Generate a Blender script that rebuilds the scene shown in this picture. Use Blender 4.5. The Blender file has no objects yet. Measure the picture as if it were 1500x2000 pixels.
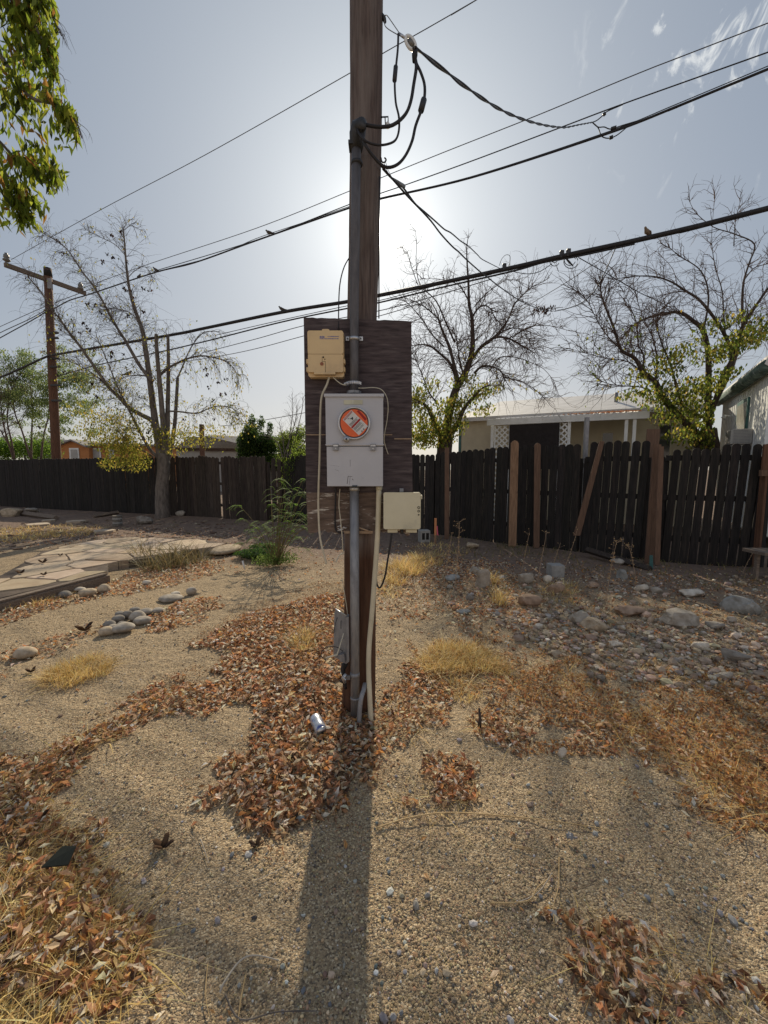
import bpy, bmesh, math, random
import numpy as np
from mathutils import Vector, Matrix
random.seed(7)
RNG = np.random.default_rng(11)
sc = bpy.context.scene
COL = sc.collection
R = math.radians

# ---------------------------------------------------------------- camera
F = 820.0; HZ = 915.0; EYE = 1.5          # focal length and horizon row for the 1500 x 2000 frame
PITCH = math.atan((1000 - HZ) / F)
cam = bpy.data.cameras.new('camera'); camo = bpy.data.objects.new('camera', cam); COL.objects.link(camo)
cam.sensor_fit = 'VERTICAL'; cam.sensor_height = 24.0; cam.lens = 24.0 * F / 2000.0
cam.clip_start = 0.05; cam.clip_end = 3000
camo.location = (0, 0, EYE); camo.rotation_euler = (R(90) - PITCH, 0, 0)
sc.camera = camo
CP, SP = math.cos(PITCH), math.sin(PITCH)
def ray(px, py):
    u = (px - 750) / F; v = (1000 - py) / F
    return Vector((u, CP + v * SP, -SP + v * CP))
def P(px, py, Y):                          # the point at world depth Y
    r = ray(px, py); t = Y / r.y
    return Vector((r.x * t, Y, EYE + r.z * t))
def G(px, py, z=0.0):                      # the point on the ground
    r = ray(px, py); t = (EYE - z) / -r.z
    return Vector((r.x * t, r.y * t, z))
def W(px, py, A, B):                       # the point in the upright plane through plan points A, B
    r = ray(px, py)
    nx, ny = -(B[1] - A[1]), (B[0] - A[0])
    t = (A[0] * nx + A[1] * ny) / (r.x * nx + r.y * ny)
    return Vector((r.x * t, r.y * t, EYE + r.z * t))

# ---------------------------------------------------------------- sky, sun, exposure
sd = ray(752, 452).normalized()            # towards the sun
ELEV = math.asin(sd.z) + R(3); AZ = math.atan2(sd.x, sd.y)
sl = Vector((math.sin(AZ) * math.cos(ELEV), math.cos(AZ) * math.cos(ELEV), math.sin(ELEV)))
sun = bpy.data.lights.new('sun', 'SUN'); suno = bpy.data.objects.new('sun', sun); COL.objects.link(suno)
sun.energy = 4.7; sun.angle = R(0.55); sun.color = (1.0, 0.87, 0.66)
suno.rotation_euler = (-sl).to_track_quat('-Z', 'Y').to_euler()
world = bpy.data.worlds.new('World'); sc.world = world; world.use_nodes = True
nt = world.node_tree; nt.nodes.clear()
def N(t, typ, **kw):
    n = t.nodes.new(typ)
    for k, v in kw.items(): setattr(n, k, v)
    return n
def math_n(t, op, a, b=None, c=None):
    n = N(t, 'ShaderNodeMath', operation=op)
    for i, v in enumerate((a, b, c)):
        if v is None: continue
        if isinstance(v, (int, float)): n.inputs[i].default_value = v
        else: t.links.new(v, n.inputs[i])
    return n.outputs[0]
def mixc(t, fac, a, b, mode='MIX'):
    n = N(t, 'ShaderNodeMix', data_type='RGBA', blend_type=mode)
    for sock, v in ((n.inputs[0], fac), (n.inputs[6], a), (n.inputs[7], b)):
        if isinstance(v, (int, float)): sock.default_value = v
        elif isinstance(v, tuple): sock.default_value = (*v, 1)
        else: t.links.new(v, sock)
    return n.outputs[2]
sky = N(nt, 'ShaderNodeTexSky', sky_type='NISHITA', sun_disc=False)
sky.sun_elevation = ELEV; sky.sun_rotation = AZ; sky.air_density = 1.0; sky.dust_density = 2.5; sky.ozone_density = 1.6
tc = N(nt, 'ShaderNodeTexCoord')
gam = N(nt, 'ShaderNodeGamma'); gam.inputs[1].default_value = 0.30; nt.links.new(sky.outputs[0], gam.inputs[0])
hsv = N(nt, 'ShaderNodeHueSaturation'); hsv.inputs['Saturation'].default_value = 1.0; nt.links.new(gam.outputs[0], hsv.inputs['Color'])
dot = N(nt, 'ShaderNodeVectorMath', operation='DOT_PRODUCT'); nt.links.new(tc.outputs['Generated'], dot.inputs[0]); dot.inputs[1].default_value = sd
ang = math_n(nt, 'ARCCOSINE', math_n(nt, 'MINIMUM', dot.outputs['Value'], 0.99999))
g1 = math_n(nt, 'EXPONENT', math_n(nt, 'MULTIPLY', math_n(nt, 'POWER', math_n(nt, 'DIVIDE', ang, R(1.35)), 2.0), -1.0))
g2 = math_n(nt, 'EXPONENT', math_n(nt, 'MULTIPLY', ang, -1 / R(2.9)))
g3 = math_n(nt, 'EXPONENT', math_n(nt, 'MULTIPLY', ang, -1 / R(13)))
glow = math_n(nt, 'ADD', math_n(nt, 'MULTIPLY', g1, 55.0), math_n(nt, 'ADD', math_n(nt, 'MULTIPLY', g2, 6.5), math_n(nt, 'MULTIPLY', g3, 3.3)))
glowc = N(nt, 'ShaderNodeVectorMath', operation='SCALE'); glowc.inputs[0].default_value = (1.0, 0.94, 0.82); nt.links.new(glow, glowc.inputs['Scale'])
# thin torn clouds, high up on the right
mp = N(nt, 'ShaderNodeMapping'); mp.inputs['Rotation'].default_value = (0, R(28), R(20)); mp.inputs['Location'].default_value = (3.1, .4, 1.0); mp.inputs['Scale'].default_value = (17, 9, 7)
nt.links.new(tc.outputs['Generated'], mp.inputs[0])
cn = N(nt, 'ShaderNodeTexNoise'); cn.inputs['Scale'].default_value = 1.5; cn.inputs['Detail'].default_value = 8; cn.inputs['Roughness'].default_value = 0.62; cn.inputs['Distortion'].default_value = 0.8
nt.links.new(mp.outputs[0], cn.inputs['Vector'])
cd = ray(1430, 40).normalized()
dot2 = N(nt, 'ShaderNodeVectorMath', operation='DOT_PRODUCT'); nt.links.new(tc.outputs['Generated'], dot2.inputs[0]); dot2.inputs[1].default_value = cd
cang = math_n(nt, 'ARCCOSINE', math_n(nt, 'MINIMUM', dot2.outputs['Value'], 0.99999))
creg = N(nt, 'ShaderNodeMapRange'); creg.inputs[1].default_value = R(13); creg.inputs[2].default_value = R(3); nt.links.new(cang, creg.inputs[0])
cth = N(nt, 'ShaderNodeMapRange', interpolation_type='SMOOTHSTEP'); cth.inputs[1].default_value = 0.57; cth.inputs[2].default_value = 0.70; nt.links.new(cn.outputs[0], cth.inputs[0])
cfac = math_n(nt, 'MULTIPLY', math_n(nt, 'MULTIPLY', cth.outputs[0], creg.outputs[0]), 0.95)
sepd = N(nt, 'ShaderNodeSeparateXYZ'); nt.links.new(tc.outputs['Generated'], sepd.inputs[0])
hzf = math_n(nt, 'EXPONENT', math_n(nt, 'MULTIPLY', math_n(nt, 'MAXIMUM', sepd.outputs[2], 0.0), -4.2))
tintc = mixc(nt, hzf, (1.36, 1.61, 1.92), (2.6, 2.6, 2.6))          # bluish above, milky haze near the horizon
skyt = mixc(nt, 1.0, hsv.outputs[0], tintc, 'MULTIPLY')
bk = N(nt, 'ShaderNodeMapRange'); bk.inputs[1].default_value = 0.1; bk.inputs[2].default_value = -0.8; nt.links.new(sepd.outputs[1], bk.inputs[0])     # added fill: unseen sky behind the camera made warmer and brighter to lift shadows
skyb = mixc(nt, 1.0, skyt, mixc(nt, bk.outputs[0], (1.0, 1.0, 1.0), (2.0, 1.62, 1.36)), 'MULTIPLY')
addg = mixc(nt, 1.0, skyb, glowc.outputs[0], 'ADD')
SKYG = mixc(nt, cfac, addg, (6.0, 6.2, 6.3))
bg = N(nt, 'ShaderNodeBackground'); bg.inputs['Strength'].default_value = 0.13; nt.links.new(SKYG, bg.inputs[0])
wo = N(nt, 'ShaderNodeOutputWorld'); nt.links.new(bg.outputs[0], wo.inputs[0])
sc.view_settings.view_transform = 'Standard'; sc.view_settings.look = 'None'
sc.view_settings.exposure = 0.0; sc.view_settings.gamma = 1.0
sc.cycles.max_bounces = 6; sc.cycles.transparent_max_bounces = 4; sc.cycles.use_denoising = True

# ---------------------------------------------------------------- numpy noise
def vnoise(x, y, s, seed=0):
    x = np.asarray(x, float) / s + 1000.3; y = np.asarray(y, float) / s + 1000.7
    xi = np.floor(x).astype(np.int64); yi = np.floor(y).astype(np.int64); fx = x - xi; fy = y - yi
    fx = fx * fx * (3 - 2 * fx); fy = fy * fy * (3 - 2 * fy)
    def h(a, b):
        n = (a * 374761393 + b * 668265263 + seed * 69069 + 12345) & 0xffffffff
        n = ((n ^ (n >> 13)) * 1274126177) & 0xffffffff
        return ((n ^ (n >> 16)) & 0xffff) / 65535.0
    return ((h(xi, yi) * (1 - fx) + h(xi + 1, yi) * fx) * (1 - fy) + (h(xi, yi + 1) * (1 - fx) + h(xi + 1, yi + 1) * fx) * fy)
def hgt(x, y):
    x = np.asarray(x, float); y = np.asarray(y, float)
    h = (vnoise(x, y, 1.3, 1) - .5) * .034 + (vnoise(x, y, .42, 2) - .5) * .022 + (vnoise(x, y, .16, 3) - .5) * .014 + (vnoise(x, y, .07, 4) - .5) * .006
    far = np.clip((y - 6) / 6, 0, 1)
    return h * (1 - .3 * far)
def H(x, y): return float(hgt(x, y))

# ---------------------------------------------------------------- mesh helpers
class MB:
    def __init__(s): s.v = []; s.f = []; s.c = []; s.smooth = []
    def add(s, vs, fs, col=(1, 1, 1), smooth=False):
        b = len(s.v); s.v += [tuple(q) for q in vs]; s.c += [col] * len(vs)
        s.f += [tuple(b + i for i in q) for q in fs]; s.smooth += [smooth] * len(fs); return s
    def box(s, lo, hi, M=None, col=(1, 1, 1), bev=0.0):
        x0, y0, z0 = lo; x1, y1, z1 = hi
        if bev <= 0:
            vs = [(x0, y0, z0), (x1, y0, z0), (x1, y1, z0), (x0, y1, z0), (x0, y0, z1), (x1, y0, z1), (x1, y1, z1), (x0, y1, z1)]
            fs = [(0, 3, 2, 1), (4, 5, 6, 7), (0, 1, 5, 4), (1, 2, 6, 5), (2, 3, 7, 6), (3, 0, 4, 7)]
            sm = False
        else:
            bm = bmesh.new(); bmesh.ops.create_cube(bm, size=1)
            for v in bm.verts: v.co = Vector(((x0 + x1) / 2 + v.co.x * (x1 - x0), (y0 + y1) / 2 + v.co.y * (y1 - y0), (z0 + z1) / 2 + v.co.z * (z1 - z0)))
            bmesh.ops.bevel(bm, geom=bm.edges[:], offset=bev, segments=2, affect='EDGES', profile=.6)
            bm.verts.index_update(); vs = [v.co.copy() for v in bm.verts]; fs = [tuple(v.index for v in f.verts) for f in bm.faces]; bm.free(); sm = False
        if M is not None: vs = [M @ Vector(q) for q in vs]
        return s.add(vs, fs, col, sm)
    def tube(s, pts, rad, n=8, cap=True, col=(1, 1, 1), smooth=True, flat=1.0, jitter=0):
        pts = [Vector(p) for p in pts]; m = len(pts)
        if not isinstance(rad, (list, tuple)): rad = [rad] * m
        t0 = (pts[1] - pts[0]).normalized(); up = Vector((0, 0, 1)) if abs(t0.z) < .9 else Vector((0, 1, 0))
        a = t0.cross(up).normalized(); vs = []
        for i, p in enumerate(pts):
            t = (pts[min(i + 1, m - 1)] - pts[max(i - 1, 0)]); t = t.normalized() if t.length > 1e-9 else t0
            a = (a - t * a.dot(t)); a = a.normalized() if a.length > 1e-6 else t.orthogonal().normalized(); b = t.cross(a)
            for k in range(n):
                th = 2 * math.pi * k / n; r = rad[i] * (1 + (random.uniform(-jitter, jitter) if jitter else 0))
                vs.append(p + a * math.cos(th) * r + b * math.sin(th) * r * flat)
        fs = []
        for i in range(m - 1):
            for k in range(n):
                k2 = (k + 1) % n; fs.append((i * n + k, i * n + k2, (i + 1) * n + k2, (i + 1) * n + k))
        if cap and n > 3: fs.append(tuple(range(n - 1, -1, -1))); fs.append(tuple((m - 1) * n + k for k in range(n)))
        return s.add(vs, fs, col, smooth)
    def prism(s, outline, y0, y1, M=None, col=(1, 1, 1)):      # outline in x,z ; extruded along y
        n = len(outline); vs = [(x, y0, z) for x, z in outline] + [(x, y1, z) for x, z in outline]
        fs = [tuple(range(n)), tuple(range(2 * n - 1, n - 1, -1))] + [(i, i + n, (i + 1) % n + n, (i + 1) % n) for i in range(n)]
        if M is not None: vs = [M @ Vector(q) for q in vs]
        return s.add(vs, fs, col)
    def cyl(s, p0, p1, r, n=16, col=(1, 1, 1)): return s.tube([p0, p1], r, n, True, col, False)
    def build(s, name, mat, parent=None):
        me = bpy.data.meshes.new(name)
        off = Vector((0, 0, 0)); q = parent
        while q is not None: off += q.location; q = q.parent
        v = np.array(s.v, dtype=float) - np.array(off); me.from_pydata([tuple(x) for x in v], [], s.f)
        me.polygons.foreach_set('use_smooth', s.smooth)
        at = me.color_attributes.new('tint', 'FLOAT_COLOR', 'POINT')
        c = np.ones((len(s.v), 4)); c[:, :3] = np.array(s.c); at.data.foreach_set('color', c.ravel())
        me.materials.append(mat); me.update()
        o = bpy.data.objects.new(name, me); COL.objects.link(o)
        if parent is not None: o.parent = parent
        return o
def bulk(name, V, Fc, C, mat, parent=None, smooth=False):      # V (n,3)  Fc (m,k)  C (n,3)
    off = Vector((0, 0, 0)); q = parent
    while q is not None: off += q.location; q = q.parent
    V = np.asarray(V, np.float32) - np.array(off, np.float32); Fc = np.asarray(Fc, np.int32); m, k = Fc.shape
    me = bpy.data.meshes.new(name); me.vertices.add(len(V)); me.vertices.foreach_set('co', V.ravel())
    me.loops.add(m * k); me.loops.foreach_set('vertex_index', Fc.ravel())
    me.polygons.add(m); me.polygons.foreach_set('loop_start', np.arange(0, m * k, k, dtype=np.int32))
    me.polygons.foreach_set('use_smooth', np.full(m, smooth))
    at = me.color_attributes.new('tint', 'FLOAT_COLOR', 'POINT')
    c = np.ones((len(V), 4), np.float32); c[:, :3] = C; at.data.foreach_set('color', c.ravel())
    me.materials.append(mat); me.update(calc_edges=True); me.validate()
    o = bpy.data.objects.new(name, me); COL.objects.link(o)
    if parent is not None: o.parent = parent
    return o
def tag(o, label, cat=None, group=None, kind=None):
    if label: o['label'] = label
    if cat: o['category'] = cat
    if group: o['group'] = group
    if kind: o['kind'] = kind
    return o
def thing(name, label, cat, loc, group=None):
    o = bpy.data.objects.new(name, None); COL.objects.link(o); o.location = loc; o.empty_display_size = .1
    return tag(o, label, cat, group)
def recenter(o):                                                # put a single-mesh thing's origin at its base
    me = o.data; n = len(me.vertices); a = np.empty(n * 3, np.float32); me.vertices.foreach_get('co', a); a = a.reshape(-1, 3)
    c = np.array([(a[:, 0].min() + a[:, 0].max()) / 2, (a[:, 1].min() + a[:, 1].max()) / 2, a[:, 2].min()], np.float32)
    me.vertices.foreach_set('co', (a - c).ravel()); o.location = [float(t) for t in c]; return o
def one(name, mb, mat, label, cat, group=None, kind=None): return tag(recenter(mb.build(name, mat)), label, cat, group, kind)

# ---------------------------------------------------------------- materials
def mat(name, c1, c2=None, scale=8, stretch=(1, 1, 1), rough=.8, metal=0, bump=.3, bdist=.01, detail=6, lo=.35, hi=.65,
        spec=.3, c3=None, s3=2.0, lo3=.5, hi3=.7, stretch3=(1, 1, 1), tint=True, trans=0.0, bscale=None):
    m = bpy.data.materials.new(name); m.use_nodes = True; t = m.node_tree; L = t.links
    b = t.nodes['Principled BSDF']; out = t.nodes['Material Output']
    tcn = N(t, 'ShaderNodeTexCoord'); mpn = N(t, 'ShaderNodeMapping'); mpn.inputs['Scale'].default_value = stretch
    L.new(tcn.outputs['Object'], mpn.inputs[0])
    nz = N(t, 'ShaderNodeTexNoise'); nz.inputs['Scale'].default_value = scale; nz.inputs['Detail'].default_value = detail; nz.inputs['Roughness'].default_value = .6
    L.new(mpn.outputs[0], nz.inputs['Vector'])
    mr = N(t, 'ShaderNodeMapRange'); mr.inputs[1].default_value = lo; mr.inputs[2].default_value = hi; L.new(nz.outputs[0], mr.inputs[0])
    colr = mixc(t, mr.outputs[0], c1, c2 or c1)
    if c3:
        mp3 = N(t, 'ShaderNodeMapping'); mp3.inputs['Scale'].default_value = stretch3; L.new(tcn.outputs['Object'], mp3.inputs[0])
        n3 = N(t, 'ShaderNodeTexNoise'); n3.inputs['Scale'].default_value = s3; n3.inputs['Detail'].default_value = 8; n3.inputs['Roughness'].default_value = .65; L.new(mp3.outputs[0], n3.inputs['Vector'])
        m3 = N(t, 'ShaderNodeMapRange'); m3.inputs[1].default_value = lo3; m3.inputs[2].default_value = hi3; L.new(n3.outputs[0], m3.inputs[0])
        colr = mixc(t, m3.outputs[0], colr, c3)
    if tint:
        at = N(t, 'ShaderNodeAttribute', attribute_name='tint'); colr = mixc(t, 1.0, colr, at.outputs['Color'], 'MULTIPLY')
    L.new(colr, b.inputs['Base Color']); b.inputs['Roughness'].default_value = rough; b.inputs['Metallic'].default_value = metal
    b.inputs['Specular IOR Level'].default_value = spec
    if bump:
        bs = nz.outputs[0]
        if bscale:
            n4 = N(t, 'ShaderNodeTexNoise'); n4.inputs['Scale'].default_value = bscale; n4.inputs['Detail'].default_value = 4; L.new(mpn.outputs[0], n4.inputs['Vector']); bs = n4.outputs[0]
        bp = N(t, 'ShaderNodeBump'); bp.inputs['Strength'].default_value = bump; bp.inputs['Distance'].default_value = bdist
        L.new(bs, bp.inputs['Height']); L.new(bp.outputs[0], b.inputs['Normal'])
    if trans > 0:
        tr = N(t, 'ShaderNodeBsdfTranslucent'); L.new(colr, tr.inputs[0]); mx = N(t, 'ShaderNodeMixShader'); mx.inputs[0].default_value = trans
        L.new(b.outputs[0], mx.inputs[1]); L.new(tr.outputs[0], mx.inputs[2]); L.new(mx.outputs[0], out.inputs[0])
    return m
M = {}
M['pole'] = mat('weathered_pole_wood', (.175, .130, .112), (.085, .062, .055), 7, (14, 14, .7), .9, bump=.8, bdist=.006, c3=(.22, .185, .165), s3=3, lo3=.45, hi3=.7, stretch3=(6, 6, .5))
M['pole_red'] = mat('brown_treated_wood', (.17, .085, .05), (.08, .04, .026), 6, (12, 12, .7), .85, bump=.6, bdist=.006)
M['ply'] = mat('weathered_plywood', (.105, .080, .082), (.045, .034, .036), 3.0, (2.6, 3, 22), .9, bump=.7, bdist=.004, c3=(.16, .13, .128), s3=4, lo3=.52, hi3=.72, stretch3=(1, 1, 9))
M['plypeel'] = mat('peeling_plywood', (.20, .145, .115), (.10, .07, .055), 7, (1, 4, 9), .9, bump=.9, bdist=.006, c3=(.62, .57, .50), s3=6, lo3=.56, hi3=.62, stretch3=(1, 1, 6))
M['rawwood'] = mat('raw_split_wood', (.42, .31, .21), (.30, .2, .13), 20, (1, 1, 8), .85)
M['galv'] = mat('galvanised_steel', (.32, .32, .33), (.22, .22, .235), 25, (2, 2, .5), .55, .5, bump=.1, c3=(.13, .12, .12), s3=6, lo3=.55, hi3=.8)
M['bright'] = mat('bright_zinc', (.6, .6, .6), (.4, .4, .42), 30, rough=.35, metal=.8, bump=.05)
M['meter'] = mat('grey_enamel', (.50, .50, .535), (.46, .46, .49), 5, rough=.45, bump=.03, spec=.5, c3=(.30, .30, .32), s3=9, lo3=.62, hi3=.8)
M['metal_dark'] = mat('dark_steel', (.07, .07, .075), (.04, .04, .04), 20, rough=.5, metal=.4, bump=.1)
M['tan'] = mat('tan_plastic', (.74, .55, .30), (.66, .48, .27), 4, rough=.5, bump=.02, spec=.4, c3=(.40, .30, .19), s3=5, lo3=.55, hi3=.8)
M['cream'] = mat('cream_plastic', (.66, .61, .45), (.57, .52, .37), 4, rough=.5, bump=.02, spec=.4, c3=(.36, .34, .28), s3=6, lo3=.55, hi3=.8)
M['pvc'] = mat('aged_pvc', (.66, .60, .45), (.52, .47, .34), 14, (1, 1, .4), .6, bump=.05)
M['pipe_dk'] = mat('weathered_conduit', (.16, .15, .155), (.10, .095, .10), 22, (2, 2, .4), .6, .3, bump=.1)
M['cable_w'] = mat('white_cable', (.60, .54, .42), (.5, .45, .34), 30, rough=.6, bump=0)
M['cable_k'] = mat('black_cable', (.022, .02, .022), (.035, .033, .035), 30, rough=.6, bump=0)
M['cable_g'] = mat('grey_cable', (.10, .095, .095), (.06, .055, .055), 30, rough=.6, bump=0)
M['alu'] = mat('dull_aluminium', (.25, .24, .22), (.16, .155, .145), 40, rough=.5, metal=.4, bump=.2)
M['porc'] = mat('white_porcelain', (.8, .8, .78), rough=.2, bump=0, spec=.6)
M['orange'] = mat('orange_label', (.80, .125, .018), (.72, .10, .015), 10, rough=.35, bump=0, spec=.5)
M['redink'] = mat('red_ink', (.33, .02, .02), rough=.5, bump=0)
M['paper'] = mat('white_label', (.70, .68, .66), (.62, .60, .58), 15, rough=.5, bump=0)
M['yellowed'] = mat('yellowed_sticker', (.62, .60, .46), (.5, .48, .36), 15, rough=.6, bump=0)
M['ink'] = mat('dark_ink', (.03, .04, .05), rough=.5, bump=0)
M['blueink'] = mat('blue_ink', (.16, .16, .34), rough=.5, bump=0)
M['fence'] = mat('dark_stained_fence', (.030, .027, .025), (.012, .011, .011), 8, (9, 9, .6), .9, bump=.6, bdist=.004, c3=(.050, .040, .034), s3=4, lo3=.5, hi3=.75, stretch3=(7, 7, .6))
M['fence_l'] = mat('faded_fence', (.060, .046, .038), (.026, .020, .018), 8, (9, 9, .6), .92, bump=.6, bdist=.004, c3=(.085, .068, .055), s3=4, lo3=.48, hi3=.75, stretch3=(7, 7, .6))
M['picket'] = mat('pale_new_picket', (.32, .20, .125), (.19, .115, .07), 7, (9, 9, .8), .9, bump=.5, bdist=.003, c3=(.10, .06, .04), s3=5, lo3=.6, hi3=.72)
M['picket_d'] = mat('brown_picket', (.19, .115, .078), (.11, .068, .048), 7, (9, 9, .8), .9, bump=.5, bdist=.003)
M['beam'] = mat('weathered_timber', (.24, .19, .15), (.12, .09, .07), 6, (1, 12, 12), .95, bump=.8, bdist=.01)
M['bark'] = mat('grey_bark', (.21, .18, .155), (.10, .085, .075), 9, (2, 2, .6), .95, bump=.9, bdist=.02)
M['bark_d'] = mat('dark_bark', (.095, .070, .058), (.045, .034, .03), 9, (2, 2, .6), .95, bump=.9, bdist=.02)
M['twig'] = mat('dark_twigs', (.12, .094, .082), (.065, .052, .046), 9, rough=.9, bump=0)
M['twig_red'] = mat('reddish_twigs', (.16, .11, .092), (.085, .06, .052), 9, rough=.9, bump=0)
M['leaf'] = mat('green_leaf', (1, 1, 1), (.75, .8, .7), 20, rough=.6, bump=0, trans=.68, spec=.25)
M['dryleaf'] = mat('dry_leaf', (1, 1, 1), (.72, .68, .62), 60, rough=.55, bump=.2, bdist=.002, trans=.36, spec=.35)
M['straw'] = mat('dry_straw', (1, 1, 1), (.85, .8, .7), 30, rough=.6, bump=0, trans=.36, spec=.35)
M['stone'] = mat('field_stone', (1, .96, .9), (.60, .55, .49), 14, rough=.9, bump=.8, bdist=.010, spec=.1, c3=(.40, .35, .30), s3=5, lo3=.5, hi3=.75)
M['gravel'] = mat('gravel_stone', (1, 1, 1), (.8, .8, .8), 60, rough=.9, bump=0, spec=.1)
M['flag'] = mat('flagstone', (.52, .43, .33), (.40, .325, .245), 3, rough=.9, bump=.5, bdist=.01, c3=(.34, .25, .18), s3=2.2, lo3=.5, hi3=.75, bscale=20)
M['white_paint'] = mat('old_white_paint', (.82, .83, .82), (.66, .68, .67), 4, rough=.6, bump=.1, c3=(.30, .24, .18), s3=2.2, lo3=.62, hi3=.75, stretch3=(3, 3, .4))
M['roofw'] = mat('white_coated_roof', (.72, .70, .68), (.56, .55, .53), 2.5, rough=.7, bump=.2, bdist=.02, stretch=(.5, 3, 3))
M['beige'] = mat('beige_siding', (.60, .54, .40), (.52, .46, .34), 3, rough=.8, bump=.1)
M['teal'] = mat('teal_paint', (.07, .18, .175), (.05, .11, .10), 6, rough=.6, bump=.1)
M['greenmold'] = mat('mouldy_fascia', (.14, .20, .17), (.05, .075, .06), 5, (1, 1, 3), rough=.8, bump=.4, c3=(.45, .48, .46), s3=6, lo3=.55, hi3=.7)
M['shade'] = mat('dark_shade_cloth', (.022, .018, .018), (.03, .025, .025), 10, rough=.9, bump=.1)
M['darkglass'] = mat('dark_window_glass', (.03, .035, .04), rough=.1, bump=0, spec=.6)
M['orangewall'] = mat('orange_stucco', (.50, .22, .085), (.42, .18, .07), 3, rough=.9, bump=.2)
M['brownroof'] = mat('brown_shingles', (.13, .095, .08), (.08, .06, .05), 8, rough=.95, bump=.4)
M['greyroof'] = mat('grey_shingles', (.30, .28, .27), (.2, .19, .18), 8, rough=.95, bump=.4)
M['palewall'] = mat('pale_wall', (.42, .41, .39), (.36, .35, .33), 3, rough=.9, bump=.1)
M['concrete'] = mat('concrete_block', (.36, .35, .33), (.27, .26, .245), 18, rough=.95, bump=.5, bdist=.004)
M['stakeor'] = mat('orange_tipped_stake', (.62, .26, .12), (.5, .22, .1), 10, rough=.8, bump=.1)
M['pink'] = mat('pink_ribbon', (.8, .16, .25), rough=.6, bump=0, trans=.3)
M['char'] = mat('charred_wood', (.015, .013, .012), (.03, .026, .023), 20, rough=.8, bump=.5)
M['canside'] = mat('printed_can', (.55, .57, .62), (.13, .16, .36), 24, (1, 1, 1), rough=.3, metal=.5, bump=.05, lo=.48, hi=.56)
M['feather'] = mat('dove_feathers', (1, 1, 1), (.8, .78, .75), 60, rough=.8, bump=.1)

# ground: sand with coloured grains, patches of bare brown dirt
def ground_mat():
    m = bpy.data.materials.new('sandy_ground'); m.use_nodes = True; t = m.node_tree; L = t.links; b = t.nodes['Principled BSDF']
    g = N(t, 'ShaderNodeNewGeometry').outputs['Position']
    def noise(s, d=5, r=.6):
        n = N(t, 'ShaderNodeTexNoise'); n.inputs['Scale'].default_value = s; n.inputs['Detail'].default_value = d; n.inputs['Roughness'].default_value = r; L.new(g, n.inputs['Vector']); return n.outputs[0]
    def rng(v, a, bb, c=0., d=1.):
        n = N(t, 'ShaderNodeMapRange'); n.inputs[1].default_value = a; n.inputs[2].default_value = bb; n.inputs[3].default_value = c; n.inputs[4].default_value = d; L.new(v, n.inputs[0]); return n.outputs[0]
    def vor(s):
        n = N(t, 'ShaderNodeTexVoronoi'); n.inputs['Scale'].default_value = s; L.new(g, n.inputs['Vector']); return n
    base = mixc(t, rng(noise(1.1), .35, .65), (.41, .305, .185), (.28, .205, .125))
    base = mixc(t, rng(noise(5.5), .40, .68), base, (.21, .155, .10))
    v1 = vor(185); v2 = vor(85)
    sep = N(t, 'ShaderNodeSeparateColor'); L.new(v1.outputs['Color'], sep.inputs[0])
    ramp = N(t, 'ShaderNodeValToRGB'); L.new(sep.outputs[0], ramp.inputs[0]); e = ramp.color_ramp.elements
    e[0].position = 0; e[0].color = (.07, .06, .05, 1); e[1].position = 1; e[1].color = (.76, .62, .42, 1)
    for p, c in ((.14, (.19, .15, .105, 1)), (.35, (.37, .27, .165, 1)), (.6, (.37, .27, .165, 1)), (.80, (.54, .415, .26, 1))):
        q = e.new(p); q.color = c
    grains = mixc(t, .72, base, ramp.outputs[0])
    sep2 = N(t, 'ShaderNodeSeparateColor'); L.new(v2.outputs['Color'], sep2.inputs[0])
    big = rng(sep2.outputs[1], .80, .83)
    bigc = mixc(t, sep2.outputs[0], (.13, .115, .10), (.62, .52, .38))
    inside = rng(v2.outputs['Distance'], .42, .36)
    grains = mixc(t, math_n(t, 'MULTIPLY', math_n(t, 'MULTIPLY', big, inside), .8), grains, bigc)
    # brown dirt farther back (towards the fence), broken up by noise
    sepg = N(t, 'ShaderNodeSeparateXYZ'); L.new(g, sepg.inputs[0])
    d1 = math_n(t, 'ADD', sepg.outputs[1], math_n(t, 'MULTIPLY', noise(.9, 4), 3.0))
    d1 = math_n(t, 'ADD', d1, math_n(t, 'MULTIPLY', sepg.outputs[0], .30))
    dirt = rng(d1, 6.6, 8.6)
    dirtc = mixc(t, rng(noise(9), .35, .65), (.27, .195, .15), (.19, .135, .105))
    c = mixc(t, dirt, grains, dirtc)
    L.new(c, b.inputs['Base Color']); b.inputs['Roughness'].default_value = .95; b.inputs['Specular IOR Level'].default_value = .15
    hs = math_n(t, 'ADD', math_n(t, 'MULTIPLY', v1.outputs['Distance'], -.35), math_n(t, 'ADD', math_n(t, 'MULTIPLY', noise(60, 4), 1.0), math_n(t, 'MULTIPLY', noise(14, 4), 2.6)))
    hs = math_n(t, 'ADD', hs, math_n(t, 'MULTIPLY', math_n(t, 'MULTIPLY', big, inside), .7))
    bp = N(t, 'ShaderNodeBump'); bp.inputs['Strength'].default_value = 1.0; bp.inputs['Distance'].default_value = .011; L.new(hs, bp.inputs['Height']); L.new(bp.outputs[0], b.inputs['Normal'])
    return m
M['ground'] = ground_mat()
M['soil'] = mat('dark_joint_soil', (.12, .09, .07), (.07, .052, .042), 12, rough=.95)

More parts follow.
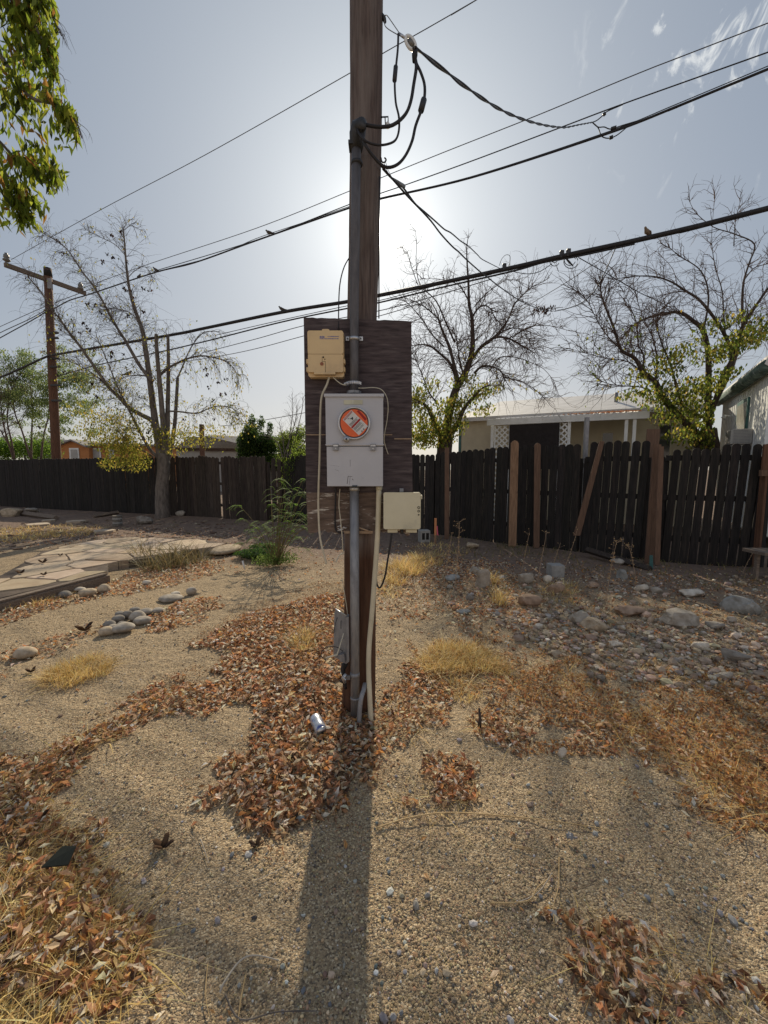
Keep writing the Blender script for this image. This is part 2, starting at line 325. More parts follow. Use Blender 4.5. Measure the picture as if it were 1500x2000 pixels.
# ---------------------------------------------------------------- ground sheet
def build_ground():
    nx, ny = 620, 700
    tx = np.linspace(-1, 1, nx); xs = 6 * tx + 290 * tx ** 7
    ty = np.linspace(0, 1, ny); ys = -3 + 14 * ty + 400 * ty ** 7
    X, Y = np.meshgrid(xs, ys); Z = hgt(X, Y); far = np.clip((np.hypot(X, Y) - 20) / 10, 0, 1); Z = Z * (1 - far)
    V = np.stack([X, Y, Z], -1).reshape(-1, 3); i = np.arange(ny - 1)[:, None] * nx + np.arange(nx - 1)[None, :]
    Fc = np.stack([i, i + 1, i + nx + 1, i + nx], -1).reshape(-1, 4)
    o = bulk('ground', V, Fc, np.ones((len(V), 3)), M['ground'], smooth=True); tag(o, None, kind='structure')
build_ground()
# ================================================================ the pole in the middle of the yard
def lerp(a, b, t): return a + (b - a) * t
def smooth_path(pts, k=6):
    pts = [Vector(p) for p in pts]; out = []
    for i in range(len(pts) - 1):
        p0 = pts[max(i - 1, 0)]; p1 = pts[i]; p2 = pts[i + 1]; p3 = pts[min(i + 2, len(pts) - 1)]
        for j in range(k):
            t = j / k
            out.append(.5 * ((2 * p1) + (-p0 + p2) * t + (2 * p0 - 5 * p1 + 4 * p2 - p3) * t * t + (-p0 + 3 * p1 - 3 * p2 + p3) * t ** 3))
    out.append(pts[-1]); return out
PY = 2.56                                   # pole axis depth
pole_prof = []
for py, l, r in ((1400, 668, 733), (1200, 672, 734), (1050, 673, 735), (800, 676, 735), (620, 678, 736), (500, 681, 740), (250, 684, 746), (0, 683, 748)):
    a = P(l, py, PY); b = P(r, py, PY); pole_prof.append(((a + b) / 2, (b - a).length / 2))
z0 = pole_prof[0][0].z; base = pole_prof[0][0].copy(); base.z = -.5
d = (pole_prof[-1][0] - pole_prof[3][0]).normalized()
pts = [base] + [p for p, r in pole_prof]; rr = [pole_prof[0][1] * 1.02] + [r for p, r in pole_prof]
top = pole_prof[-1][0]
for k in range(1, 6): pts.append(top + d * k * .8); rr.append(pole_prof[-1][1] * (1 - .012 * k))
pts2, rr2 = [], []
for i in range(len(pts) - 1):
    n = max(1, int((pts[i + 1] - pts[i]).length / .12))
    for j in range(n): pts2.append(pts[i].lerp(pts[i + 1], j / n)); rr2.append(lerp(rr[i], rr[i + 1], j / n))
pts2.append(pts[-1]); rr2.append(rr[-1])
mb = MB(); mb.tube(pts2, rr2, 40, True, jitter=.012)
mb.c = [((.62, .40, .27) if v[2] < 1.06 else (1, 1, 1)) for v in mb.v]      # the foot of the pole is a darker, redder brown
root = thing('utility_pole', 'thick weathered wooden pole standing in the yard behind the meter board', 'utility pole', (base.x, PY, 0))
mb.build('shaft', M['pole'], root)
for px, py in ((757, 235),):               # bracket with a small spool, and a hook lower down
    mb = MB(); y = PY - .03
    mb.tube([P(742, 229, y), P(758, 228, y), P(758, 241, y)], .004, 6); mb.tube([P(752, 229, y), P(753, 246, y)], .003, 6)
    mb.build('bracket', M['metal_dark'], root)
    mb = MB(); mb.tube([P(757, 239, y), P(757, 242, y), P(757, 245, y), P(757, 249, y)], [.007, .013, .010, .013], 10); mb.build('insulator', M['porc'], root)
mb = MB(); y = PY - .02
mb.tube(smooth_path([P(744, 308, y), P(746, 316, y), P(751, 317, y), P(754, 312, y), P(751, 308, y)], 4), .0045, 6)
mb.build('hook', M['metal_dark'], root)
mb = MB(); mb.tube([P(745, 30, PY - .02), P(750, 36, PY - .02), P(752, 43, PY - .03)], [.012, .012, .008], 8); mb.build('bolt', M['metal_dark'], root)
# reddish raw patch where the stain has worn off low down
BY = 2.445                                  # front face of the plywood
def slab(pxs, y0, y1, mb, col=(1, 1, 1)):   # outline given in the photograph, at the depth of the board
    mb.prism([(P(x, y, y0).x, P(x, y, y0).z) for x, y in pxs], y0, y1, None, col); return mb
random.seed(3)
def ragged(x0, y0, x1, y1, n, amp): return [(lerp(x0, x1, i / n) + (random.uniform(-amp, amp) if y0 != y1 else 0), lerp(y0, y1, i / n) + (random.uniform(-amp, amp) if x0 != x1 or True else 0) * (0 if y0 != y1 and abs(y1 - y0) > 50 else 1)) for i in range(n)]
board = thing('plywood_board', 'tall dark weathered plywood board fixed to the front of the pole', 'board', (P(700, 1035, BY).x, BY, P(700, 1035, BY).z))
mb = MB()
up = ragged(593, 620, 803, 627, 24, .8) + ragged(803.5, 628, 805.5, 957, 16, .4) + [(806, 957), (805, 962)]
slab([(593, 620)] + up[1:] + [(598, 962)], BY, BY + .018, mb); mb.build('panel', M['ply'], board)
mb = MB()
lo = [(598, 962.2), (805, 962.2), (804, 1010)] + [(lerp(800, 602, i / 30), 1036 + random.uniform(-3, 5) + (6 if i % 7 < 2 else 0)) for i in range(31)] + [(601, 1030)]
slab(lo, BY - .001, BY + .017, mb); mb.build('panel', M['plypeel'], board)
for (x0, x1, y) in ((598, 766, 849), (770, 803, 857), (715, 752, 1043 - 3)):
    mb = MB(); z = P(x0, y, BY).z; mb.box((P(x0, y, BY).x, BY - .005, z - .0035), (P(x1, y, BY).x, BY - .0005, z + .0025), None)
    if y == 1040:
        mb = MB(); mb.tube([P(700, 1030, BY - .04), P(722, 1038, BY - .05)], [.006, .004], 5)
    mb.build('splinter', M['rawwood'], board)
# cut-away ledge behind the lower conduit
mb = MB(); mb.box((P(672, 1040, BY).x, BY - .02, P(0, 1040, BY).z - .004), (P(728, 1040, BY).x, BY + .03, P(0, 1036, BY).z), None); mb.build('ledge', M['rawwood'], board)

# --- conduit down from the weatherhead
CY = 2.40
c = thing('service_mast', 'grey steel conduit with dark weatherhead running down into the meter box', 'conduit', P(692, 772, CY))
def ctr(y): return {300: 696, 450: 694, 600: 692, 765: 691.5}[y]
mp_ = [P(692, 772, CY), P(691.7, 700, CY), P(692, 600, CY), P(694, 450, CY), P(696, 290, CY)]
mb = MB(); mb.tube(mp_, .0245, 20); mb.build('pipe', M['pipe_dk'], c)
mb = MB()
hd = P(699, 262, CY)
mb.tube([P(697, 292, CY), P(697, 280, CY), P(698, 262, CY - .02), P(701, 247, CY - .035), P(706, 243, CY - .06), P(710, 250, CY - .085)], [.030, .038, .042, .040, .030, .012], 16)
mb.build('weatherhead', M['metal_dark'], c)
mb = MB(); mb.tube([P(697, 322, CY), P(697, 316, CY)], .031, 20); mb.build('strap', M['metal_dark'], c); mb = MB(); mb.box((P(681, 281, CY).x, CY - .03, P(0, 288, CY).z), (P(706, 281, CY).x, CY + .04, P(0, 281, CY).z)); mb.build('strap', M['metal_dark'], c)
for y in (662,):
    mb = MB(); a = P(675, y, BY); b = P(709, y, BY); z = a.z
    mb.box((a.x, BY - .006, z - .012), (a.x + .028, BY - .001, z + .012), bev=.002); mb.box((b.x - .028, BY - .006, z - .012), (b.x, BY - .001, z + .012), bev=.002)
    mb.tube([P(692, y + 3, CY), P(692, y - 3, CY)], .0295, 20)
    for q in (a.x + .012, b.x - .012): mb.cyl((q, BY - .011, z), (q, BY - .002, z), .005, 8, (.2, .2, .2))
    mb.build('pipe_strap', M['bright'], c)
mb = MB(); mb.tube([P(691.5, 752, CY), P(691.5, 746, CY)], .036, 20)
for k in range(10):
    th = R(180 + k * 20); q = P(691.5, 749, CY) + Vector((math.cos(th) * .038, math.sin(th) * .038, 0)); mb.box((q.x - .003, q.y - .003, q.z - .007), (q.x + .003, q.y + .003, q.z + .007))
a = P(676, 749, CY - .02); mb.tube([a, P(682, 749, CY - .02)], .012, 8); mb.cyl(P(672, 750, CY - .03), P(678, 748, CY - .03), .006)
mb.build('ground_clamp', M['bright'], c)
mb = MB(); mb.tube([P(691.5, 769, CY), P(691.5, 764, CY)], .040, 8, smooth=False); mb.build('locknut', M['galv'], c)

# --- meter box
MY = 2.325; mx = lambda x, y=MY: P(x, 850, y).x; mz = lambda y, Y=MY: P(700, y, Y).z
mbx = thing('electric_meter_box', 'large grey metal meter box with round orange warning label on the plywood board', 'meter box', (mx(692), BY, mz(950)))
mb = MB(); mb.box((mx(636), MY + .006, mz(871)), (mx(748.5), BY - .001, mz(770)), bev=.003); mb.build('cover', M['meter'], mbx)
mb = MB(); mb.box((mx(637), MY + .010, mz(950)), (mx(748), BY - .001, mz(872)), bev=.003); mb.build('cover', M['meter'], mbx)
mb = MB(); mb.box((mx(634), MY - .004, mz(775)), (mx(750), BY, mz(769)), bev=.002); mb.build('rain_lip', M['meter'], mbx); mb = MB(); mb.box((mx(635), MY + .001, mz(869.5)), (mx(750), MY + .0055, mz(867.6)), bev=.0006); mb.build('rain_lip', M['meter'], mbx)
mb = MB(); mb.box((mx(637), MY + .009, mz(872)), (mx(748), MY + .02, mz(870.7))); mb.build('seam', M['ink'], mbx)
for x in (655.5, 728.5):
    mb = MB(); mb.box((mx(x - 5.5), MY - .004, mz(880)), (mx(x + 5.5), MY + .0095, mz(867)), bev=.0015)
    h = mb.build('latch', M['galv'], mbx); mb = MB(); mb.box((mx(x - 4.6), MY - .0046, mz(873)), (mx(x + 4.6), MY - .0041, mz(868))); mb.build('recess', M['ink'], h)
    mb = MB(); mb.box((mx(x - 4.5), MY - .005, mz(872)), (mx(x + 4.5), MY - .0033, mz(868.6))); mb.cyl((mx(x), MY - .006, mz(876)), (mx(x), MY - .002, mz(876)), .004, 10)
    mb.build('hasp', M['bright'], h)
mb = MB(); mb.box((mx(672), MY + .003, mz(789.5)), (mx(708.5), MY + .0056, mz(781)), col=(1, 1, 1)); mb.box((mx(688), MY + .0022, mz(789.2)), (mx(691), MY + .0029, mz(781.2)), col=(1.1, 1.1, 1.2)); mb.build('sticker', M['yellowed'], mbx)
# screw, scratches and a small rust scrape are worn into the lower cover
mb = MB()
for x0, y0, x1, y1, w in ((684, 898, 684, 911, .0012), (643, 908, 663, 911, .0008), (680, 930, 678, 945, .0018), (684, 931, 682, 947, .0012), (680, 930, 688, 931, .0016), (688, 935, 690, 938, .0018), (654, 917, 662, 920, .001)):
    mb = MB(); mb.tube([P(x0, y0, MY + .0105), P(x1, y1, MY + .0105)], w, 4); mb.build('scratch', M['metal_dark'], mbx)
mb = MB(); mb.box((mx(687), MY + .006, mz(951)), (mx(697), MY + .0095, mz(948)), None); mb.build('slot', M['ink'], mbx)
# round meter cover
mcx, mcz = P(692, 827, MY).x, P(692, 827, MY).z; rad = P(724, 827, MY).x - mcx
mb = MB()
def disc(mb, cx, cz, y, r, n=64, thick=.004, col=(1, 1, 1)): mb.cyl((cx, y + thick, cz), (cx, y, cz), r, n, col)
ringpts = [Vector((mcx + math.cos(t) * (rad - .006), MY - .012, mcz + math.sin(t) * (rad - .006))) for t in np.linspace(0, 2 * math.pi, 65)]
mb.tube(ringpts, .006, 8, False); mb.cyl((mcx, MY + .006, mcz), (mcx, MY - .010, mcz), rad - .001, 64); mb.build('sealing_ring', M['bright'], mbx)
mb = MB(); disc(mb, mcx, mcz, MY - .0125, rad - .011, thick=.003); mb.build('socket_rim', M['metal_dark'], mbx)
mb = MB(); disc(mb, mcx, mcz, MY - .0165, rad - .016, thick=.004); lab = mb.build('meter_cover', M['orange'], mbx)
S = (rad) / 33.0                           # metres per photo pixel on the cover
zx = lambda cx, cy: (mcx + ((650 + cx / 17.65) - 692) * S, mcz - ((785 + cy / 17.65) - 827) * S)
Yl = MY - .0175
def poly(mbq, pts, y): mbq.prism([zx(*p) for p in pts], y, y + .0006)
A = np.array([340, 620]); B_ = np.array([650, 290]); Cc = np.array([1230, 850]); Dd = np.array([905, 1170])
def uv(u, v): return tuple((A + (B_ - A) * u) * (1 - v) + (Dd + (Cc - Dd) * u) * v)     # u across, v along the label
def band(mbq, u0, u1, v0, v1, y): poly(mbq, [uv(u0, v0), uv(u1, v0), uv(u1, v1), uv(u0, v1)], y)
mb = MB(); band(mb, 0, 1, 0, 1, Yl); band(mb, .03, .97, .1, .965, Yl - .0004); mb.build('warning_label', M['paper'], lab)
mb = MB(); band(mb, .05, .95, .022, .095, Yl - .0008); band(mb, .03, .97, .50, .585, Yl - .0011)
poly(mb, [(840, 330), (905, 290), (1190, 600), (1130, 660)], Yl + .0004); mb.build('warning_band', M['redink'], lab)
mb = MB()
random.seed(5)
for v in (.36, .385, .41, .44, .465, .615, .64, .665, .69, .715, .77, .80, .83):
    u = .07
    end = .55 if v == .36 else random.uniform(.8, .93)
    while u < end:
        w = random.uniform(.04, .10); band(mb, u, min(u + w, end), v, v + .011, Yl - .0012); u += w + .018
poly(mb, [(690, 520), (715, 590), (700, 640), (660, 610), (600, 600), (570, 590), (640, 575)], Yl - .0012)
poly(mb, [(515, 600), (540, 565), (555, 580), (530, 612)], Yl - .0012)
for q in ((1080, 950), (1015, 1020)):
    poly(mb, [(q[0] - 28, q[1]), (q[0], q[1] - 28), (q[0] + 28, q[1]), (q[0], q[1] + 28)], Yl - .0012)
mb.build('label_print', M['ink'], lab)
def text(s, size, mat_, parent, at, ang=0.0, name='lettering', ex=.0003, sx=1.0):
    cu = bpy.data.curves.new('t', 'FONT'); cu.body = s; cu.size = size; cu.align_x = 'CENTER'; cu.align_y = 'CENTER'; cu.extrude = ex
    o = bpy.data.objects.new('t', cu); COL.objects.link(o); bpy.context.view_layer.update()
    me = bpy.data.meshes.new_from_object(o); bpy.data.objects.remove(o)
    Mx = Matrix.Translation(at) @ Matrix.Rotation(R(90), 4, 'X') @ Matrix.Rotation(ang, 4, 'Z') @ Matrix.Diagonal((sx, 1, 1, 1))
    off = Vector((0, 0, 0)); q = parent
    while q is not None: off += q.location; q = q.parent
    me.transform(Matrix.Translation(-off) @ Mx); me.materials.clear(); me.materials.append(mat_)
    a = me.color_attributes.new('tint', 'FLOAT_COLOR', 'POINT'); a.data.foreach_set('color', [1.0] * (4 * len(me.vertices)))
    o = bpy.data.objects.new(name, me); COL.objects.link(o); o.parent = parent; return o
h = uv(.5, .058); hx, hz = zx(*h); angl = math.atan2(-(B_ - A)[1], (B_ - A)[0])
text('WARNING', .013, M['paper'], lab, (hx, Yl - .0012, hz), angl)
# lock hasp on the ring
mb = MB(); q = P(677, 858, MY - .012); mb.tube([q + Vector((0, .012, 0)), q - Vector((0, .014, 0))], .017, 16); mb.tube([P(674, 852, MY - .014), P(680, 857, MY - .014)], .008, 8)
mb.tube([P(669, 861, MY - .016), P(673, 855, MY - .016)], .003, 6); k = mb.build('ring_lock', M['bright'], mbx)
mb = MB(); mb.cyl(q - Vector((0, .0145, 0)), q - Vector((0, .0165, 0)), .006, 12); mb.build('keyhole', M['ink'], k)

# --- conduits below the box
c = thing('lower_conduit', 'straight grey steel conduit from the meter box down to the ground', 'conduit', G(693, 1390))
a = P(692, 948, CY); g = P(693.5, 1392, CY); g.z = -.05
mb = MB(); mb.tube([a, a.lerp(g, .5), g], .0262, 20); mb.build('pipe', M['galv'], c)
mb = MB(); mb.tube([P(692, 958, CY), P(692, 951, CY)], .031, 16); mb.build('bushing', M['bright'], c)
q = P(692, 954.5, CY)
mb = MB(); mb.tube([P(693, 1322, CY), P(693, 1313, CY)], .029, 16); mb.box((P(672, 1318, CY).x, CY - .012, P(0, 1326, CY).z), (P(684, 1318, CY).x, CY - .002, P(0, 1318, CY).z)); mb.build('pipe_strap', M['galv'], c)
mb = MB(); mb.tube([P(694, 1365, CY), P(694, 1361, CY)], .030, 16); mb.build('coupling', M['galv'], c)
mb = MB(); mb.tube([P(676, 1316, CY - .02), P(670, 1324, CY - .03), P(674, 1333, CY - .02)], [.008, .012, .010], 8); mb.cyl(P(668, 1322, CY - .04), P(675, 1328, CY - .04), .006); mb.build('ground_clamp', M['bright'], c)
pv = [P(740, 952, 2.40), P(737, 1050, 2.41), P(727, 1190, 2.41), P(721, 1260, 2.40), P(720, 1310, 2.39), P(722, 1360, 2.37), P(725, 1396, 2.37)]
pv[-1].z = -.04
c = one('pvc_conduit', MB().tube(smooth_path(pv, 4), .0148, 14), M['pvc'], 'slender cream plastic conduit slanting down the right of the steel pipe', 'conduit')
mb = MB(); mb.tube([P(740.5, 957, 2.40), P(740.5, 950, 2.40)], .018, 12); o = mb.build('fitting', M['cream'], c)
gp = [P(713, 1335, 2.40), P(711, 1345, 2.37), P(704, 1372, 2.33), P(700, 1400, 2.31)]; gp[-1].z = -.03
one('flexible_conduit', MB().tube(smooth_path(gp, 5), .014, 12, flat=.7), M['galv'], 'bent grey flexible pipe entering the leaves at the pole foot', 'conduit')

# --- telephone interface box
TY = 2.37; tx = lambda x, y=TY: P(x, 690, y).x; tz = lambda y, Y=TY: P(640, y, Y).z
t = thing('telephone_box', 'tan plastic telephone box at the upper corner of the plywood board', 'telephone box', (tx(636), BY, tz(735)))
def rrect(x0, z0, x1, z1, r, n=5):
    o = []
    for cx, cz, a0 in ((x1 - r, z0 + r, -90), (x1 - r, z1 - r, 0), (x0 + r, z1 - r, 90), (x0 + r, z0 + r, 180)):
        for i in range(n + 1): a = R(a0 + 90 * i / n); o.append((cx + math.cos(a) * r, cz + math.sin(a) * r))
    return o
mb = MB(); mb.prism(rrect(tx(600), tz(735), tx(671), tz(644.5), .014), TY + .02, BY - .001)
mb.prism(rrect(tx(628), tz(648), tx(643), tz(640), .008), TY + .022, TY + .034); mb.build('case', M['tan'], t)
mb = MB(); mb.prism(rrect(tx(601), tz(691.2), tx(670.5), tz(645.5), .011), TY, TY + .0198); o1 = mb.build('upper_cover', M['tan'], t)
mb = MB(); mb.prism(rrect(tx(601.5), tz(727), tx(670), tz(692.2), .007), TY - .003, TY + .0198); o2 = mb.build('lower_cover', M['tan'], t)
mb = MB(); mb.box((tx(613), TY - .012, tz(732)), (tx(655), TY + .018, tz(727.5)), bev=.003); mb.build('lip', M['tan'], t)
mb = MB(); mb.box((tx(635), TY - .0045, tz(727)), (tx(635.5), TY - .0031, tz(706))); mb.box((tx(629), TY - .0045, tz(706.5)), (tx(635.5), TY - .0031, tz(706)))
mb.box((tx(629), TY - .0045, tz(706.5)), (tx(629.4), TY - .0031, tz(698)))
mb.cyl((tx(631.5), TY - .005, tz(698)), (tx(631.5), TY - .003, tz(698)), .0045, 12); mb.cyl((tx(634.5), TY - .005, tz(702)), (tx(634.5), TY - .003, tz(702)), .003, 10)
mb.build('slot', M['char'], o2)
mb = MB(); mb.cyl((tx(628.5), TY - .006, tz(711)), (tx(628.5), TY - .003, tz(711)), .0095, 16); mb.build('screw', mat('rusty_screw', (.30, .12, .07), rough=.8, bump=.2), o2)
for x in (599, 671.5):
    mb = MB()
    for y in (700, 716): mb.box((tx(x - 2), TY + .012, tz(y + 9)), (tx(x + 2), TY + .05, tz(y)), bev=.002)
    mb.build('hinge', M['tan'], t)
mb = MB()
for k, x in enumerate((625, 628.3, 631.6)): mb.prism([(tx(x), tz(660)), (tx(x + 2.5), tz(660)), (tx(x + 2.5), tz(657)), (tx(x + 1.2), tz(656)), (tx(x), tz(657))], TY - .0008, TY - .0002)
random.seed(8)
for row, (y0, y1) in enumerate(((656.3, 658.2), (660.7, 662.4))):
    x = 640.5 if row == 0 else 625
    while x < 661:
        w = random.uniform(1.0, 3.2); mb.box((tx(x), TY - .0008, tz(y1)), (tx(min(x + w, 662)), TY - .0002, tz(y0))); x += w + random.uniform(.3, 1.2)
mb.build('lettering', M['blueink'], o1)

# --- cream box lower right
KY = 2.355; kx = lambda x: P(x, 1000, KY).x; kz = lambda y: P(786, y, KY).z
t = thing('cable_box', 'pale cream plastic utility box hanging at the lower corner of the board', 'utility box', (kx(786), KY + .05, kz(1038)))
mb = MB(); mb.prism(rrect(kx(750), kz(1034), kx(822), kz(964), .012), KY + .004, KY + .075); mb.build('case', M['cream'], t)
mb = MB(); mb.prism(rrect(kx(749), kz(1033), kx(821), kz(961.5), .010), KY - .01, KY + .003); o = mb.build('cover', M['cream'], t)
mb = MB()
for y, r in ((991, .006), (998, .0055), (1005, .003)):
    pts_ = [Vector((kx(817.5) + math.cos(a) * r, KY - .011, kz(y) + math.sin(a) * r)) for a in np.linspace(0, 6.283, 17)]; mb.tube(pts_, .0017, 5, False)
mb.build('screw', M['char'], o)
mb = MB(); mb.box((kx(757), KY + .01, kz(1041)), (kx(777), KY + .05, kz(1034.5)), bev=.003); mb.build('foot', M['cream'], t); mb = MB(); mb.box((kx(793), KY + .01, kz(1041)), (kx(815), KY + .05, kz(1034.5)), bev=.003); mb.build('foot', M['cream'], t)
mb = MB(); mb.tube([P(785, 1042, KY + .03), P(785, 1034, KY + .03)], .010, 10); mb.build('cable_gland', M['metal_dark'], t)
mb = MB(); mb.box((kx(781), KY + .06, kz(962)), (kx(789), BY - .001, kz(955)), bev=.002); mb.build('mounting_tab', M['galv'], t)
mb = MB(); mb.box((kx(821.5), KY + .0, kz(975)), (kx(824.5), KY + .02, kz(967)), bev=.002); mb.build('hinge', M['cream'], t)

# --- the small open box low on the left of the pole
t = thing('junction_box', 'small battered grey metal box hanging open low on the pole', 'junction box', P(668, 1295, 2.42))
def quad_box(c, y, th, mb): mb.prism([(P(x, yy, y).x, P(x, yy, y).z) for x, yy in c], y, y + th); return mb
mb = MB(); quad_box([(653, 1197), (655, 1189), (680, 1204), (681, 1292), (676, 1297), (668, 1292), (651, 1282)], 2.40, .006, mb)
quad_box([(676, 1206), (681, 1205), (682, 1292), (677, 1296)], 2.385, .05, mb); mb.build('case', M['galv'], t)
mb = MB(); v = [P(654, 1188, 2.40), P(657, 1186, 2.43), P(682, 1202, 2.43), P(681, 1205, 2.39), P(679, 1206, 2.385)]; mb.tube([P(655, 1189, 2.405), P(680, 1204, 2.395)], .007, 6, flat=.4); mb.build('rim', M['bright'], t)
mb = MB(); quad_box([(660, 1280), (672, 1277), (674, 1296), (664, 1292)], 2.37, .02, mb); mb.build('flap', M['galv'], t)
mb = MB(); mb.tube(smooth_path([P(659, 1206, 2.395), P(655, 1218, 2.39), P(652, 1236, 2.385)], 4), .002, 5)
mb.tube([P(666, 1212, 2.398), P(666, 1228, 2.398)], .0015, 4); mb.build('crack', M['ink'], t)
loop = [P(670, 1272, 2.38), P(658, 1264, 2.36), P(640, 1263, 2.34), P(629, 1272, 2.33), P(628, 1282, 2.33), P(636, 1288, 2.34)]
one('looped_wire', MB().tube(smooth_path(loop, 6), .0026, 6), M['cable_k'], 'thin black wire curling out of the small box low on the pole', 'wire')
one('grey_wire_stub', MB().tube([P(636, 1285, 2.33), P(658, 1279, 2.35), P(662, 1268, 2.36), P(671, 1237, 2.37)], [.004, .006, .003, .003], 6), M['cable_w'], 'stiff pale wire stub bent across the small box low on the pole', 'wire')
one('dark_wire_bundle', MB().tube(smooth_path([P(671, 1296, 2.42), P(669, 1310, 2.42), P(672, 1322, 2.42), P(667, 1332, 2.42)], 4), .012, 8).tube(smooth_path([P(677, 1296, 2.43), P(671, 1312, 2.43), P(675, 1345, 2.44)], 4), .01, 8), M['cable_k'], 'short black taped wire bundle under the small box on the pole', 'wire')
one('ground_wire', MB().tube(smooth_path([P(668, 1130, 2.43), P(674, 1165, 2.43), P(679, 1200, 2.44), P(682, 1230, 2.44)], 5), .0025, 6), M['cable_w'], 'thin pale wire down the left edge of the pole above the small box', 'wire')

# --- cables on the board
one('white_drop_cable', MB().tube(smooth_path([P(644, 733, 2.40), P(638, 752, 2.39), P(629, 772, 2.385), P(626, 800, 2.39), P(625, 850, 2.40), P(624, 900, 2.41), P(622, 960, 2.42), P(622, 1000, 2.42), P(624, 1040, 2.41), P(628, 1065, 2.40), P(634, 1088, 2.40), P(637, 1102, 2.40)], 5), .0058, 8), M['cable_w'], 'long thick white cable hanging from the tan telephone box past the meter box', 'cable')
one('thin_white_wire', MB().tube(smooth_path([P(648, 734, 2.40), P(655, 741, 2.38), P(662, 747, 2.37), P(669, 751, 2.365), P(676, 752, 2.36)], 5), .0028, 6).tube(smooth_path([P(700, 758, 2.37), P(712, 758, 2.37), P(730, 757, 2.38), P(745, 761, 2.38), P(755, 775, 2.38), P(758, 795, 2.38), P(756, 820, 2.39), P(751, 848, 2.40), P(751, 865, 2.42), P(758, 887, 2.435)], 5), .0026, 6), M['cable_w'], 'thin white wire looping round the right side of the meter box', 'wire')
one('black_ground_cable', MB().tube(smooth_path([P(765, 1043, 2.38), P(762, 1065, 2.38), P(757, 1095, 2.39), P(752, 1125, 2.40), P(743, 1147, 2.42), P(736, 1140, 2.43), P(735, 1110, 2.45)], 5), .0055, 8), M['cable_k'], 'black cable hanging in a hook below the cream box', 'cable')
one('thin_dark_cable', MB().tube(smooth_path([P(656, 952, 2.42), P(655, 990, 2.43), P(655, 1030, 2.43), P(662, 1040, 2.42), P(672, 1041, 2.42)], 5), .005, 6), M['cable_k'], 'thin dark cable dropping from the left underside of the meter box', 'cable')
one('frayed_bare_wire', MB().tube(smooth_path([P(664, 955, 2.42), P(662, 985, 2.41), P(665, 1015, 2.40), P(668, 1045, 2.40), P(670, 1080, 2.41)], 5), .003, 5).tube(smooth_path([P(671, 1080, 2.40), P(662, 1086, 2.38), P(656, 1098, 2.36)], 4), .004, 5), M['cable_w'], 'frayed pale wire dangling beside the steel conduit under the meter box', 'wire')
mb = MB()
for k in range(9):
    q = P(668 + random.uniform(-5, 4), 1028 + random.uniform(-4, 6), BY - .02); mb.tube([q, q + Vector((random.uniform(-.03, .03), random.uniform(-.02, 0), random.uniform(-.015, .015)))], [.004, .001], 4)
one('torn_foam_scrap', mb, M['paper'], 'scrap of torn white material stuck at the plywood foot', 'scrap')
one('side_wire', MB().tube([P(741, 345, 2.50), P(740.5, 450, 2.49), P(740, 622, 2.47)], .0035, 6), M['cable_k'], 'thin black wire straight down the right edge of the pole above the board', 'wire')
one('board_feed_wire', MB().tube(smooth_path([P(681, 505, 2.50), P(672, 522, 2.49), P(665, 548, 2.48), P(662, 580, 2.47), P(661, 645, 2.44)], 6), .0035, 6), M['cable_k'], 'thin black wire bowing out left of the pole above the tan box', 'wire')

# --- drip loops and dead end
def cable(name, pxs, r, m, label, cat='cable', n=8, k=6, splices=(), group=None):
    pts = [P(*q) for q in pxs]; o = one(name, MB().tube(smooth_path(pts, k), r, n), m, label, cat, group)
    for a, b in splices:
        mb = MB(); mb.tube([P(*a), P(*b)], r * 2.1, 8); mb.build('splice', M['metal_dark'], o)
    return o
D0 = 2.36
cable('drip_loop_cable', [(778, 66, 2.45), (777, 95, 2.42), (774, 125, 2.40), (771, 160, 2.39), (773, 200, 2.38), (779, 228, 2.37), (779, 255, 2.36), (772, 274, 2.35), (755, 282, 2.33), (735, 283, 2.32), (715, 276, 2.30), (702, 262, 2.32), (697, 248, 2.35)], .0055, M['cable_k'], 'innermost black drip loop, with a splice high beside the pole', splices=(((773, 130, 2.40), (770.5, 158, 2.39)),), group='drip loops')
cable('drip_loop_cable', [(810, 98, 2.42), (811, 118, 2.42), (813, 132, 2.41), (808, 165, 2.40), (803, 195, 2.38), (795, 218, 2.37), (782, 234, 2.36), (765, 245, 2.35), (745, 248, 2.34), (725, 246, 2.33), (708, 242, 2.34)], .0085, M['cable_k'], 'middle black drip loop, the thickest, entering the weatherhead', group='drip loops')
cable('drip_loop_cable', [(811, 98, 2.42), (813, 122, 2.42), (822, 142, 2.41), (829, 165, 2.41), (829, 190, 2.40), (823, 215, 2.39), (812, 245, 2.38), (805, 275, 2.37), (793, 302, 2.36), (778, 320, 2.35), (760, 327, 2.34), (745, 322, 2.33), (728, 304, 2.32), (714, 284, 2.31), (705, 262, 2.33)], .0075, M['cable_k'], 'outermost black drip loop, reaching lowest beside the pole', splices=(((828, 194, 2.40), (822, 217, 2.39)),), group='drip loops')
q0 = P(811, 96, 2.42)
one('splice_tape', MB().tube([P(811, 94, 2.42), P(810, 108, 2.42), P(809, 121, 2.42)], [.013, .015, .010], 10), M['cable_k'], 'black taped splice where the drip loops meet below the dead end clamp', 'tape')
de = thing('dead_end_clamp', 'pale oval dead end clamp holding the twisted service drop near the pole', 'clamp', P(800, 82, 2.42))
lo_ = []
for a in np.linspace(0, 2 * math.pi, 33):
    u_ = math.cos(a) * 15; v_ = math.sin(a) * 7.5; c_, s_ = math.cos(R(62)), math.sin(R(62)); lo_.append(P(802 + u_ * c_ - v_ * s_, 84 + u_ * s_ + v_ * c_, 2.42))
mb = MB(); mb.tube(lo_, .0085, 8, False); mb.build('loop', M['porc'], de)
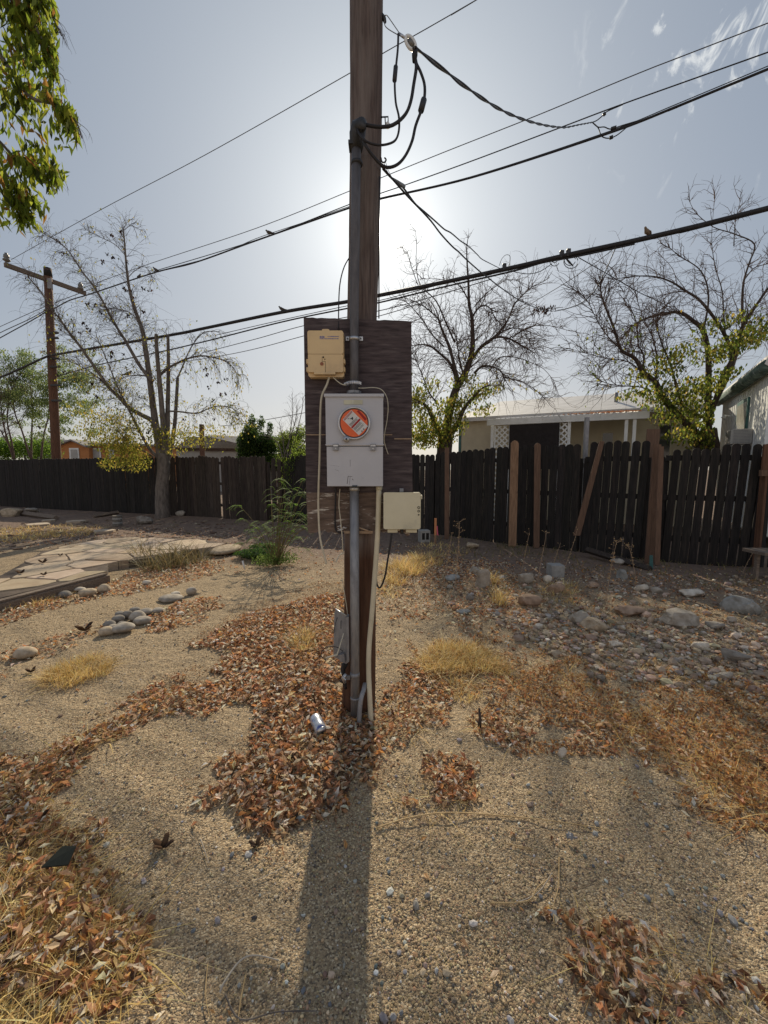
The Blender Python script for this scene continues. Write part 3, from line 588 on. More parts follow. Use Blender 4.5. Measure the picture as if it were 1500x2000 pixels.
mb = MB(); mb.tube([P(799, 78, 2.42), P(806, 90, 2.42)], [.012, .014], 10); mb.build('core', M['alu'], de)
mb = MB(); mb.tube([P(779, 66, 2.45), P(784, 69, 2.44), P(791, 74, 2.43)], .007, 8); mb.build('shackle', M['bright'], de)
mb = MB(); mb.tube(smooth_path([P(751, 40, 2.52), P(750, 32, 2.5), P(755, 30, 2.49), P(761, 37, 2.48), P(781, 66, 2.45)], 4), .0022, 5); mb.tube(smooth_path([P(751, 40, 2.52), P(752, 50, 2.5), P(760, 58, 2.48), P(777, 68, 2.45)], 4), .0022, 5); mb.build('bail', M['alu'], de)
# ================================================================ leaves in bulk
def rot_frames(n, mode):
    if mode == 'hang':      # tip direction mostly down
        d = RNG.normal(size=(n, 3)) * [.42, .42, .25] + [0, 0, -1]
    elif mode == 'flat':    # lying on the ground, tilted
        a = RNG.uniform(0, 2 * np.pi, n); tl = RNG.normal(0, .40, n); d = np.stack([np.cos(a) * np.cos(tl), np.sin(a) * np.cos(tl), np.sin(tl)], 1)
    elif mode == 'up':
        d = RNG.normal(size=(n, 3)) * [.5, .5, .2] + [0, 0, 1]
    else: d = RNG.normal(size=(n, 3))
    d /= np.linalg.norm(d, axis=1)[:, None]
    r = RNG.normal(size=(n, 3)) * (1 if mode != 'flat' else .42) + (np.array([0, 0, 1.0]) if mode == 'flat' else 0)
    w = np.cross(d, r); w /= np.linalg.norm(w, axis=1)[:, None] + 1e-9
    return d, w, np.cross(w, d)
def leaf_mesh(pos, L, wr, mode, cols, curl=(.1, .5)):
    """pointed, folded leaves: six points and four triangles each"""
    n = len(pos); pos = np.asarray(pos); L = np.asarray(L)[:, None]; d, w, u = rot_frames(n, mode)
    wd = L * wr; cu = RNG.uniform(*curl, n)[:, None] * L * RNG.choice([1, 1, -1], n)[:, None]
    base = pos - d * L * .5; tip = pos + d * L * .5 + u * cu * .6; mid = base + d * L * .45
    ml = mid + w * wd * .5 + u * np.abs(cu) * .5; mr_ = mid - w * wd * .5 + u * np.abs(cu) * .5
    V = np.stack([base, ml, mr_, tip, mid], 1).reshape(-1, 3); i = (np.arange(n) * 5)[:, None]
    Fc = np.concatenate([i + [0, 4, 1], i + [0, 2, 4], i + [1, 4, 3], i + [4, 2, 3]], 0)
    return V, Fc, np.repeat(cols, 5, 0)
def pick(palette, n, jit=.12):
    p = np.array([c for c, w in palette]); w = np.array([w for c, w in palette], float); k = RNG.choice(len(p), n, p=w / w.sum())
    return np.clip(p[k] * (1 + RNG.normal(0, jit, (n, 1))) * (1 + RNG.normal(0, .04, (n, 3))), .004, .95)

# ================================================================ far pole and overhead lines
fp = thing('utility_pole', 'tall reddish brown utility pole with wooden crossarm beyond the fence', 'utility pole', (P(110, 900, 17).x, 17, 0))
a = P(93, 527, 17); b = P(110, 893, 17); g = b + (b - a) * ((b.z + .3) / (a.z - b.z))
mb = MB(); mb.tube([g, b, a.lerp(b, .5), a], [.175, .165, .15, .135], 14, jitter=.02); mb.build('shaft', M['pole_red'], fp)
mb = MB(); mb.tube([a + Vector((0, 0, -.25)), a + Vector((0, 0, .06))], [.142, .13], 14); mb.build('pole_cap', M['char'], fp)
ca, cb = P(17, 521, 15.9), P(172, 576, 18.5); ax = (cb - ca).normalized(); off = Vector((.16, .08, 0))
mb = MB(); Mx = Matrix.Translation((ca + cb) / 2 + Vector((-.0, -.16, 0))) @ ax.to_track_quat('X', 'Z').to_matrix().to_4x4()
L2 = (cb - ca).length / 2; mb.box((-L2, -.055, -.075), (L2, .055, .075), Mx); mb.build('crossarm', M['beam'], fp)
mb = MB(); q = P(96, 545, 16.85); mb.box((q.x - .07, q.y - .03, q.z - .35), (q.x + .09, q.y, q.z + .02)); mb.build('plate', M['galv'], fp)
for q in (P(21, 516, 15.9), P(163, 570, 18.3)):
    mb = MB(); q = q + Vector((0, -.16, 0)); mb.tube([q + Vector((0, 0, z)) for z in (0, .05, .07, .13, .15, .24, .26, .30)], [.05, .11, .12, .06, .09, .08, .045, .045], 12); mb.build('insulator', M['alu'], fp)
for y in (650, 660, 700, 716, 752, 782):
    q = P(100 + (y - 560) * .05, y, 16.8); mb = MB(); mb.box((q.x - .2, q.y - .05, q.z - .05), (q.x + .2, q.y + .02, q.z + .03), bev=.02); mb.build('bracket', M['metal_dark'], fp)
LA = (-13.4, 17.0); LB = (0.0, 10.05)
LD = Vector((LB[0] - LA[0], LB[1] - LA[1], 0)).normalized()
def par(X, Y): return (X, Y), (X + LD.x, Y + LD.y)
def line(name, pxs, pl, wpx, m, label, cat='cable', group='overhead lines', ext=(8, 12), Yref=10.5, k=8, n=6):
    pts = [W(x, y, *pl) for x, y in pxs]
    if ext[1]: pts.append(pts[-1] + (pts[-1] - pts[-2]).normalized() * ext[1])
    if ext[0]: pts.insert(0, pts[0] + (pts[0] - pts[1]).normalized() * ext[0])
    return one(name, MB().tube(smooth_path(pts, k), wpx / 2 * Yref / F, n), m, label, cat, group)
q1 = P(21, 507, 15.75); q2 = P(163, 562, 18.15)
line('overhead_wire', [(22, 507), (200, 408), (400, 303), (683, 143), (750, 103), (840, 52), (930, 0), (1000, -42)], par(q1.x, q1.y), 1.4, M['cable_g'], 'highest thin overhead wire, running up to the left end of the crossarm', ext=(0, 12), Yref=9)
line('overhead_wire', [(163, 562), (287, 517), (500, 446), (683, 373), (745, 347), (868, 297), (1050, 225), (1250, 142), (1500, 45)], par(q2.x, q2.y), 1.5, M['cable_g'], 'second thin overhead wire from the top, ending at the right crossarm insulator', ext=(0, 12), Yref=10)
m0 = par(-13.2, 16.9)
line('overhead_wire', [(300, 530), (500, 469), (683, 399), (745, 377), (795, 360), (920, 315), (1095, 249), (1217, 203), (1500, 102)], m0, 1.8, M['cable_k'], 'third overhead wire from the top, which the twisted service drop ties to', ext=(0, 12), Yref=9)
line('overhead_wire', [(-60, 694), (0, 660), (60, 627), (92, 608), (107, 602), (135, 587), (180, 573), (300, 533), (380, 513), (500, 470), (683, 406), (745, 388), (920, 347), (1180, 263), (1320, 209), (1500, 135)], m0, 3.1, M['cable_k'], 'thick dark overhead wire just above the heavy telephone cable', Yref=10)
line('overhead_wire', [(300, 531.5), (420, 500), (500, 466), (600, 432), (683, 403), (745, 386), (920, 345), (1180, 260), (1320, 204), (1500, 129)], m0, 1.3, M['cable_k'], 'thin wire twined along the thick dark overhead wire', ext=(0, 12), Yref=9)
TP = par(-13.2, 16.8)
tel = line('telephone_cable', [(-80, 762), (0, 737), (90, 697), (112, 692), (330, 655), (400, 641), (550, 610), (680, 589), (745, 576), (840, 557), (1000, 523), (1100, 500), (1240, 470), (1370, 440), (1500, 407)], TP, 7.2, M['cable_k'], 'heaviest overhead cable, thick and dark, crossing behind the pole above the board', Yref=9.3, n=10)
line('telephone_cable', [(112, 735), (190, 713), (300, 690), (400, 667), (550, 629), (680, 602), (745, 590), (860, 562), (1000, 530), (1060, 513), (1130, 500), (1240, 476)], TP, 2.9, M['cable_k'], 'medium cable lashed just beneath the heavy telephone cable', ext=(0, 0), Yref=9.5)
line('telephone_cable', [(420, 655), (550, 625), (680, 597), (745, 586), (860, 556), (960, 536)], TP, 1.4, M['cable_k'], 'hair thin cable directly under the heavy telephone cable', ext=(0, 0), Yref=9.5)
line('telephone_cable', [(400, 688), (500, 662), (598, 635), (745, 606), (860, 575), (960, 545)], TP, 1.5, M['cable_g'], 'slack thin line second below the heavy telephone cable left of the board', ext=(0, 0), Yref=9.5)
line('telephone_cable', [(300, 715), (420, 697), (500, 681), (590, 657), (745, 616), (830, 590)], TP, 1.4, M['cable_g'], 'lowest thin line behind the board, well below the heavy cable', ext=(0, 0), Yref=9.5)
line('overhead_wire', [(-60, 665), (0, 638), (83, 601), (200, 556)], par(-13.6, 18.2), 1.3, M['cable_g'], 'faint far wire passing left of the crossarm pole', ext=(6, 0), Yref=15)
line('overhead_wire', [(-60, 682), (0, 650), (60, 622), (105, 596)], m0, 1.6, M['cable_g'], 'thin wire meeting the crossarm pole from the left just over the thick wire', ext=(6, 0), Yref=15)
line('distant_wire', [(430, 832), (470, 828), (530, 818), (610, 803), (680, 785)], par(-8, 26), 1.3, M['cable_g'], 'faint distant wire above the dark green bush', ext=(0, 0), Yref=22)
# hardware and coils on the heavy cable
def tpt(x, y): return W(x, y, *TP)
for x, y in ((985, 524), (1097, 499), (1110, 496)):
    q = tpt(x, y); mb = MB(); mb.box((q.x - .035, q.y - .035, q.z - .05), (q.x + .035, q.y + .035, q.z + .085), bev=.01); o = mb.build('cable_clamp', M['metal_dark'], tel)
mb = MB()
for cx, cy, r in ((1083, 511, 9), (1083, 507, 6), (1115, 511, 14), (1113, 508, 11)):
    mb.tube([tpt(cx + math.cos(t) * r, cy + math.sin(t) * r * .95) for t in np.linspace(.3, 5.8 + .3, 18)], .007, 5, False)
mb.tube(smooth_path([tpt(x, y) for x, y in ((1000, 530), (1030, 535), (1055, 530), (1078, 515))], 5), .007, 5)
mb.tube([tpt(1103, 502), tpt(1112, 512), tpt(1120, 520)], [.012, .02, .006], 6)
one('coiled_slack_wire', mb, M['cable_k'], 'loops of slack black wire coiled under the heavy telephone cable', 'wire')
one('slack_loop_wire', MB().tube(smooth_path([tpt(x, y) for x, y in ((975, 519), (980, 506), (988, 498), (996, 500), (996, 512), (993, 521))], 5), .005, 5), M['cable_g'], 'small thin wire loop rising over the heavy telephone cable', 'wire')
def drop(name, pxs, A, B, r, m, label, n=6, cat='cable', group='drop wires', k=5):
    return one(name, MB().tube(smooth_path([W(x, y, (A.x, A.y), (B.x, B.y)) for x, y in pxs], k), r, n), m, label, cat, group)
A0 = P(745, 325, 2.5); B0 = P(1081, 608, 9.6)
drop('drop_wire', [(743, 322), (767, 350), (795, 382), (820, 408), (842, 432), (861, 457), (883, 481), (896, 492), (911, 507), (937, 530), (954, 543), (973, 558), (1010, 584), (1034, 596), (1059, 605), (1081, 608)], A0, B0, .0060, M['cable_k'], 'lower of the two black drop wires slanting down right from the pole, past the sun', k=4)
B1 = tpt(976, 524)
o = drop('drop_wire', [(748, 330), (766, 349), (786, 365), (799, 382), (812, 399), (827, 412), (849, 431), (868, 448), (881, 455), (900, 471), (914, 480), (932, 497), (941, 506), (958, 515), (976, 524)], A0, B1, .0060, M['cable_k'], 'upper of the two black drop wires slanting down right, joining the heavy cable', k=4)
f = lambda x, y: W(x, y, (A0.x, A0.y), (B1.x, B1.y))
mb = MB(); mb.tube([f(764, 346), f(776, 355), f(788.5, 364)], [.003, .009, .013], 10); mb.build('wedge_clamp', M['alu'], o)
mb = MB(); mb.tube([f(753, 316), f(757, 330), f(766, 348)], .0015, 4); mb.tube([f(750, 318), f(758, 338), f(765, 347)], .0015, 4); mb.build('bail', M['alu'], o)
drop('drop_wire', [(1083, 608), (1110, 602), (1135, 592), (1160, 570), (1180, 535), (1203, 483)], P(1081, 608, 9.6), tpt(1203, 483), .009, M['cable_k'], 'black wire curving up from the leafy twig to the heavy telephone cable')
drop('drop_wire', [(1130, 503), (1200, 543), (1250, 572), (1313, 603), (1350, 640)], tpt(1130, 503), P(1350, 640, 11), .008, M['cable_k'], 'straight black wire running down right into the right tree from the coils')
drop('drop_wire', [(1203, 481), (1177, 503), (1110, 549), (1039, 592), (960, 640), (900, 690)], tpt(1200, 487), P(900, 690, 12), .006, M['cable_g'], 'thin grey wire falling left from the heavy cable toward the bare tree')
# twisted service drop
SA = P(812, 98, 2.42); SB = P(1157, 240, 8.0)
sp_ = [W(x, y, (SA.x, SA.y), (SB.x, SB.y)) for x, y in ((809, 93), (826, 105), (850, 124), (875, 143), (900, 163), (940, 191), (970, 210), (1000, 225), (1030, 236), (1060, 244), (1085, 248), (1105, 249), (1130, 244), (1157, 239))]
cp = smooth_path(sp_, 14); ln = [0]
for i in range(1, len(cp)): ln.append(ln[-1] + (cp[i] - cp[i - 1]).length)
# resample evenly, then wind two insulated strands round the bare neutral
tot = ln[-1]; ev = []; j = 0
for s in np.linspace(0, tot, 340):
    while j < len(ln) - 2 and ln[j + 1] < s: j += 1
    ev.append(cp[j].lerp(cp[j + 1], (s - ln[j]) / max(1e-6, ln[j + 1] - ln[j])))
sv = thing('service_drop', 'twisted service drop cable sagging from the pole clamp to the overhead wires', 'cable', ev[0])
mb = MB(); mb.tube(ev, .005, 6); mb.build('bare_neutral', M['alu'], sv)
for ph in (0, math.pi):
    st = []
    for i, q in enumerate(ev):
        t = (ev[min(i + 1, 339)] - ev[max(i - 1, 0)]).normalized(); a = t.cross(Vector((0, 0, 1))).normalized(); b = t.cross(a); an = ph + i / 340 * tot / .8 * 2 * math.pi
        st.append(q + (a * math.cos(an) + b * math.sin(an)) * .006)
    mb = MB(); mb.tube(st, .0055, 6); mb.build('insulated_strand', M['cable_k'], sv)
E_ = ev[-1]
m0w = lambda x, y: W(x, y, *m0)
for pxs, lab in (([(1157, 240), (1166, 235), (1178, 225), (1187, 217), (1217, 204)], 'short jumper wire rising from the service drop end to the third overhead wire'),
                 ([(1157, 240), (1168, 249), (1173, 262), (1178, 268), (1190, 270), (1205, 264), (1225, 248)], 'lower jumper wire hanging below the thick wire at the service drop end'),
                 ([(1157, 240), (1168, 248), (1180, 248), (1193, 252), (1215, 245), (1245, 236)], 'middle jumper wire lying along the thick wire at the service drop end')):
    o = one('jumper_wire', MB().tube(smooth_path([E_] + [m0w(*q) for q in pxs[1:]], 5), .009, 5), M['cable_k'], lab, 'wire')
    q = pxs[-3]; r_ = pxs[-2]; mb = MB(); mb.tube([m0w(*q), m0w(*q).lerp(m0w(*r_), .5)], .028, 6); mb.build('connector', M['metal_dark'], o)

# ---------------------------------------------------------------- birds
def bird(at, yaw, s, label, colr, flat=False):
    prof = [(.155, .035, .006), (.12, .038, .014), (.075, .045, .022), (.035, .055, .036), (0, .062, .043), (-.035, .078, .040), (-.06, .100, .026), (-.072, .118, .0215), (-.084, .126, .019), (-.094, .124, .011), (-.108, .118, .002)]
    if flat: prof = [(x, z * (1.0 if x < 0 else .8), r) for x, z, r in prof]
    root = thing('dove', label, 'bird', at, 'doves on the wires and branch')
    Mx = Matrix.Translation(at) @ Matrix.Rotation(yaw, 4, 'Z') @ Matrix.Scale(s, 4)
    mb = MB(); mb.tube([Mx @ Vector((x, 0, z)) for x, z, r in prof], [r * s for x, z, r in prof], 10, col=colr)
    mb.build('body', M['feather'], root)
    for y in (-.012, .012): mb = MB(); mb.tube([Mx @ Vector((0, y, .03)), Mx @ Vector((-.005, y, -.002))], .004 * s, 5); mb.tube([Mx @ Vector((-.03, y, 0)), Mx @ Vector((.012, y, 0))], .004 * s, 5); mb.build('foot', M['pole_red'], root)
    for sy in (-1, 1):
        mb = MB(); mb.tube([Mx @ Vector((-.03, sy * .036, .075)), Mx @ Vector((.01, sy * .042, .062)), Mx @ Vector((.06, sy * .028, .045)), Mx @ Vector((.11, sy * .010, .038))], [.010 * s, .022 * s, .016 * s, .003 * s], 6, col=tuple(c * .75 for c in colr), flat=.5); mb.build('wing', M['feather'], root)
bird(tpt(1264, 465) + Vector((0, 0, .040)), R(28), .9, 'brown dove with a pale breast perched on the heavy cable above the right tree', (.24, .18, .13))
bird(tpt(551, 611) + Vector((0, 0, .040)), R(-12), .95, 'slim dove on the heavy cable just left of the board', (.11, .10, .09), True)
bird(m0w(526, 461) + Vector((0, 0, .022)), R(-10), 1.0, 'plump dove on the thick wire left of the pole, tail raised', (.13, .115, .10))
bird(m0w(305, 532) + Vector((0, 0, .022)), R(30), .9, 'small bird on the thick wire, right of another, over the bare tree top', (.12, .11, .10))
bird(m0w(272, 545) + Vector((0, 0, .022)), R(150), .9, 'small bird on the thick wire inside the bare tree top', (.10, .09, .08))
# ---------------------------------------------------------------- fences
def picket_outline(w, h, kind='round'):
    if kind == 'flat': return [(-w / 2, 0), (w / 2, 0), (w / 2, h), (-w / 2, h)]
    o = [(-w / 2, 0), (w / 2, 0), (w / 2, h - w * .36)]
    for i in range(1, 6): a = math.pi * i / 6; o.append((math.cos(a) * w * .46, h - w * .36 + math.sin(a) * w * .36))
    return o + [(-w / 2, h - w * .36)]
def fence(root, A, B, zt, m, w=.130, gaps=(.002, .012), biggap=(), per=14, lean=0, top_j=.015, rails=(.35, 1.0, 1.62), base=(-.05, .0), skip=()):
    A = Vector((A[0], A[1], 0)); B = Vector((B[0], B[1], 0)); d = (B - A); L = d.length; d.normalize(); yaw = math.atan2(d.y, d.x)
    Mx0 = Matrix.Translation(A) @ Matrix.Rotation(yaw, 4, 'Z'); s = 0; i = 0; mb = MB(); drift = 0
    while s < L - w * .5:
        drift = max(-.02, min(.02, drift + random.uniform(-.006, .006)))
        h = zt(s / L) + random.uniform(-top_j, top_j); ww = w * random.uniform(.94, 1.02); z0_ = random.uniform(*base)
        if i not in skip:
            Mx = Mx0 @ Matrix.Translation((s + ww / 2, random.uniform(-.003, .003), z0_)) @ Matrix.Rotation(lean + drift + random.uniform(-.006, .006), 4, 'Y') @ Matrix.Rotation(random.uniform(-.04, .04), 4, 'Z')
            c = random.uniform(.75, 1.25); mb.prism(picket_outline(ww, h - z0_), -.009, .009, Mx, (c, c * random.uniform(.95, 1.02), c * random.uniform(.92, 1.02)))
        s += ww + (random.uniform(*gaps) if random.random() > .12 else random.uniform(.012, .024)); i += 1
        for g0, g1 in biggap:
            if g0 < s / L < g0 + .02: s += g1
        if i % per == 0: mb.build('picket_panel', m, root); mb = MB()
    if mb.v: mb.build('picket_panel', m, root)
    for z in rails:
        mb = MB(); mb.box((-.02, .012, z), (L, .05, z + .085), Mx0); mb.build('rail', m, root)
    n = max(1, int(L / 2.4))
    for k in range(n + 1):
        mb = MB(); x = L * k / n; mb.box((x - .045, .052, -.3), (x + .045, .14, 1.68), Mx0); mb.build('post', m, root)
def pl(px, py): q = G(px, py); return (q.x, q.y)
random.seed(21)
fl = thing('picket_fence', 'long dark weathered picket fence on the left behind the tree and flagstones', 'fence', (*pl(330, 1006), 0))
fence(fl, (-24.5, 20.4), pl(0, 989), lambda t: 1.84, M['fence'], gaps=(.001, .006))
fence(fl, pl(0, 989), pl(330, 1006), lambda t: 1.85 + .02 * t, M['fence'], gaps=(.001, .007))
fence(fl, pl(330, 1006), pl(522, 1017), lambda t: 1.86 + .02 * math.sin(6 * t), M['fence_l'], gaps=(.003, .014), biggap=((.55, .05), (.8, .035)), lean=-.012, top_j=.03)
fence(fl, pl(533, 1018), pl(552, 1019), lambda t: 1.8, M['fence_l'], gaps=(.06, .08), rails=(.9, 1.55), per=3)
fr = thing('picket_fence', 'patched black picket fence with rounded tops on the right, before the beige house', 'fence', (*pl(1100, 1078), 0))
fence(fr, pl(560, 1021), pl(800, 1037), lambda t: 1.86 - .03 * t, M['fence'], lean=.045, gaps=(.002, .010))
fence(fr, pl(802, 1037), pl(842, 1042), lambda t: 1.83, M['fence'], gaps=(.002, .012), rails=(.35, 1.0, 1.55))
fence(fr, pl(849, 1043), pl(1000, 1063), lambda t: 1.84 + .10 * t, M['fence'], lean=.008)
fence(fr, pl(1000, 1063), pl(1122, 1077), lambda t: 1.93, M['fence'], gaps=(.003, .014), lean=-.01)
fence(fr, pl(1136, 1079), pl(1252, 1093), lambda t: 1.96, M['fence'], w=.118, gaps=(.006, .016), lean=.03, base=(-.02, .03))
fence(fr, pl(1290, 1098), pl(1468, 1108), lambda t: 1.80 + .03 * t + .05 * (t > .42), M['fence'], w=.112, gaps=(.010, .022), lean=.045, top_j=.012)
def front_board(xt0, xt1, yt, xb0, xb1, yb, m, root, name, kind='flat', dy=-.06, yg=None):
    q = G((xb0 + xb1) / 2, yg or yb); Y = q.y + dy; c = [P(xb0, yb, Y), P(xb1, yb, Y), P(xt1, yt, Y), P(xt0, yt, Y)]
    o = [(p.x, p.z) for p in c]
    if kind == 'round':
        w = (o[2][0] - o[3][0]); cx = (o[2][0] + o[3][0]) / 2; o[2] = (o[2][0], o[2][1] - w * .3); o[3] = (o[3][0], o[3][1] - w * .3); o.insert(3, (cx - w * .3, o[3][1] + w * .25)); o.insert(3, (cx, o[2][1] + w * .38)); o.insert(3, (cx + w * .3, o[2][1] + w * .25))
    mb = MB(); mb.prism(o, Y - .011, Y + .011); ob = mb.build(name, m, root); return ob
def lab(o, s): o['label'] = s; return o
lab(front_board(869, 877, 874, 868, 877, 1053, M['picket_d'], fr, 'picket'), 'brown unstained picket')
lab(front_board(998, 1013, 861, 993, 1008, 1067, M['picket'], fr, 'picket', 'round'), 'pale new picket with a rounded top')
lab(front_board(1044, 1056, 866, 1042, 1053, 1070, M['picket_d'], fr, 'picket', 'round'), 'brown replacement picket')
for a_ in ((1264, 1289, 838, 1245, 1268, 1078), (1276, 1291, 868, 1259, 1279, 1100), (1286, 1296, 872, 1278, 1288, 1103)):
    lab(front_board(*a_, M['picket_d'], fr, 'patch_plank', dy=-.05 - .025 * (a_[0] > 1270) - .025 * (a_[0] > 1280)), 'wide brown patch plank leaning left at its foot')
c = front_board(1171, 1180, 862, 1120, 1133, 1046, M['picket_d'], None, 'leaning_board', dy=-.30, yg=1079); recenter(c); tag(c, 'loose brown board leaning slantwise against the black picket fence', 'board')
q = P(1133, 1078, 7.95); mb = MB(); tz_ = P(1133, 815, 7.95).z; mb.box((q.x - .035, 7.90, -.2), (q.x + .035, 7.97, tz_), bev=.006)
pst = thing('metal_post', 'grey square metal post rising above the black picket fence', 'post', (q.x, 7.93, 0)); mb.build('post', M['galv'], pst)
mb = MB(); mb.box((q.x - .045, 7.88, .4), (q.x + .045, 7.99, .47), bev=.004); mb.box((q.x - .045, 7.88, 1.52), (q.x + .045, 7.99, 1.6), bev=.004); mb.build('hinge_strap', M['metal_dark'], pst)
# reddish gate at the right edge
gt = thing('wooden_gate', 'reddish brown wooden gate frame at the end of the black fence, by the white trailer', 'gate', G(1490, 1113))
Yg = G(1485, 1113).y
def gbox(x0, x1, y0, y1, d0, d1, name, m):
    a = P(x0, y1, Yg); b = P(x1, y0, Yg); mb = MB(); mb.box((a.x, Yg + d0, a.z), (b.x, Yg + d1, b.z), bev=.004); return mb.build(name, m, gt)
gbox(1477, 1490, 926, 1108, -.05, .04, 'post', M['pole_red']); gbox(1484, 1600, 868, 918, -.04, -.01, 'top_board', M['pole_red']); gbox(1480, 1600, 918, 930, -.06, -.01, 'rail', M['picket_d'])
for k in range(6): gbox(1491 + k * 17, 1506.5 + k * 17, 872, 1108, .0, .02, 'board', M['fence'])
mb = MB(); a = P(1462, 1076, Yg - .5); b = P(1540, 1070, Yg - .5); mb.box((a.x, Yg - .75, a.z - .02), (b.x + .1, Yg - .4, a.z + .025), bev=.004)
st = thing('low_wooden_step', 'low weathered wooden step before the reddish gate', 'step', (a.x, Yg - .5, 0)); mb.build('tread', M['beam'], st)
for x in (a.x + .06, b.x): mb = MB(); mb.box((x - .02, Yg - .6, -.02), (x + .02, Yg - .55, a.z - .022), bev=.004); mb.build('leg', M['beam'], st)
# ---------------------------------------------------------------- buildings
def frame(x, y, ang): return Matrix.Translation((x, y, 0)) @ Matrix.Rotation(ang, 4, 'Z')
HA = math.atan2(-.5, 1)
Hm = frame(2.37, 13.37, HA)
def hx(px, yl): # along-wall coordinate where the upright plane y = yl is seen at column px
    o = Hm @ Vector((0, yl, 0)); d = Hm.to_3x3() @ Vector((1, 0, 0)); u = (px - 750) / F; k = CP + .20 * SP
    return (u * o.y / k - o.x) / (d.x - u * d.y / k)
hs = thing('beige_house', 'low beige house with a white roof and porch behind the black picket fence', 'house', (5, 13.5, 0))
mb = MB(); mb.box((0, 0, 0), (6.1, 4, 2.97), Hm); mb.build('wall', M['beige'], hs)
mb = MB()
prof = [(-.22, 2.93), (-.22, 3.05), (1.9, 3.78), (4.2, 3.0), (4.2, 2.9), (1.9, 3.66)]
n = len(prof); vs = [Hm @ Vector((-.15 + (1.0 if p[1] > 3.5 else 0), p[0], p[1])) for p in prof] + [Hm @ Vector((6.4, p[0], p[1])) for p in prof]
mb.add(vs, [(0, 1, 2, 5), (2, 3, 4, 5), (n, n + 5, n + 2, n + 1), (n + 2, n + 5, n + 4, n + 3), (0, n, n + 1, 1), (1, n + 1, n + 2, 2), (2, n + 2, n + 3, 3), (3, n + 3, n + 4, 4), (4, n + 4, n + 5, 5), (5, n + 5, n, 0)]); rf = mb.build('roof', M['roofw'], hs)
mb = MB(); mb.tube([Hm @ Vector((4.3, .7, 3.3)), Hm @ Vector((4.3, .7, 3.62))], [.05, .05], 8); mb.build('vent_pipe', M['galv'], rf)
mb = MB(); mb.box((-.02, -.02, 0), (.06, .0, 2.93), Hm); mb.build('corner_trim', M['teal'], hs)
for x0, x1, z0_, z1 in ((hx(1178, 0), hx(1198, 0), 1.9, 2.45), (hx(1288, 0), hx(1310, 0), 1.4, 2.6)):
    mb = MB(); mb.box((x0 - .05, -.05, z0_ - .05), (x1 + .05, -.002, z1 + .05), Hm); fr_ = mb.build('window', M['beige'], hs)
    mb = MB(); mb.box((x0, -.055, z0_), (x1, -.051, z1), Hm); mb.build('pane', M['darkglass'], fr_)
# porch: local position along the front that falls under a given column of the photograph
mb = MB(); L0, L1 = hx(955, -1.55) + .1, hx(1262, -1.55) - .1
def pz(y): return 2.97 + (y / 1.55) * .2      # y negative towards the street
for k in range(26):
    x = L0 + (L1 - L0) * k / 26; w = (L1 - L0) / 26
    vs = [Hm @ Vector((x, -1.55, pz(-1.55))), Hm @ Vector((x + w * .5, -1.55, pz(-1.55) + .05)), Hm @ Vector((x + w, -1.55, pz(-1.55))), Hm @ Vector((x + w, -.23, pz(-.23))), Hm @ Vector((x + w * .5, -.23, pz(-.23) + .05)), Hm @ Vector((x, -.23, pz(-.23)))]
    mb.add(vs, [(0, 1, 4, 5), (1, 2, 3, 4)])
mb.build('porch_roof', M['roofw'], hs)
mb = MB(); mb.box((L0 - .15, -1.60, 2.64), (L1 + .15, -1.555, 2.80), Hm, bev=.008); mb.build('porch_fascia', M['white_paint'], hs)
for x in (hx(962, -1.5), hx(1112, -1.5), hx(1223, -1.5), hx(1239, -1.5)):
    mb = MB(); mb.box((x - .035, -1.54, 0), (x + .035, -1.47, 2.66), Hm); mb.build('porch_post', M['white_paint'], hs)
def lattice(mb, x0, x1, z0_, z1, y, Mx, sp=.10, w=.034, th=.010):
    # two layers of diagonal slats, clipped to the panel
    for layer, sgn in ((0, 1), (1, -1)):
        H_ = z1 - z0_; c = x0 - H_
        while c < x1 + H_:
            # slat centre line: x = c + sgn*(z - z0) (sgn=1) or x = c + H - (z - z0)
            a = (c, z0_) if sgn > 0 else (c + H_, z0_); b = (c + H_, z1) if sgn > 0 else (c, z1)
            pts_ = []
            for t in (0, 1):
                pass
            dx = b[0] - a[0]; t0, t1 = 0., 1.
            for bound, side in ((x0, 1), (x1, -1)):
                da = (a[0] - bound) * side; db = (b[0] - bound) * side
                if da < 0 and db < 0: t0, t1 = 1, 0; break
                if da < 0: t0 = max(t0, da / (da - db))
                elif db < 0: t1 = min(t1, da / (da - db))
            if t1 - t0 > .04:
                pa = (a[0] + dx * t0, a[1] + H_ * t0); pb = (a[0] + dx * t1, a[1] + H_ * t1); hw = w * .7
                yy = y + layer * (th + .001)
                mb.prism([(pa[0] - hw, pa[1]), (pa[0] + hw, pa[1]), (pb[0] + hw, pb[1]), (pb[0] - hw, pb[1])], yy, yy + th, Mx)
            c += sp * 1.414
    mb.box((x0 - .03, y - .004, z0_), (x0, y + .03, z1), Mx); mb.box((x1, y - .004, z0_), (x1 + .03, y + .03, z1), Mx)
for x0, x1, z0_, nm in ((hx(968, -1.53), hx(994, -1.53), .0, 'lattice_panel'), (hx(1094, -1.53), hx(1110, -1.53), 0, 'lattice_panel')):
    mb = MB(); lattice(mb, x0, x1, z0_, 2.62, -1.53, Hm); mb.build(nm, M['white_paint'], hs)
mb = MB()
cl = []
nx_, nz_ = 24, 10
for j in range(nz_ + 1):
    for i in range(nx_ + 1): cl.append(Hm @ Vector((hx(995, -1.61) + i / nx_ * (hx(1093, -1.61) - hx(995, -1.61)), -1.61 + .012 * math.sin(i * 1.9 + j * .6) * (j / nz_), 2.63 - j / nz_ * 1.15)))
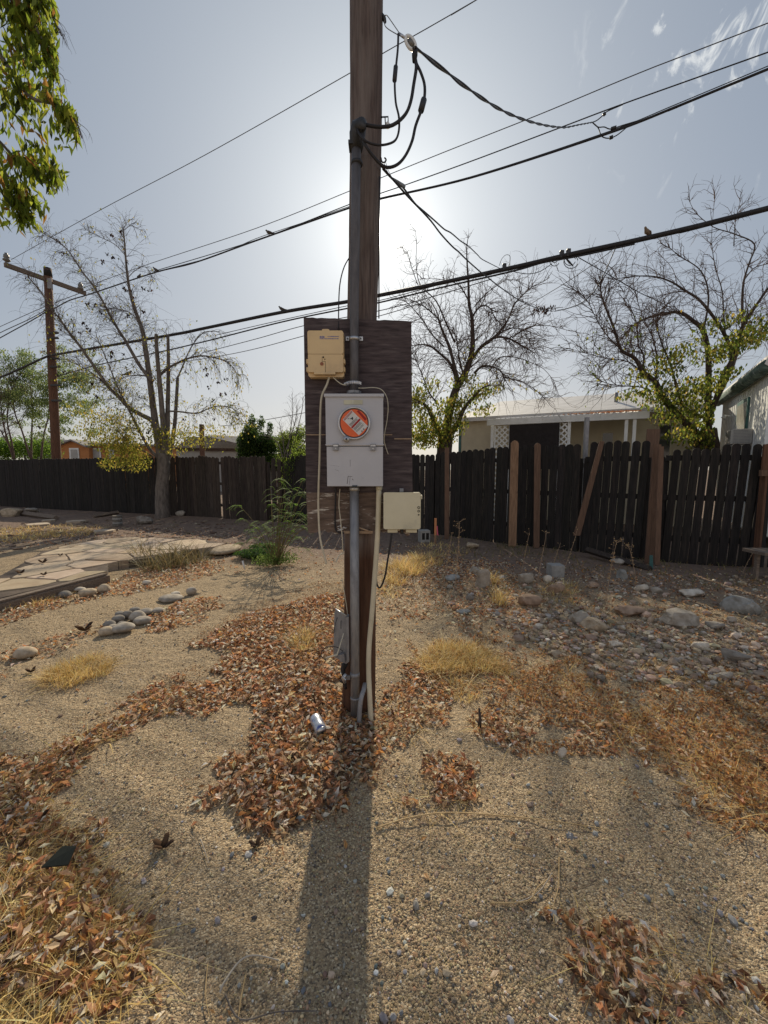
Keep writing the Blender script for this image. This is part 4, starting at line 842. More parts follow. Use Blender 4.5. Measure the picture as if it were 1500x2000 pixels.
mb.add(cl, [(j * (nx_ + 1) + i, j * (nx_ + 1) + i + 1, (j + 1) * (nx_ + 1) + i + 1, (j + 1) * (nx_ + 1) + i) for j in range(nz_) for i in range(nx_)], smooth=True)
mb.build('shade_cloth', M['shade'], hs)
# reddish leaves lying on the porch roof
n = 260; xs = L1 - np.abs(RNG.normal(0, .8, n)); ys = RNG.uniform(-1.5, -.3, n)
pp = np.array([tuple(Hm @ Vector((x, y, pz(y) + .05))) for x, y in zip(xs, ys)])
V, Fc, C = leaf_mesh(pp, RNG.uniform(.05, .09, n), .5, 'flat', pick([((.36, .15, .07), 2), ((.45, .25, .12), 1)], n)); tag(recenter(bulk('fallen_leaves', V, Fc, C, M['dryleaf'])), 'reddish fallen leaves lying on the corrugated porch roof', 'leaf litter', kind='stuff')
# white trailer
TA = math.atan2(3.7, 2.14); Tm = frame(6.66, 7.4, TA)          # local x runs back along the wall, y to its left is outside (negative y is inside)
tr = thing('white_trailer', 'old white trailer home with a mouldy green roof edge and teal window', 'trailer home', (8, 8, 0))
mb = MB(); mb.box((0, -3, .3), (4.4, 0, 3.16), Tm); mb.build('wall', M['white_paint'], tr)
mb = MB()
for k in range(22): x = .1 + k * .2; mb.box((x, .0005, .3), (x + .012, .008, 3.12), Tm)
mb.build('siding_rib', M['white_paint'], tr)
mb = MB(); mb.tube([Tm @ Vector((-.1, .10, 3.24)), Tm @ Vector((4.5, .10, 3.24))], .11, 10); mb.build('roof_edge', M['greenmold'], tr)
mb = MB(); prof = [(.14, 3.27), (.10, 3.42), (-.35, 3.62), (-1.5, 3.78), (-2.65, 3.62), (-3.1, 3.4), (-3.1, 3.165), (.0, 3.165)]
n = len(prof); vs = [Tm @ Vector((-.12, p[0], p[1])) for p in prof] + [Tm @ Vector((4.52, p[0], p[1])) for p in prof]
mb.add(vs, [tuple(range(n))[::-1], tuple(range(n, 2 * n))] + [(i, (i + 1) % n, (i + 1) % n + n, i + n) for i in range(n)]); mb.build('roof', M['roofw'], tr)
mb = MB(); mb.box((1.45, .002, 2.16), (2.45, .035, 2.94), Tm, bev=.004); w_ = mb.build('window', M['teal'], tr)
mb = MB(); mb.box((1.53, .03, 2.24), (2.37, .040, 2.86), Tm); mb.build('pane', mat('curtained_pane', (.42, .42, .36), (.3, .3, .26), 5, rough=.2, bump=0), w_)
mb = MB(); mb.box((-.03, -.02, .3), (.0, .03, 3.15), Tm); mb.build('corner_trim', M['white_paint'], tr)
mb = MB(); mb.tube([Tm @ Vector((3.1, .01, 2.72)), Tm @ Vector((3.1, .12, 2.74)), Tm @ Vector((3.1, .16, 2.68))], [.02, .03, .06], 8); mb.build('wall_lamp', M['white_paint'], tr)
mb = MB(); mb.box((.95, .01, 1.98), (1.5, .34, 2.27), Tm, bev=.01); a_ = mb.build('air_conditioner', M['palewall'], tr)
mb = MB()
for k in range(9): mb.box((1.0, .341, 2.0 + k * .029), (1.45, .346, 2.013 + k * .029), Tm); mb.box((.944, .04, 2.0 + k * .029), (.949, .30, 2.013 + k * .029), Tm)
mb.build('grille', M['galv'], a_)
# far houses on the left
oh = thing('orange_house', 'orange stucco house with white windows far behind the left fence', 'house', (P(200, 893, 30).x, 30, 0))
def fbox(x0, x1, y0, y1, Y, dp, m, name, root, zb=None):
    a = P(x0, y1, Y); b = P(x1, y0, Y); mb = MB(); mb.box((a.x, Y, a.z if zb is None else zb), (b.x, Y + dp, b.z)); return mb.build(name, m, root)
fbox(118, 290, 868, 893, 30.5, 6, M['orangewall'], 'wall', oh, 0)
mb = MB(); a, b, c_ = P(114, 872, 30), P(173, 874, 30), P(143, 861, 30); mb.prism([(a.x, 0), (b.x, 0), (b.x, b.z), (c_.x, c_.z), (a.x, a.z)], 30, 30.49); mb.build('gable', M['orangewall'], oh)
mb = MB()
for p, q in ((a, c_), (c_, b)): mb.prism([(p.x, p.z), (q.x, q.z), (q.x, q.z + .10), (p.x, p.z + .10)], 29.7, 36)
mb.build('roof', M['greyroof'], oh)
mb = MB(); a, b = P(173, 869, 30.2), P(292, 871, 30.2); mb.prism([(a.x, a.z), (b.x, b.z), (b.x, b.z + .14), (a.x, a.z + .14)], 30.1, 37); mb.build('roof', M['greyroof'], oh)
for x0, x1 in ((136, 153), (176, 196), (213, 222)):
    w_ = fbox(x0, x1, 875, 896, 29.93 if x0 < 150 else 30.43, .05, M['white_paint'], 'window', oh); fbox(x0 + 3, x1 - 3, 878, 895, 29.90 if x0 < 150 else 30.40, .02, M['palewall'], 'pane', w_)
bh = thing('brown_roofed_house', 'house with a brown roof and pale wall behind the left fence', 'house', (P(410, 893, 27).x, 27, 0))
fbox(345, 470, 874, 893, 27.3, 5, M['palewall'], 'wall', bh, 0)
mb = MB(); pts_ = [P(342, 874, 27), P(372, 853, 28.5), P(475, 856, 28.5), P(480, 876, 27)]
mb.add([tuple(q) for q in pts_] + [tuple(q + Vector((0, .15, -.18))) for q in pts_], [(0, 1, 2, 3), (7, 6, 5, 4), (0, 3, 7, 4), (1, 0, 4, 5), (2, 1, 5, 6), (3, 2, 6, 7)]); mb.build('roof', M['brownroof'], bh)
mb = MB(); pts_ = [P(400, 851, 26.5), P(418, 849, 27.5), P(476, 853, 27.5), P(474, 868, 26.0)]
mb.add([tuple(q) for q in pts_] + [tuple(q + Vector((0, .1, -.15))) for q in pts_], [(0, 1, 2, 3), (7, 6, 5, 4), (0, 3, 7, 4), (1, 0, 4, 5), (2, 1, 5, 6), (3, 2, 6, 7)]); mb.build('roof', M['greyroof'], bh)
q = P(393, 880, 26); mb = MB(); mb.tube([Vector((q.x, 26, 0)), P(394, 829, 26)], [.16, .15], 10); ob = one('wooden_post_stub', mb, M['pole_red'], 'short reddish wooden pole standing before the brown roofed house', 'post')
fh = thing('flat_roofed_house', 'low building with a pale flat roof behind the green hedge', 'house', (P(90, 893, 34).x, 34, 0)); fbox(60, 118, 862, 893, 34, 5, M['palewall'], 'wall', fh, 0); fbox(58, 120, 858, 862.3, 33.8, 5.4, M['roofw'], 'roof', fh)
cm = thing('blue_striped_camper', 'pale camper with a blue band glimpsed through the gap in the fence', 'camper', (P(550, 960, 16).x, 16, 0))
fbox(515, 600, 890, 960, 16, 3, M['palewall'], 'wall', cm, .3); fbox(518, 598, 893, 914, 15.96, .03, mat('blue_band', (.13, .27, .32), (.10, .2, .25), 4, rough=.5, bump=0), 'stripe', cm); fbox(512, 603, 885.5, 890.2, 15.9, 3.3, M['greyroof'], 'roof', cm)
Lm = Matrix.Translation((P(540, 950, 13.2).x, 13.2, 0)); mb = MB(); lattice(mb, 0, 1.1, 0, 1.25, 0, Lm, .13, .04); one('lattice_screen', mb, M['picket'], 'weathered wooden lattice screen behind the gap in the fence', 'lattice')
# ================================================================ trees
def proj(q):
    d = Vector(q) - Vector((0, 0, EYE)); z = d.y * CP - d.z * SP; v = (d.y * SP + d.z * CP) / z
    return 750 + F * d.x / z, 1000 - F * v
def limb_path(pxs, Y, dy, k=5):
    n = len(pxs); pts = [P(x, y, Y + dy * (i / (n - 1)) ** 1.2) for i, (x, y) in enumerate(pxs)]
    return smooth_path(pts, k)
class Tree:
    def __init__(s): s.wood = MB(); s.tw = MB(); s.tips = []; s.samples = []
    def limb(s, pxs, Y, r0, r1, dy=0, n=8, tips=False):       # radii in photo pixels
        p = limb_path(pxs, Y, dy); m = len(p); sc_ = Y / F
        rr = [(r0 + (r1 - r0) * (i / (m - 1)) ** .8) * sc_ for i in range(m)]
        s.wood.tube(p, rr, n, True, jitter=.035); return p, rr
    def grow(s, p, d, L, r, lvl, droop=0., up=0., wig=.22, kids=2, seg=5, spread=(.5, 1.1), curl=0.):
        pts = [p.copy()]; d = d.normalized(); st = L / seg; side = d.cross(Vector((random.uniform(-1, 1), random.uniform(-1, 1), random.uniform(-1, 1)))).normalized()
        dirs = [d]
        for i in range(seg):
            d = (d + Vector([random.uniform(-wig, wig) for _ in range(3)]) + Vector((0, 0, up - droop * (i / seg) * 1.6)) + side * curl).normalized()
            pts.append(pts[-1] + d * st); dirs.append(d)
        s.tw.tube(pts, [r * 1.1 * (1 - .62 * i / seg) for i in range(seg + 1)], 3 if r < .008 else 5, False)
        s.samples += [(q, lvl) for q in pts[1:]]
        if lvl > 0:
            for k in range(kids):
                i = random.randint(1, seg); dd = dirs[i]; ax_ = dd.cross(Vector([random.uniform(-1, 1) for _ in range(3)])).normalized()
                nd = Matrix.Rotation(random.uniform(*spread), 3, ax_) @ dd
                s.grow(pts[i], nd, L * random.uniform(.42, .75), r * .55, lvl - 1, droop, up, wig, kids, max(3, seg - 1), spread, curl)
        else: s.tips.append(pts[-1])
    def sprout(s, path, rr, n, L, r, lvl, t0=.25, up=.3, tmax=1.0, **kw):
        m = len(path)
        for _ in range(n):
            t = random.uniform(t0, tmax); i = min(m - 2, int(t * (m - 1))); d = (path[i + 1] - path[i]).normalized()
            ax_ = d.cross(Vector([random.uniform(-1, 1) for _ in range(3)])).normalized(); nd = (Matrix.Rotation(random.uniform(.5, 1.2), 3, ax_) @ d) + Vector((0, 0, up))
            s.grow(path[i].lerp(path[i + 1], random.random()), nd, L * random.uniform(.5, 1.15) * (1.25 - .5 * t), r, lvl, **kw)
GREENS = [((.24, .29, .05), 3), ((.15, .20, .04), 3), ((.40, .39, .07), 1.8), ((.32, .24, .07), .7)]
YELLG = [((.42, .38, .07), 3), ((.30, .29, .06), 2), ((.52, .38, .09), 1.4), ((.16, .19, .04), 1.3)]
def foliage(root, pts, size, wr, mode, palette, name='foliage', curl=(.05, .4), m='leaf'):
    n = len(pts); V, Fc, C = leaf_mesh(np.array([tuple(p) for p in pts]), RNG.uniform(size[0], size[1], n), wr, mode, pick(palette, n), curl)
    return bulk(name, V, Fc, C, M[m], root)
def cluster(c, rad, n): 
    q = RNG.normal(size=(n, 3)); q /= np.linalg.norm(q, axis=1)[:, None]; q *= (RNG.uniform(0, 1, (n, 1)) ** .45)
    return [Vector(c) + Vector((a * rad[0], b * rad[1], d_ * rad[2])) for a, b, d_ in q]

# --- bare weeping tree on the left, in front of the fence
random.seed(31)
T = Tree(); Y = 12.9
T.limb([(318, 1014), (317, 985), (317, 950), (320, 915), (318, 885)], Y, 13.5, 11.0, n=14)
T.limb([(312, 1016), (310, 1008), (314, 998)], Y - .05, 5, 8, n=8)
L = {}
def A_(k, pxs, r0, r1, dy): L[k] = T.limb(pxs, Y, r0 * .9, r1 * .9, dy)
A_('a', [(316, 905), (307, 850), (300, 800), (293, 745), (284, 680), (278, 645), (262, 600), (252, 560), (246, 510), (243, 470), (240, 446)], 9, .8, .4)
A_('b', [(312, 830 + 12), (297, 822), (276, 810), (253, 797), (232, 775), (213, 757), (192, 727), (173, 700), (150, 668), (133, 647), (116, 622), (103, 607), (80, 570), (57, 543)], 5.5, .8, -1.2)
A_('c', [(298, 745), (275, 717), (257, 687), (243, 662), (233, 647), (216, 618), (200, 587), (180, 555), (160, 530), (143, 503), (127, 483), (103, 466), (80, 453)], 4.2, .6, .9)
A_('d', [(322, 890), (318, 820), (313, 760), (309, 717), (306, 680), (305, 652)], 6.5, 3.2, -.5)
A_('e', [(325, 890), (327, 830), (328, 780), (329, 717), (328, 654)], 6.5, 3.0, .3)
A_('f', [(325, 905), (335, 868), (341, 830), (344, 790), (347, 738)], 5.5, 3.3, .6)
A_('f2', [(347, 738), (357, 715), (366, 693), (380, 668), (397, 650), (415, 647), (430, 648)], 1.8, .5, .5)
A_('g', [(308, 893), (293, 878), (277, 850), (265, 826), (253, 803), (243, 783), (233, 763), (218, 727), (200, 683), (188, 655)], 3.8, .6, -.9)
A_('h', [(312, 733), (330, 718), (353, 706), (375, 698), (397, 695), (420, 699), (443, 707), (458, 722), (466, 745)], 3.0, .5, .5)
A_('i', [(330, 803), (350, 804), (383, 807), (405, 799), (425, 793), (450, 796), (463, 806), (468, 820)], 2.0, .5, -.5)
A_('j', [(300, 893), (280, 880), (258, 868), (243, 855), (228, 840)], 2.0, .6, -.6)
A_('k', [(270, 837), (245, 834), (225, 824), (205, 818)], 1.6, .5, .4)
A_('l', [(222, 768), (200, 745), (178, 728), (150, 712), (118, 698)], 2.0, .5, .8)
A_('m', [(298, 737), (275, 733), (250, 735), (232, 742)], 1.6, .5, .5)
A_('n', [(278, 645), (264, 620), (245, 607), (215, 603), (190, 608)], 1.4, .4, -.4)
A_('o', [(248, 545), (262, 530), (280, 521), (292, 530), (300, 550)], .9, .3, .3)
A_('p', [(246, 500), (225, 478), (200, 465), (180, 455), (165, 447)], .9, .3, -.3)
A_('q', [(242, 450), (255, 441), (270, 447), (284, 452)], .7, .3, .2)
for k, n, Lg, dr in (('a', 75, .9, .22), ('b', 85, .95, .3), ('c', 95, .9, .28), ('g', 45, .8, .35), ('h', 42, .8, .75), ('i', 34, .8, .7), ('f2', 16, .6, .5), ('f', 14, .8, .6), ('j', 18, .7, .4), ('k', 16, .7, .4), ('l', 30, .8, .35), ('m', 14, .7, .3), ('n', 22, .7, .3), ('d', 16, .7, .4), ('e', 16, .7, .4), ('o', 12, .5, .3), ('p', 14, .45, .2), ('q', 8, .35, .2)):
    T.sprout(*L[k], int(n * 1.7), Lg, .0058, 1, t0=.18 if k not in 'de' else .3, up=.25, droop=dr, wig=.32, kids=3, seg=6)
t1 = thing('bare_tree', 'multi-stemmed nearly bare tree with drooping twigs before the left fence', 'tree', (P(318, 1010, Y).x, Y, 0))
T.wood.build('trunk', M['bark'], t1); T.tw.build('twigs', M['twig'], t1)
sm = [q for q, l in T.samples]
lowp = [q for q in random.sample(sm, min(len(sm), 9000)) if random.random() < max(.10, min(.85, (6.0 - q.z) / 4.2))]
lp = [q + Vector([random.uniform(-.05, .05) for _ in range(3)]) for q in random.sample(lowp, min(len(lowp), 5200))]
for cx, cy, rx, rz, n in ((235, 875, .6, .45, 900), (262, 900, .5, .38, 700), (222, 862, .8, .4, 520), (340, 862, .5, .5, 300), (365, 850, .5, .35, 220), (300, 850, .55, .45, 260), (390, 862, .45, .3, 160), (215, 905, .3, .25, 260), (180, 845, .6, .4, 300), (205, 820, .7, .4, 260), (160, 800, .6, .4, 180), (420, 845, .4, .3, 120), (250, 830, .7, .4, 260)):
    lp += cluster(P(cx, cy, Y - .4), (rx, .5, rz), n)
foliage(t1, lp, (.04, .085), .6, 'hang', YELLG)
dk = []
for (x, y) in ((120, 495), (113, 471), (218, 461), (237, 452), (210, 497), (200, 511), (222, 505), (249, 513), (247, 568), (244, 565), (255, 567), (280, 565), (292, 567), (264, 584), (172, 594), (184, 597), (198, 611), (250, 618), (281, 609), (163, 632), (170, 640), (177, 645), (155, 651), (117, 643), (84, 685), (187, 680), (217, 696), (242, 693), (217, 689), (402, 722), (405, 733), (442, 741), (427, 749), (430, 770), (441, 768), (415, 781), (363, 727), (272, 775), (190, 775), (171, 767), (197, 743), (181, 750), (406, 757), (418, 818), (359, 820), (289, 846), (78, 835), (193, 724), (52, 541), (127, 728), (112, 733)):
    dk += cluster(P(x, y, Y - random.uniform(.2, .5)), (.055, .05, .06), 7)
foliage(t1, dk, (.05, .10), .6, 'hang', [((.035, .022, .018), 3), ((.09, .04, .02), 1)], 'dead_leaves', m='dryleaf')
bird(P(250, 735, Y + .35), R(185), 1.25, 'large pale grey dove sitting on a low branch inside the bare tree', (.24, .24, .24))

# --- bare tree behind the black fence, right of the board
random.seed(41)
T = Tree(); Y = 10.9
S = lambda pts: [(780 + x / 4.445, 430 + y / 4.445) for x, y in pts]
T.limb([(866, 905), (868, 880), (870, 850)], Y, 16, 14, n=12)
def B(k, pts, r0, r1, dy): L[k] = T.limb(S(pts), Y, r0 * .82, r1 * .8, dy)
L = {}
B('t1', [(400, 1900), (420, 1750), (450, 1600), (500, 1450), (560, 1350), (610, 1230), (635, 1100), (635, 980), (630, 850), (605, 720), (600, 560), (590, 400), (585, 250), (600, 130)], 12, .5, .5)
B('t2', [(380, 1880), (330, 1800), (280, 1700), (240, 1620), (180, 1580), (110, 1540)], 8, 1.5, -.6)
B('t3', [(430, 1870), (500, 1780), (560, 1640), (640, 1540), (720, 1460), (790, 1430)], 8, 1.2, -.8)
B('t4', [(500, 1440), (480, 1330), (430, 1230), (330, 1140), (260, 1090), (180, 1080), (110, 1090)], 5, .8, .8)
B('t5', [(510, 1400), (440, 1120), (390, 1000), (360, 920), (330, 850), (230, 760), (160, 720)], 4.5, .6, -.6)
B('t6', [(640, 1190), (720, 1090), (830, 1020), (920, 1020), (1000, 1050), (1080, 1100), (1150, 1140)], 4.5, .7, -.8)
B('t7', [(700, 1110), (830, 1010), (900, 930), (950, 850), (1000, 730), (1060, 660), (1150, 580), (1270, 520), (1330, 440)], 3.5, .4, .9)
B('t8', [(650, 1330), (700, 1280), (760, 1265), (850, 1290), (900, 1340), (915, 1400)], 3.5, .8, -.5)
B('t9', [(790, 1300), (860, 1200), (950, 1185), (1050, 1200), (1150, 1240), (1250, 1290), (1340, 1400), (1390, 1540)], 1.8, .3, .8)
B('t10', [(900, 1360), (1000, 1385), (1100, 1420), (1200, 1490), (1290, 1580)], 1.8, .3, -.4)
B('t11', [(630, 850), (680, 770), (740, 740), (790, 770), (830, 850), (890, 910)], 2.6, .5, .5)
B('t12', [(620, 740), (570, 640), (510, 560), (430, 530), (330, 510), (190, 510)], 1.7, .4, -.5)
B('t13', [(480, 1060), (400, 880), (330, 720), (270, 650), (200, 590), (160, 500), (145, 350), (150, 200), (140, 90)], 2.2, .35, .6)
B('t14', [(390, 1100), (290, 1000), (210, 880), (120, 770), (40, 700), (-60, 690)], 1.8, .4, -.6)
B('t15', [(660, 740), (740, 650), (830, 580), (930, 520), (1040, 520)], 1.5, .3, .6)
B('t16', [(980, 1020), (1080, 950), (1180, 915), (1290, 915), (1400, 940), (1480, 960)], 1.6, .3, .7)
B('t17', [(160, 560), (110, 420), (70, 280), (20, 230)], 1.0, .3, .6)
B('t18', [(340, 1600), (260, 1500), (200, 1350), (150, 1230), (110, 1150)], 2.2, .5, .4)
B('t19', [(560, 1350), (520, 1200), (500, 1050), (470, 940)], 2.4, .5, .5)
B('t20', [(850, 1000), (960, 940), (1060, 950), (1120, 1020), (1200, 1140)], 1.5, .3, .4)
for k in L:
    if k in ('t1',): (T.sprout(*L[k], 62, .85, .0085, 2, t0=.2, tmax=.62, up=.15, droop=.12, wig=.28, kids=2, seg=5), T.sprout(*L[k], 34, .34, .0065, 1, t0=.62, up=.3, wig=.28, kids=2, seg=4))
    elif k in ('t2', 't3'): T.sprout(*L[k], 26, .8, .006, 1, t0=.3, up=.3, droop=.05, wig=.3, kids=3)
    elif k in ('t17', 't9', 't10', 't15', 't16', 't12', 't13', 't14'): T.sprout(*L[k], 28 if k not in ('t13', 't7', 't17') else 16, .60 if k not in ('t13', 't7', 't17') else .36, .0068, 1, t0=.1, up=.15, droop=.12, wig=.33, kids=3)
    else: T.sprout(*L[k], 46, .85, .0078, 1, t0=.12, up=.2, droop=.15, wig=.33, kids=3)
t2 = thing('bare_tree', 'rounded bare tree with yellow green lower leaves behind the fence beside the board', 'tree', (P(868, 880, Y).x, Y, 0))
T.wood.build('trunk', M['bark_d'], t2); T.tw.build('twigs', M['twig_red'], t2)
lp = []
for x, y, rx, rz, n in ((830, 830, .55, .45, 800), (815, 780, .35, .35, 380), (860, 850, .5, .35, 560), (900, 790, .35, .28, 300), (935, 768, .3, .25, 280), (870, 800, .4, .3, 320), (945, 800, .25, .18, 120), (890, 830, .35, .3, 300), (820, 860, .4, .25, 400), (925, 690, .3, .2, 40), (905, 745, .4, .22, 160), (840, 755, .3, .22, 100), (965, 760, .25, .15, 100)):
    lp += cluster(P(x, y, Y - .25), (rx, .6, rz), n)
lp += [q for q, l in random.sample(T.samples, 260) if q.z < 4.0]
foliage(t2, lp, (.05, .10), .55, 'hang', YELLG + GREENS)
dk = []
for x, y in ((1052, 600), (1062, 606), (1070, 610), (1078, 600), (1045, 610)): dk += cluster(P(x, y, 9.7), (.10, .05, .08), 16)
foliage(t2, dk, (.05, .09), .5, 'hang', [((.07, .035, .03), 2), ((.12, .06, .03), 1)], 'dead_leaves', m='dryleaf')
T_ = MB(); T_.tube([P(1100, 600, 9.7), P(1052, 604, 9.7), P(1000, 640, 10.4)], [.006, .008, .004], 5); T_.build('twig', M['twig_red'], t2)

# --- the broad tree at the right, leafy below and bare above
random.seed(51)
T = Tree(); Y = 9.6; L = {}
S2 = lambda pts: [(1000 + x / 3, 380 + y / 3) for x, y in pts]
T.limb([(1382, 910), (1380, 870), (1376, 840)], Y, 22, 19, n=12)
def C_(k, pts, r0, r1, dy): L[k] = T.limb(S2(pts), Y, r0 * .8, r1 * .8, dy)
C_('u1', [(1130, 1440), (1060, 1380), (960, 1280), (880, 1180), (840, 1100), (770, 1040), (720, 960), (640, 910), (600, 790), (540, 640), (520, 560), (530, 470)], 10, .6, -.5)
C_('u2', [(1150, 1400), (1150, 1150), (1150, 950), (1120, 800), (1060, 740), (980, 690), (880, 700), (800, 720), (720, 760), (660, 820), (600, 900)], 8, .6, .6)
C_('u3', [(1160, 1300), (1240, 1060), (1290, 950), (1250, 830), (1190, 730), (1100, 620), (1010, 560), (930, 510), (830, 480), (700, 480), (590, 500)], 6, .5, -.8)
C_('u4', [(1170, 1250), (1290, 1000), (1350, 780), (1410, 680), (1500, 550), (1560, 470)], 7, 1.2, -.6)
C_('u5', [(1350, 780), (1350, 600), (1360, 500), (1390, 400), (1420, 290), (1300, 230), (1180, 190), (1080, 110), (1040, 40)], 3, .4, .8)
C_('u6', [(1300, 900), (1430, 830), (1490, 760), (1600, 700)], 5, 1, .4)
C_('u7', [(840, 1100), (850, 980), (840, 900), (820, 830), (760, 700), (720, 560)], 3, .4, .5)
C_('u8', [(770, 1040), (770, 940), (740, 880), (730, 760), (690, 650), (650, 560)], 2.4, .4, -.4)
C_('u9', [(1110, 1300), (1000, 1230), (930, 1000), (880, 880), (850, 760), (870, 640)], 4, .5, -.7)
C_('u10', [(1120, 800), (1150, 640), (1140, 520), (1090, 430), (980, 360), (920, 310), (850, 280)], 2.4, .4, .9)
C_('u11', [(1250, 830), (1240, 700), (1230, 560), (1190, 420), (1170, 250), (1190, 0)], 2.0, .3, .7)
C_('u12', [(640, 910), (560, 830), (500, 740), (440, 620), (370, 560)], 1.6, .3, -.5)
C_('u13', [(760, 1040), (680, 980), (560, 960), (430, 930), (330, 900)], 1.8, .3, .5)
C_('u14', [(880, 1180), (760, 1130), (640, 1120), (540, 1100), (460, 1040)], 1.8, .3, -.4)
C_('u15', [(1360, 500), (1420, 430), (1500, 400), (1560, 330)], 1.6, .4, .3)
C_('u16', [(1300, 300), (1310, 150), (1350, 0)], 1.2, .3, .3)
for k in L:
    n = {'u1': 105, 'u2': 115, 'u3': 120, 'u4': 50, 'u5': 40, 'u10': 40, 'u9': 60, 'u11': 30, 'u16': 12, 'u15': 25}.get(k, 42)
    lv = 2 if k in ('u2', 'u3') else 1
    T.sprout(*L[k], int(n * (.42 if lv == 2 else .85)), .80 if k not in ('u5', 'u10', 'u11', 'u16', 'u15') else .48, .0074, lv, t0=.2, up=.2, droop=.05, wig=.30, kids=3 if lv == 1 else 3)
t3 = thing('bare_tree', 'broad tree with bare upper twigs and leafy base beside the white trailer', 'tree', (P(1380, 880, Y).x, Y, 0))
T.wood.build('trunk', M['bark_d'], t3); T.tw.build('twigs', M['twig_red'], t3)
lp = []
for x, y, rx, rz, n in ((1330, 770, .55, .4, 700), (1290, 730, .35, .3, 320), (1370, 810, .45, .4, 700), (1345, 850, .5, .25, 520), (1400, 690, .4, .3, 480), (1440, 670, .4, .3, 560), (1470, 650, .35, .35, 480), (1410, 740, .4, .3, 500), (1300, 700, .3, .25, 220), (1260, 765, .3, .25, 240), (1330, 690, .3, .25, 220), (1385, 640, .3, .25, 200), (1250, 730, .28, .2, 120), (1230, 770, .22, .12, 70), (1310, 810, .4, .3, 420), (1290, 780, .35, .25, 300), (1440, 620, .3, .2, 160), (1370, 760, .35, .3, 350), (1390, 870, .35, .2, 360)):
    lp += cluster(P(x, y, Y - .25), (rx * .85, .7, rz * .9), int(n * .62))
lp += [q for q, l in random.sample(T.samples, 420) if q.z < 4.6]
lp = [q for q in lp if not (proj(q)[0] > 1396 and proj(q)[1] > 778 - (proj(q)[0] - 1396))]
foliage(t3, lp, (.055, .105), .6, 'hang', [((.10, .13, .03), 4), ((.17, .21, .045), 3)] + GREENS + YELLG)

# --- feathery thin-stemmed trees and hedge on the far left
random.seed(61)
T = Tree(); Y = 19.5; L = {}
for i, pts in enumerate(([(29, 897), (18, 870), (5, 848), (-12, 815)], [(27, 897), (12, 850), (4, 810), (-2, 760)], [(59, 894), (50, 865), (42, 839), (30, 810), (24, 770), (18, 730)], [(61, 897), (62, 846), (64, 798), (60, 755), (66, 715)], [(80, 897), (85, 852), (93, 820), (100, 780), (112, 745)], [(28, 897), (22, 860), (14, 820), (20, 770), (38, 730)])):
    L[i] = T.limb(pts, Y, 2.0, .5, random.uniform(-1, 1)); T.sprout(*L[i], 34, 1.2, .010, 1, t0=.45, up=.2, droop=.1, kids=3)
t5 = thing('feathery_tree', 'feathery light green tree with thin pinkish stems behind the far left fence', 'tree', (P(55, 897, Y).x, Y, 0))
T.wood.build('trunk', M['twig_red'], t5); T.tw.build('twigs', M['twig_red'], t5)
lp = []
for _ in range(150):
    x = random.gauss(75, 66); y = random.gauss(765, 42)
    if x > 190 or y < 670: continue
    lp += cluster(P(x, y, Y + random.uniform(-1.2, 1.2)), (.42, .35, .22), int(random.uniform(60, 190)))
foliage(t5, lp, (.07, .13), .4, 'hang', [((.24, .30, .13), 3), ((.14, .20, .07), 2), ((.34, .38, .16), 2)])
lp = []
for _ in range(70): lp += cluster(P(random.uniform(-30, 106), random.uniform(862, 892), 21 + random.uniform(-.5, .5)), (.5, .5, .38), 110)
V, Fc, C = leaf_mesh(np.array([tuple(p) for p in lp]), RNG.uniform(.07, .13, len(lp)), .5, 'rand', pick([((.20, .32, .05), 3), ((.13, .22, .04), 2)], len(lp)))
hd_ = bulk('foliage', V, Fc, C, M['leaf']); hg = thing('hedge', 'bright green leafy hedge behind the far left fence', 'hedge', (P(40, 893, 21).x, 21, 0)); hd_.data.transform(Matrix.Translation(-hg.location)); hd_.parent = hg
mb = MB()
for k in range(14): q = P(-30 + k * 10.5, 895, 21); mb.tube([Vector((q.x, 21, 0)), q + Vector((random.uniform(-.2, .2), 0, .2))], .02, 5)
mb.build('stems', M['twig'], hg)
# --- dark bush, lighter bush, bare shrub left of the board
def bush(name, label, cl, Y, pal, size, stems, mode='rand', wr=.5, shoots=0, sh=(0, 0)):
    base = P(cl[0][0], 900, Y); base.z = 0; rt = thing(name, label, 'bush', base); lp = []
    for x, y, rx, rz, n in cl: lp += cluster(P(x, y, Y + random.uniform(-.3, .3)), (rx, rx * .9, rz), n)
    foliage(rt, lp, size, wr, mode, pal); mb = MB()
    for _ in range(stems):
        x, y, rx, rz, n = random.choice(cl); q = P(x + random.uniform(-4, 4), y, Y); b0 = base + Vector((random.uniform(-.3, .3), random.uniform(-.2, .2), 0)); mb.tube(smooth_path([b0, b0.lerp(q, .5) + Vector((random.uniform(-.1, .1), 0, .1)), q], 3), [.03] * 4 + [.02, .015, .01], 5)
    mb.build('stems', M['twig'], rt); return rt
random.seed(71)
DG = [((.06, .11, .035), 3), ((.10, .165, .045), 2), ((.18, .25, .06), 1.2)]
cl = []
for _ in range(46):
    x = random.uniform(474, 545); top = 826 + abs(x - 496) * .55 if x > 490 else 826 + (490 - x) * 1.6; y = random.uniform(top + 4, 905); cl.append((x, y, .30, .30, 330))
for x, y in ((492, 823), (511, 826), (527, 838), (481, 843)): cl.append((x, y, .14, .28, 220))
bush('dark_bush', 'dense dark green bush rising behind the left fence', cl, 15.5, DG, (.05, .10), 10)
cl = []
for _ in range(34):
    x = random.uniform(546, 603); y = random.uniform(838 + abs(x - 588) * .35, 905); cl.append((x, y, .26, .28, 260))
bush('light_bush', 'lighter yellow green bush behind the fence gap, beside the board', cl, 14.6, [((.26, .33, .08), 3), ((.36, .42, .10), 2), ((.15, .21, .06), 1)], (.05, .09), 10)
T = Tree()
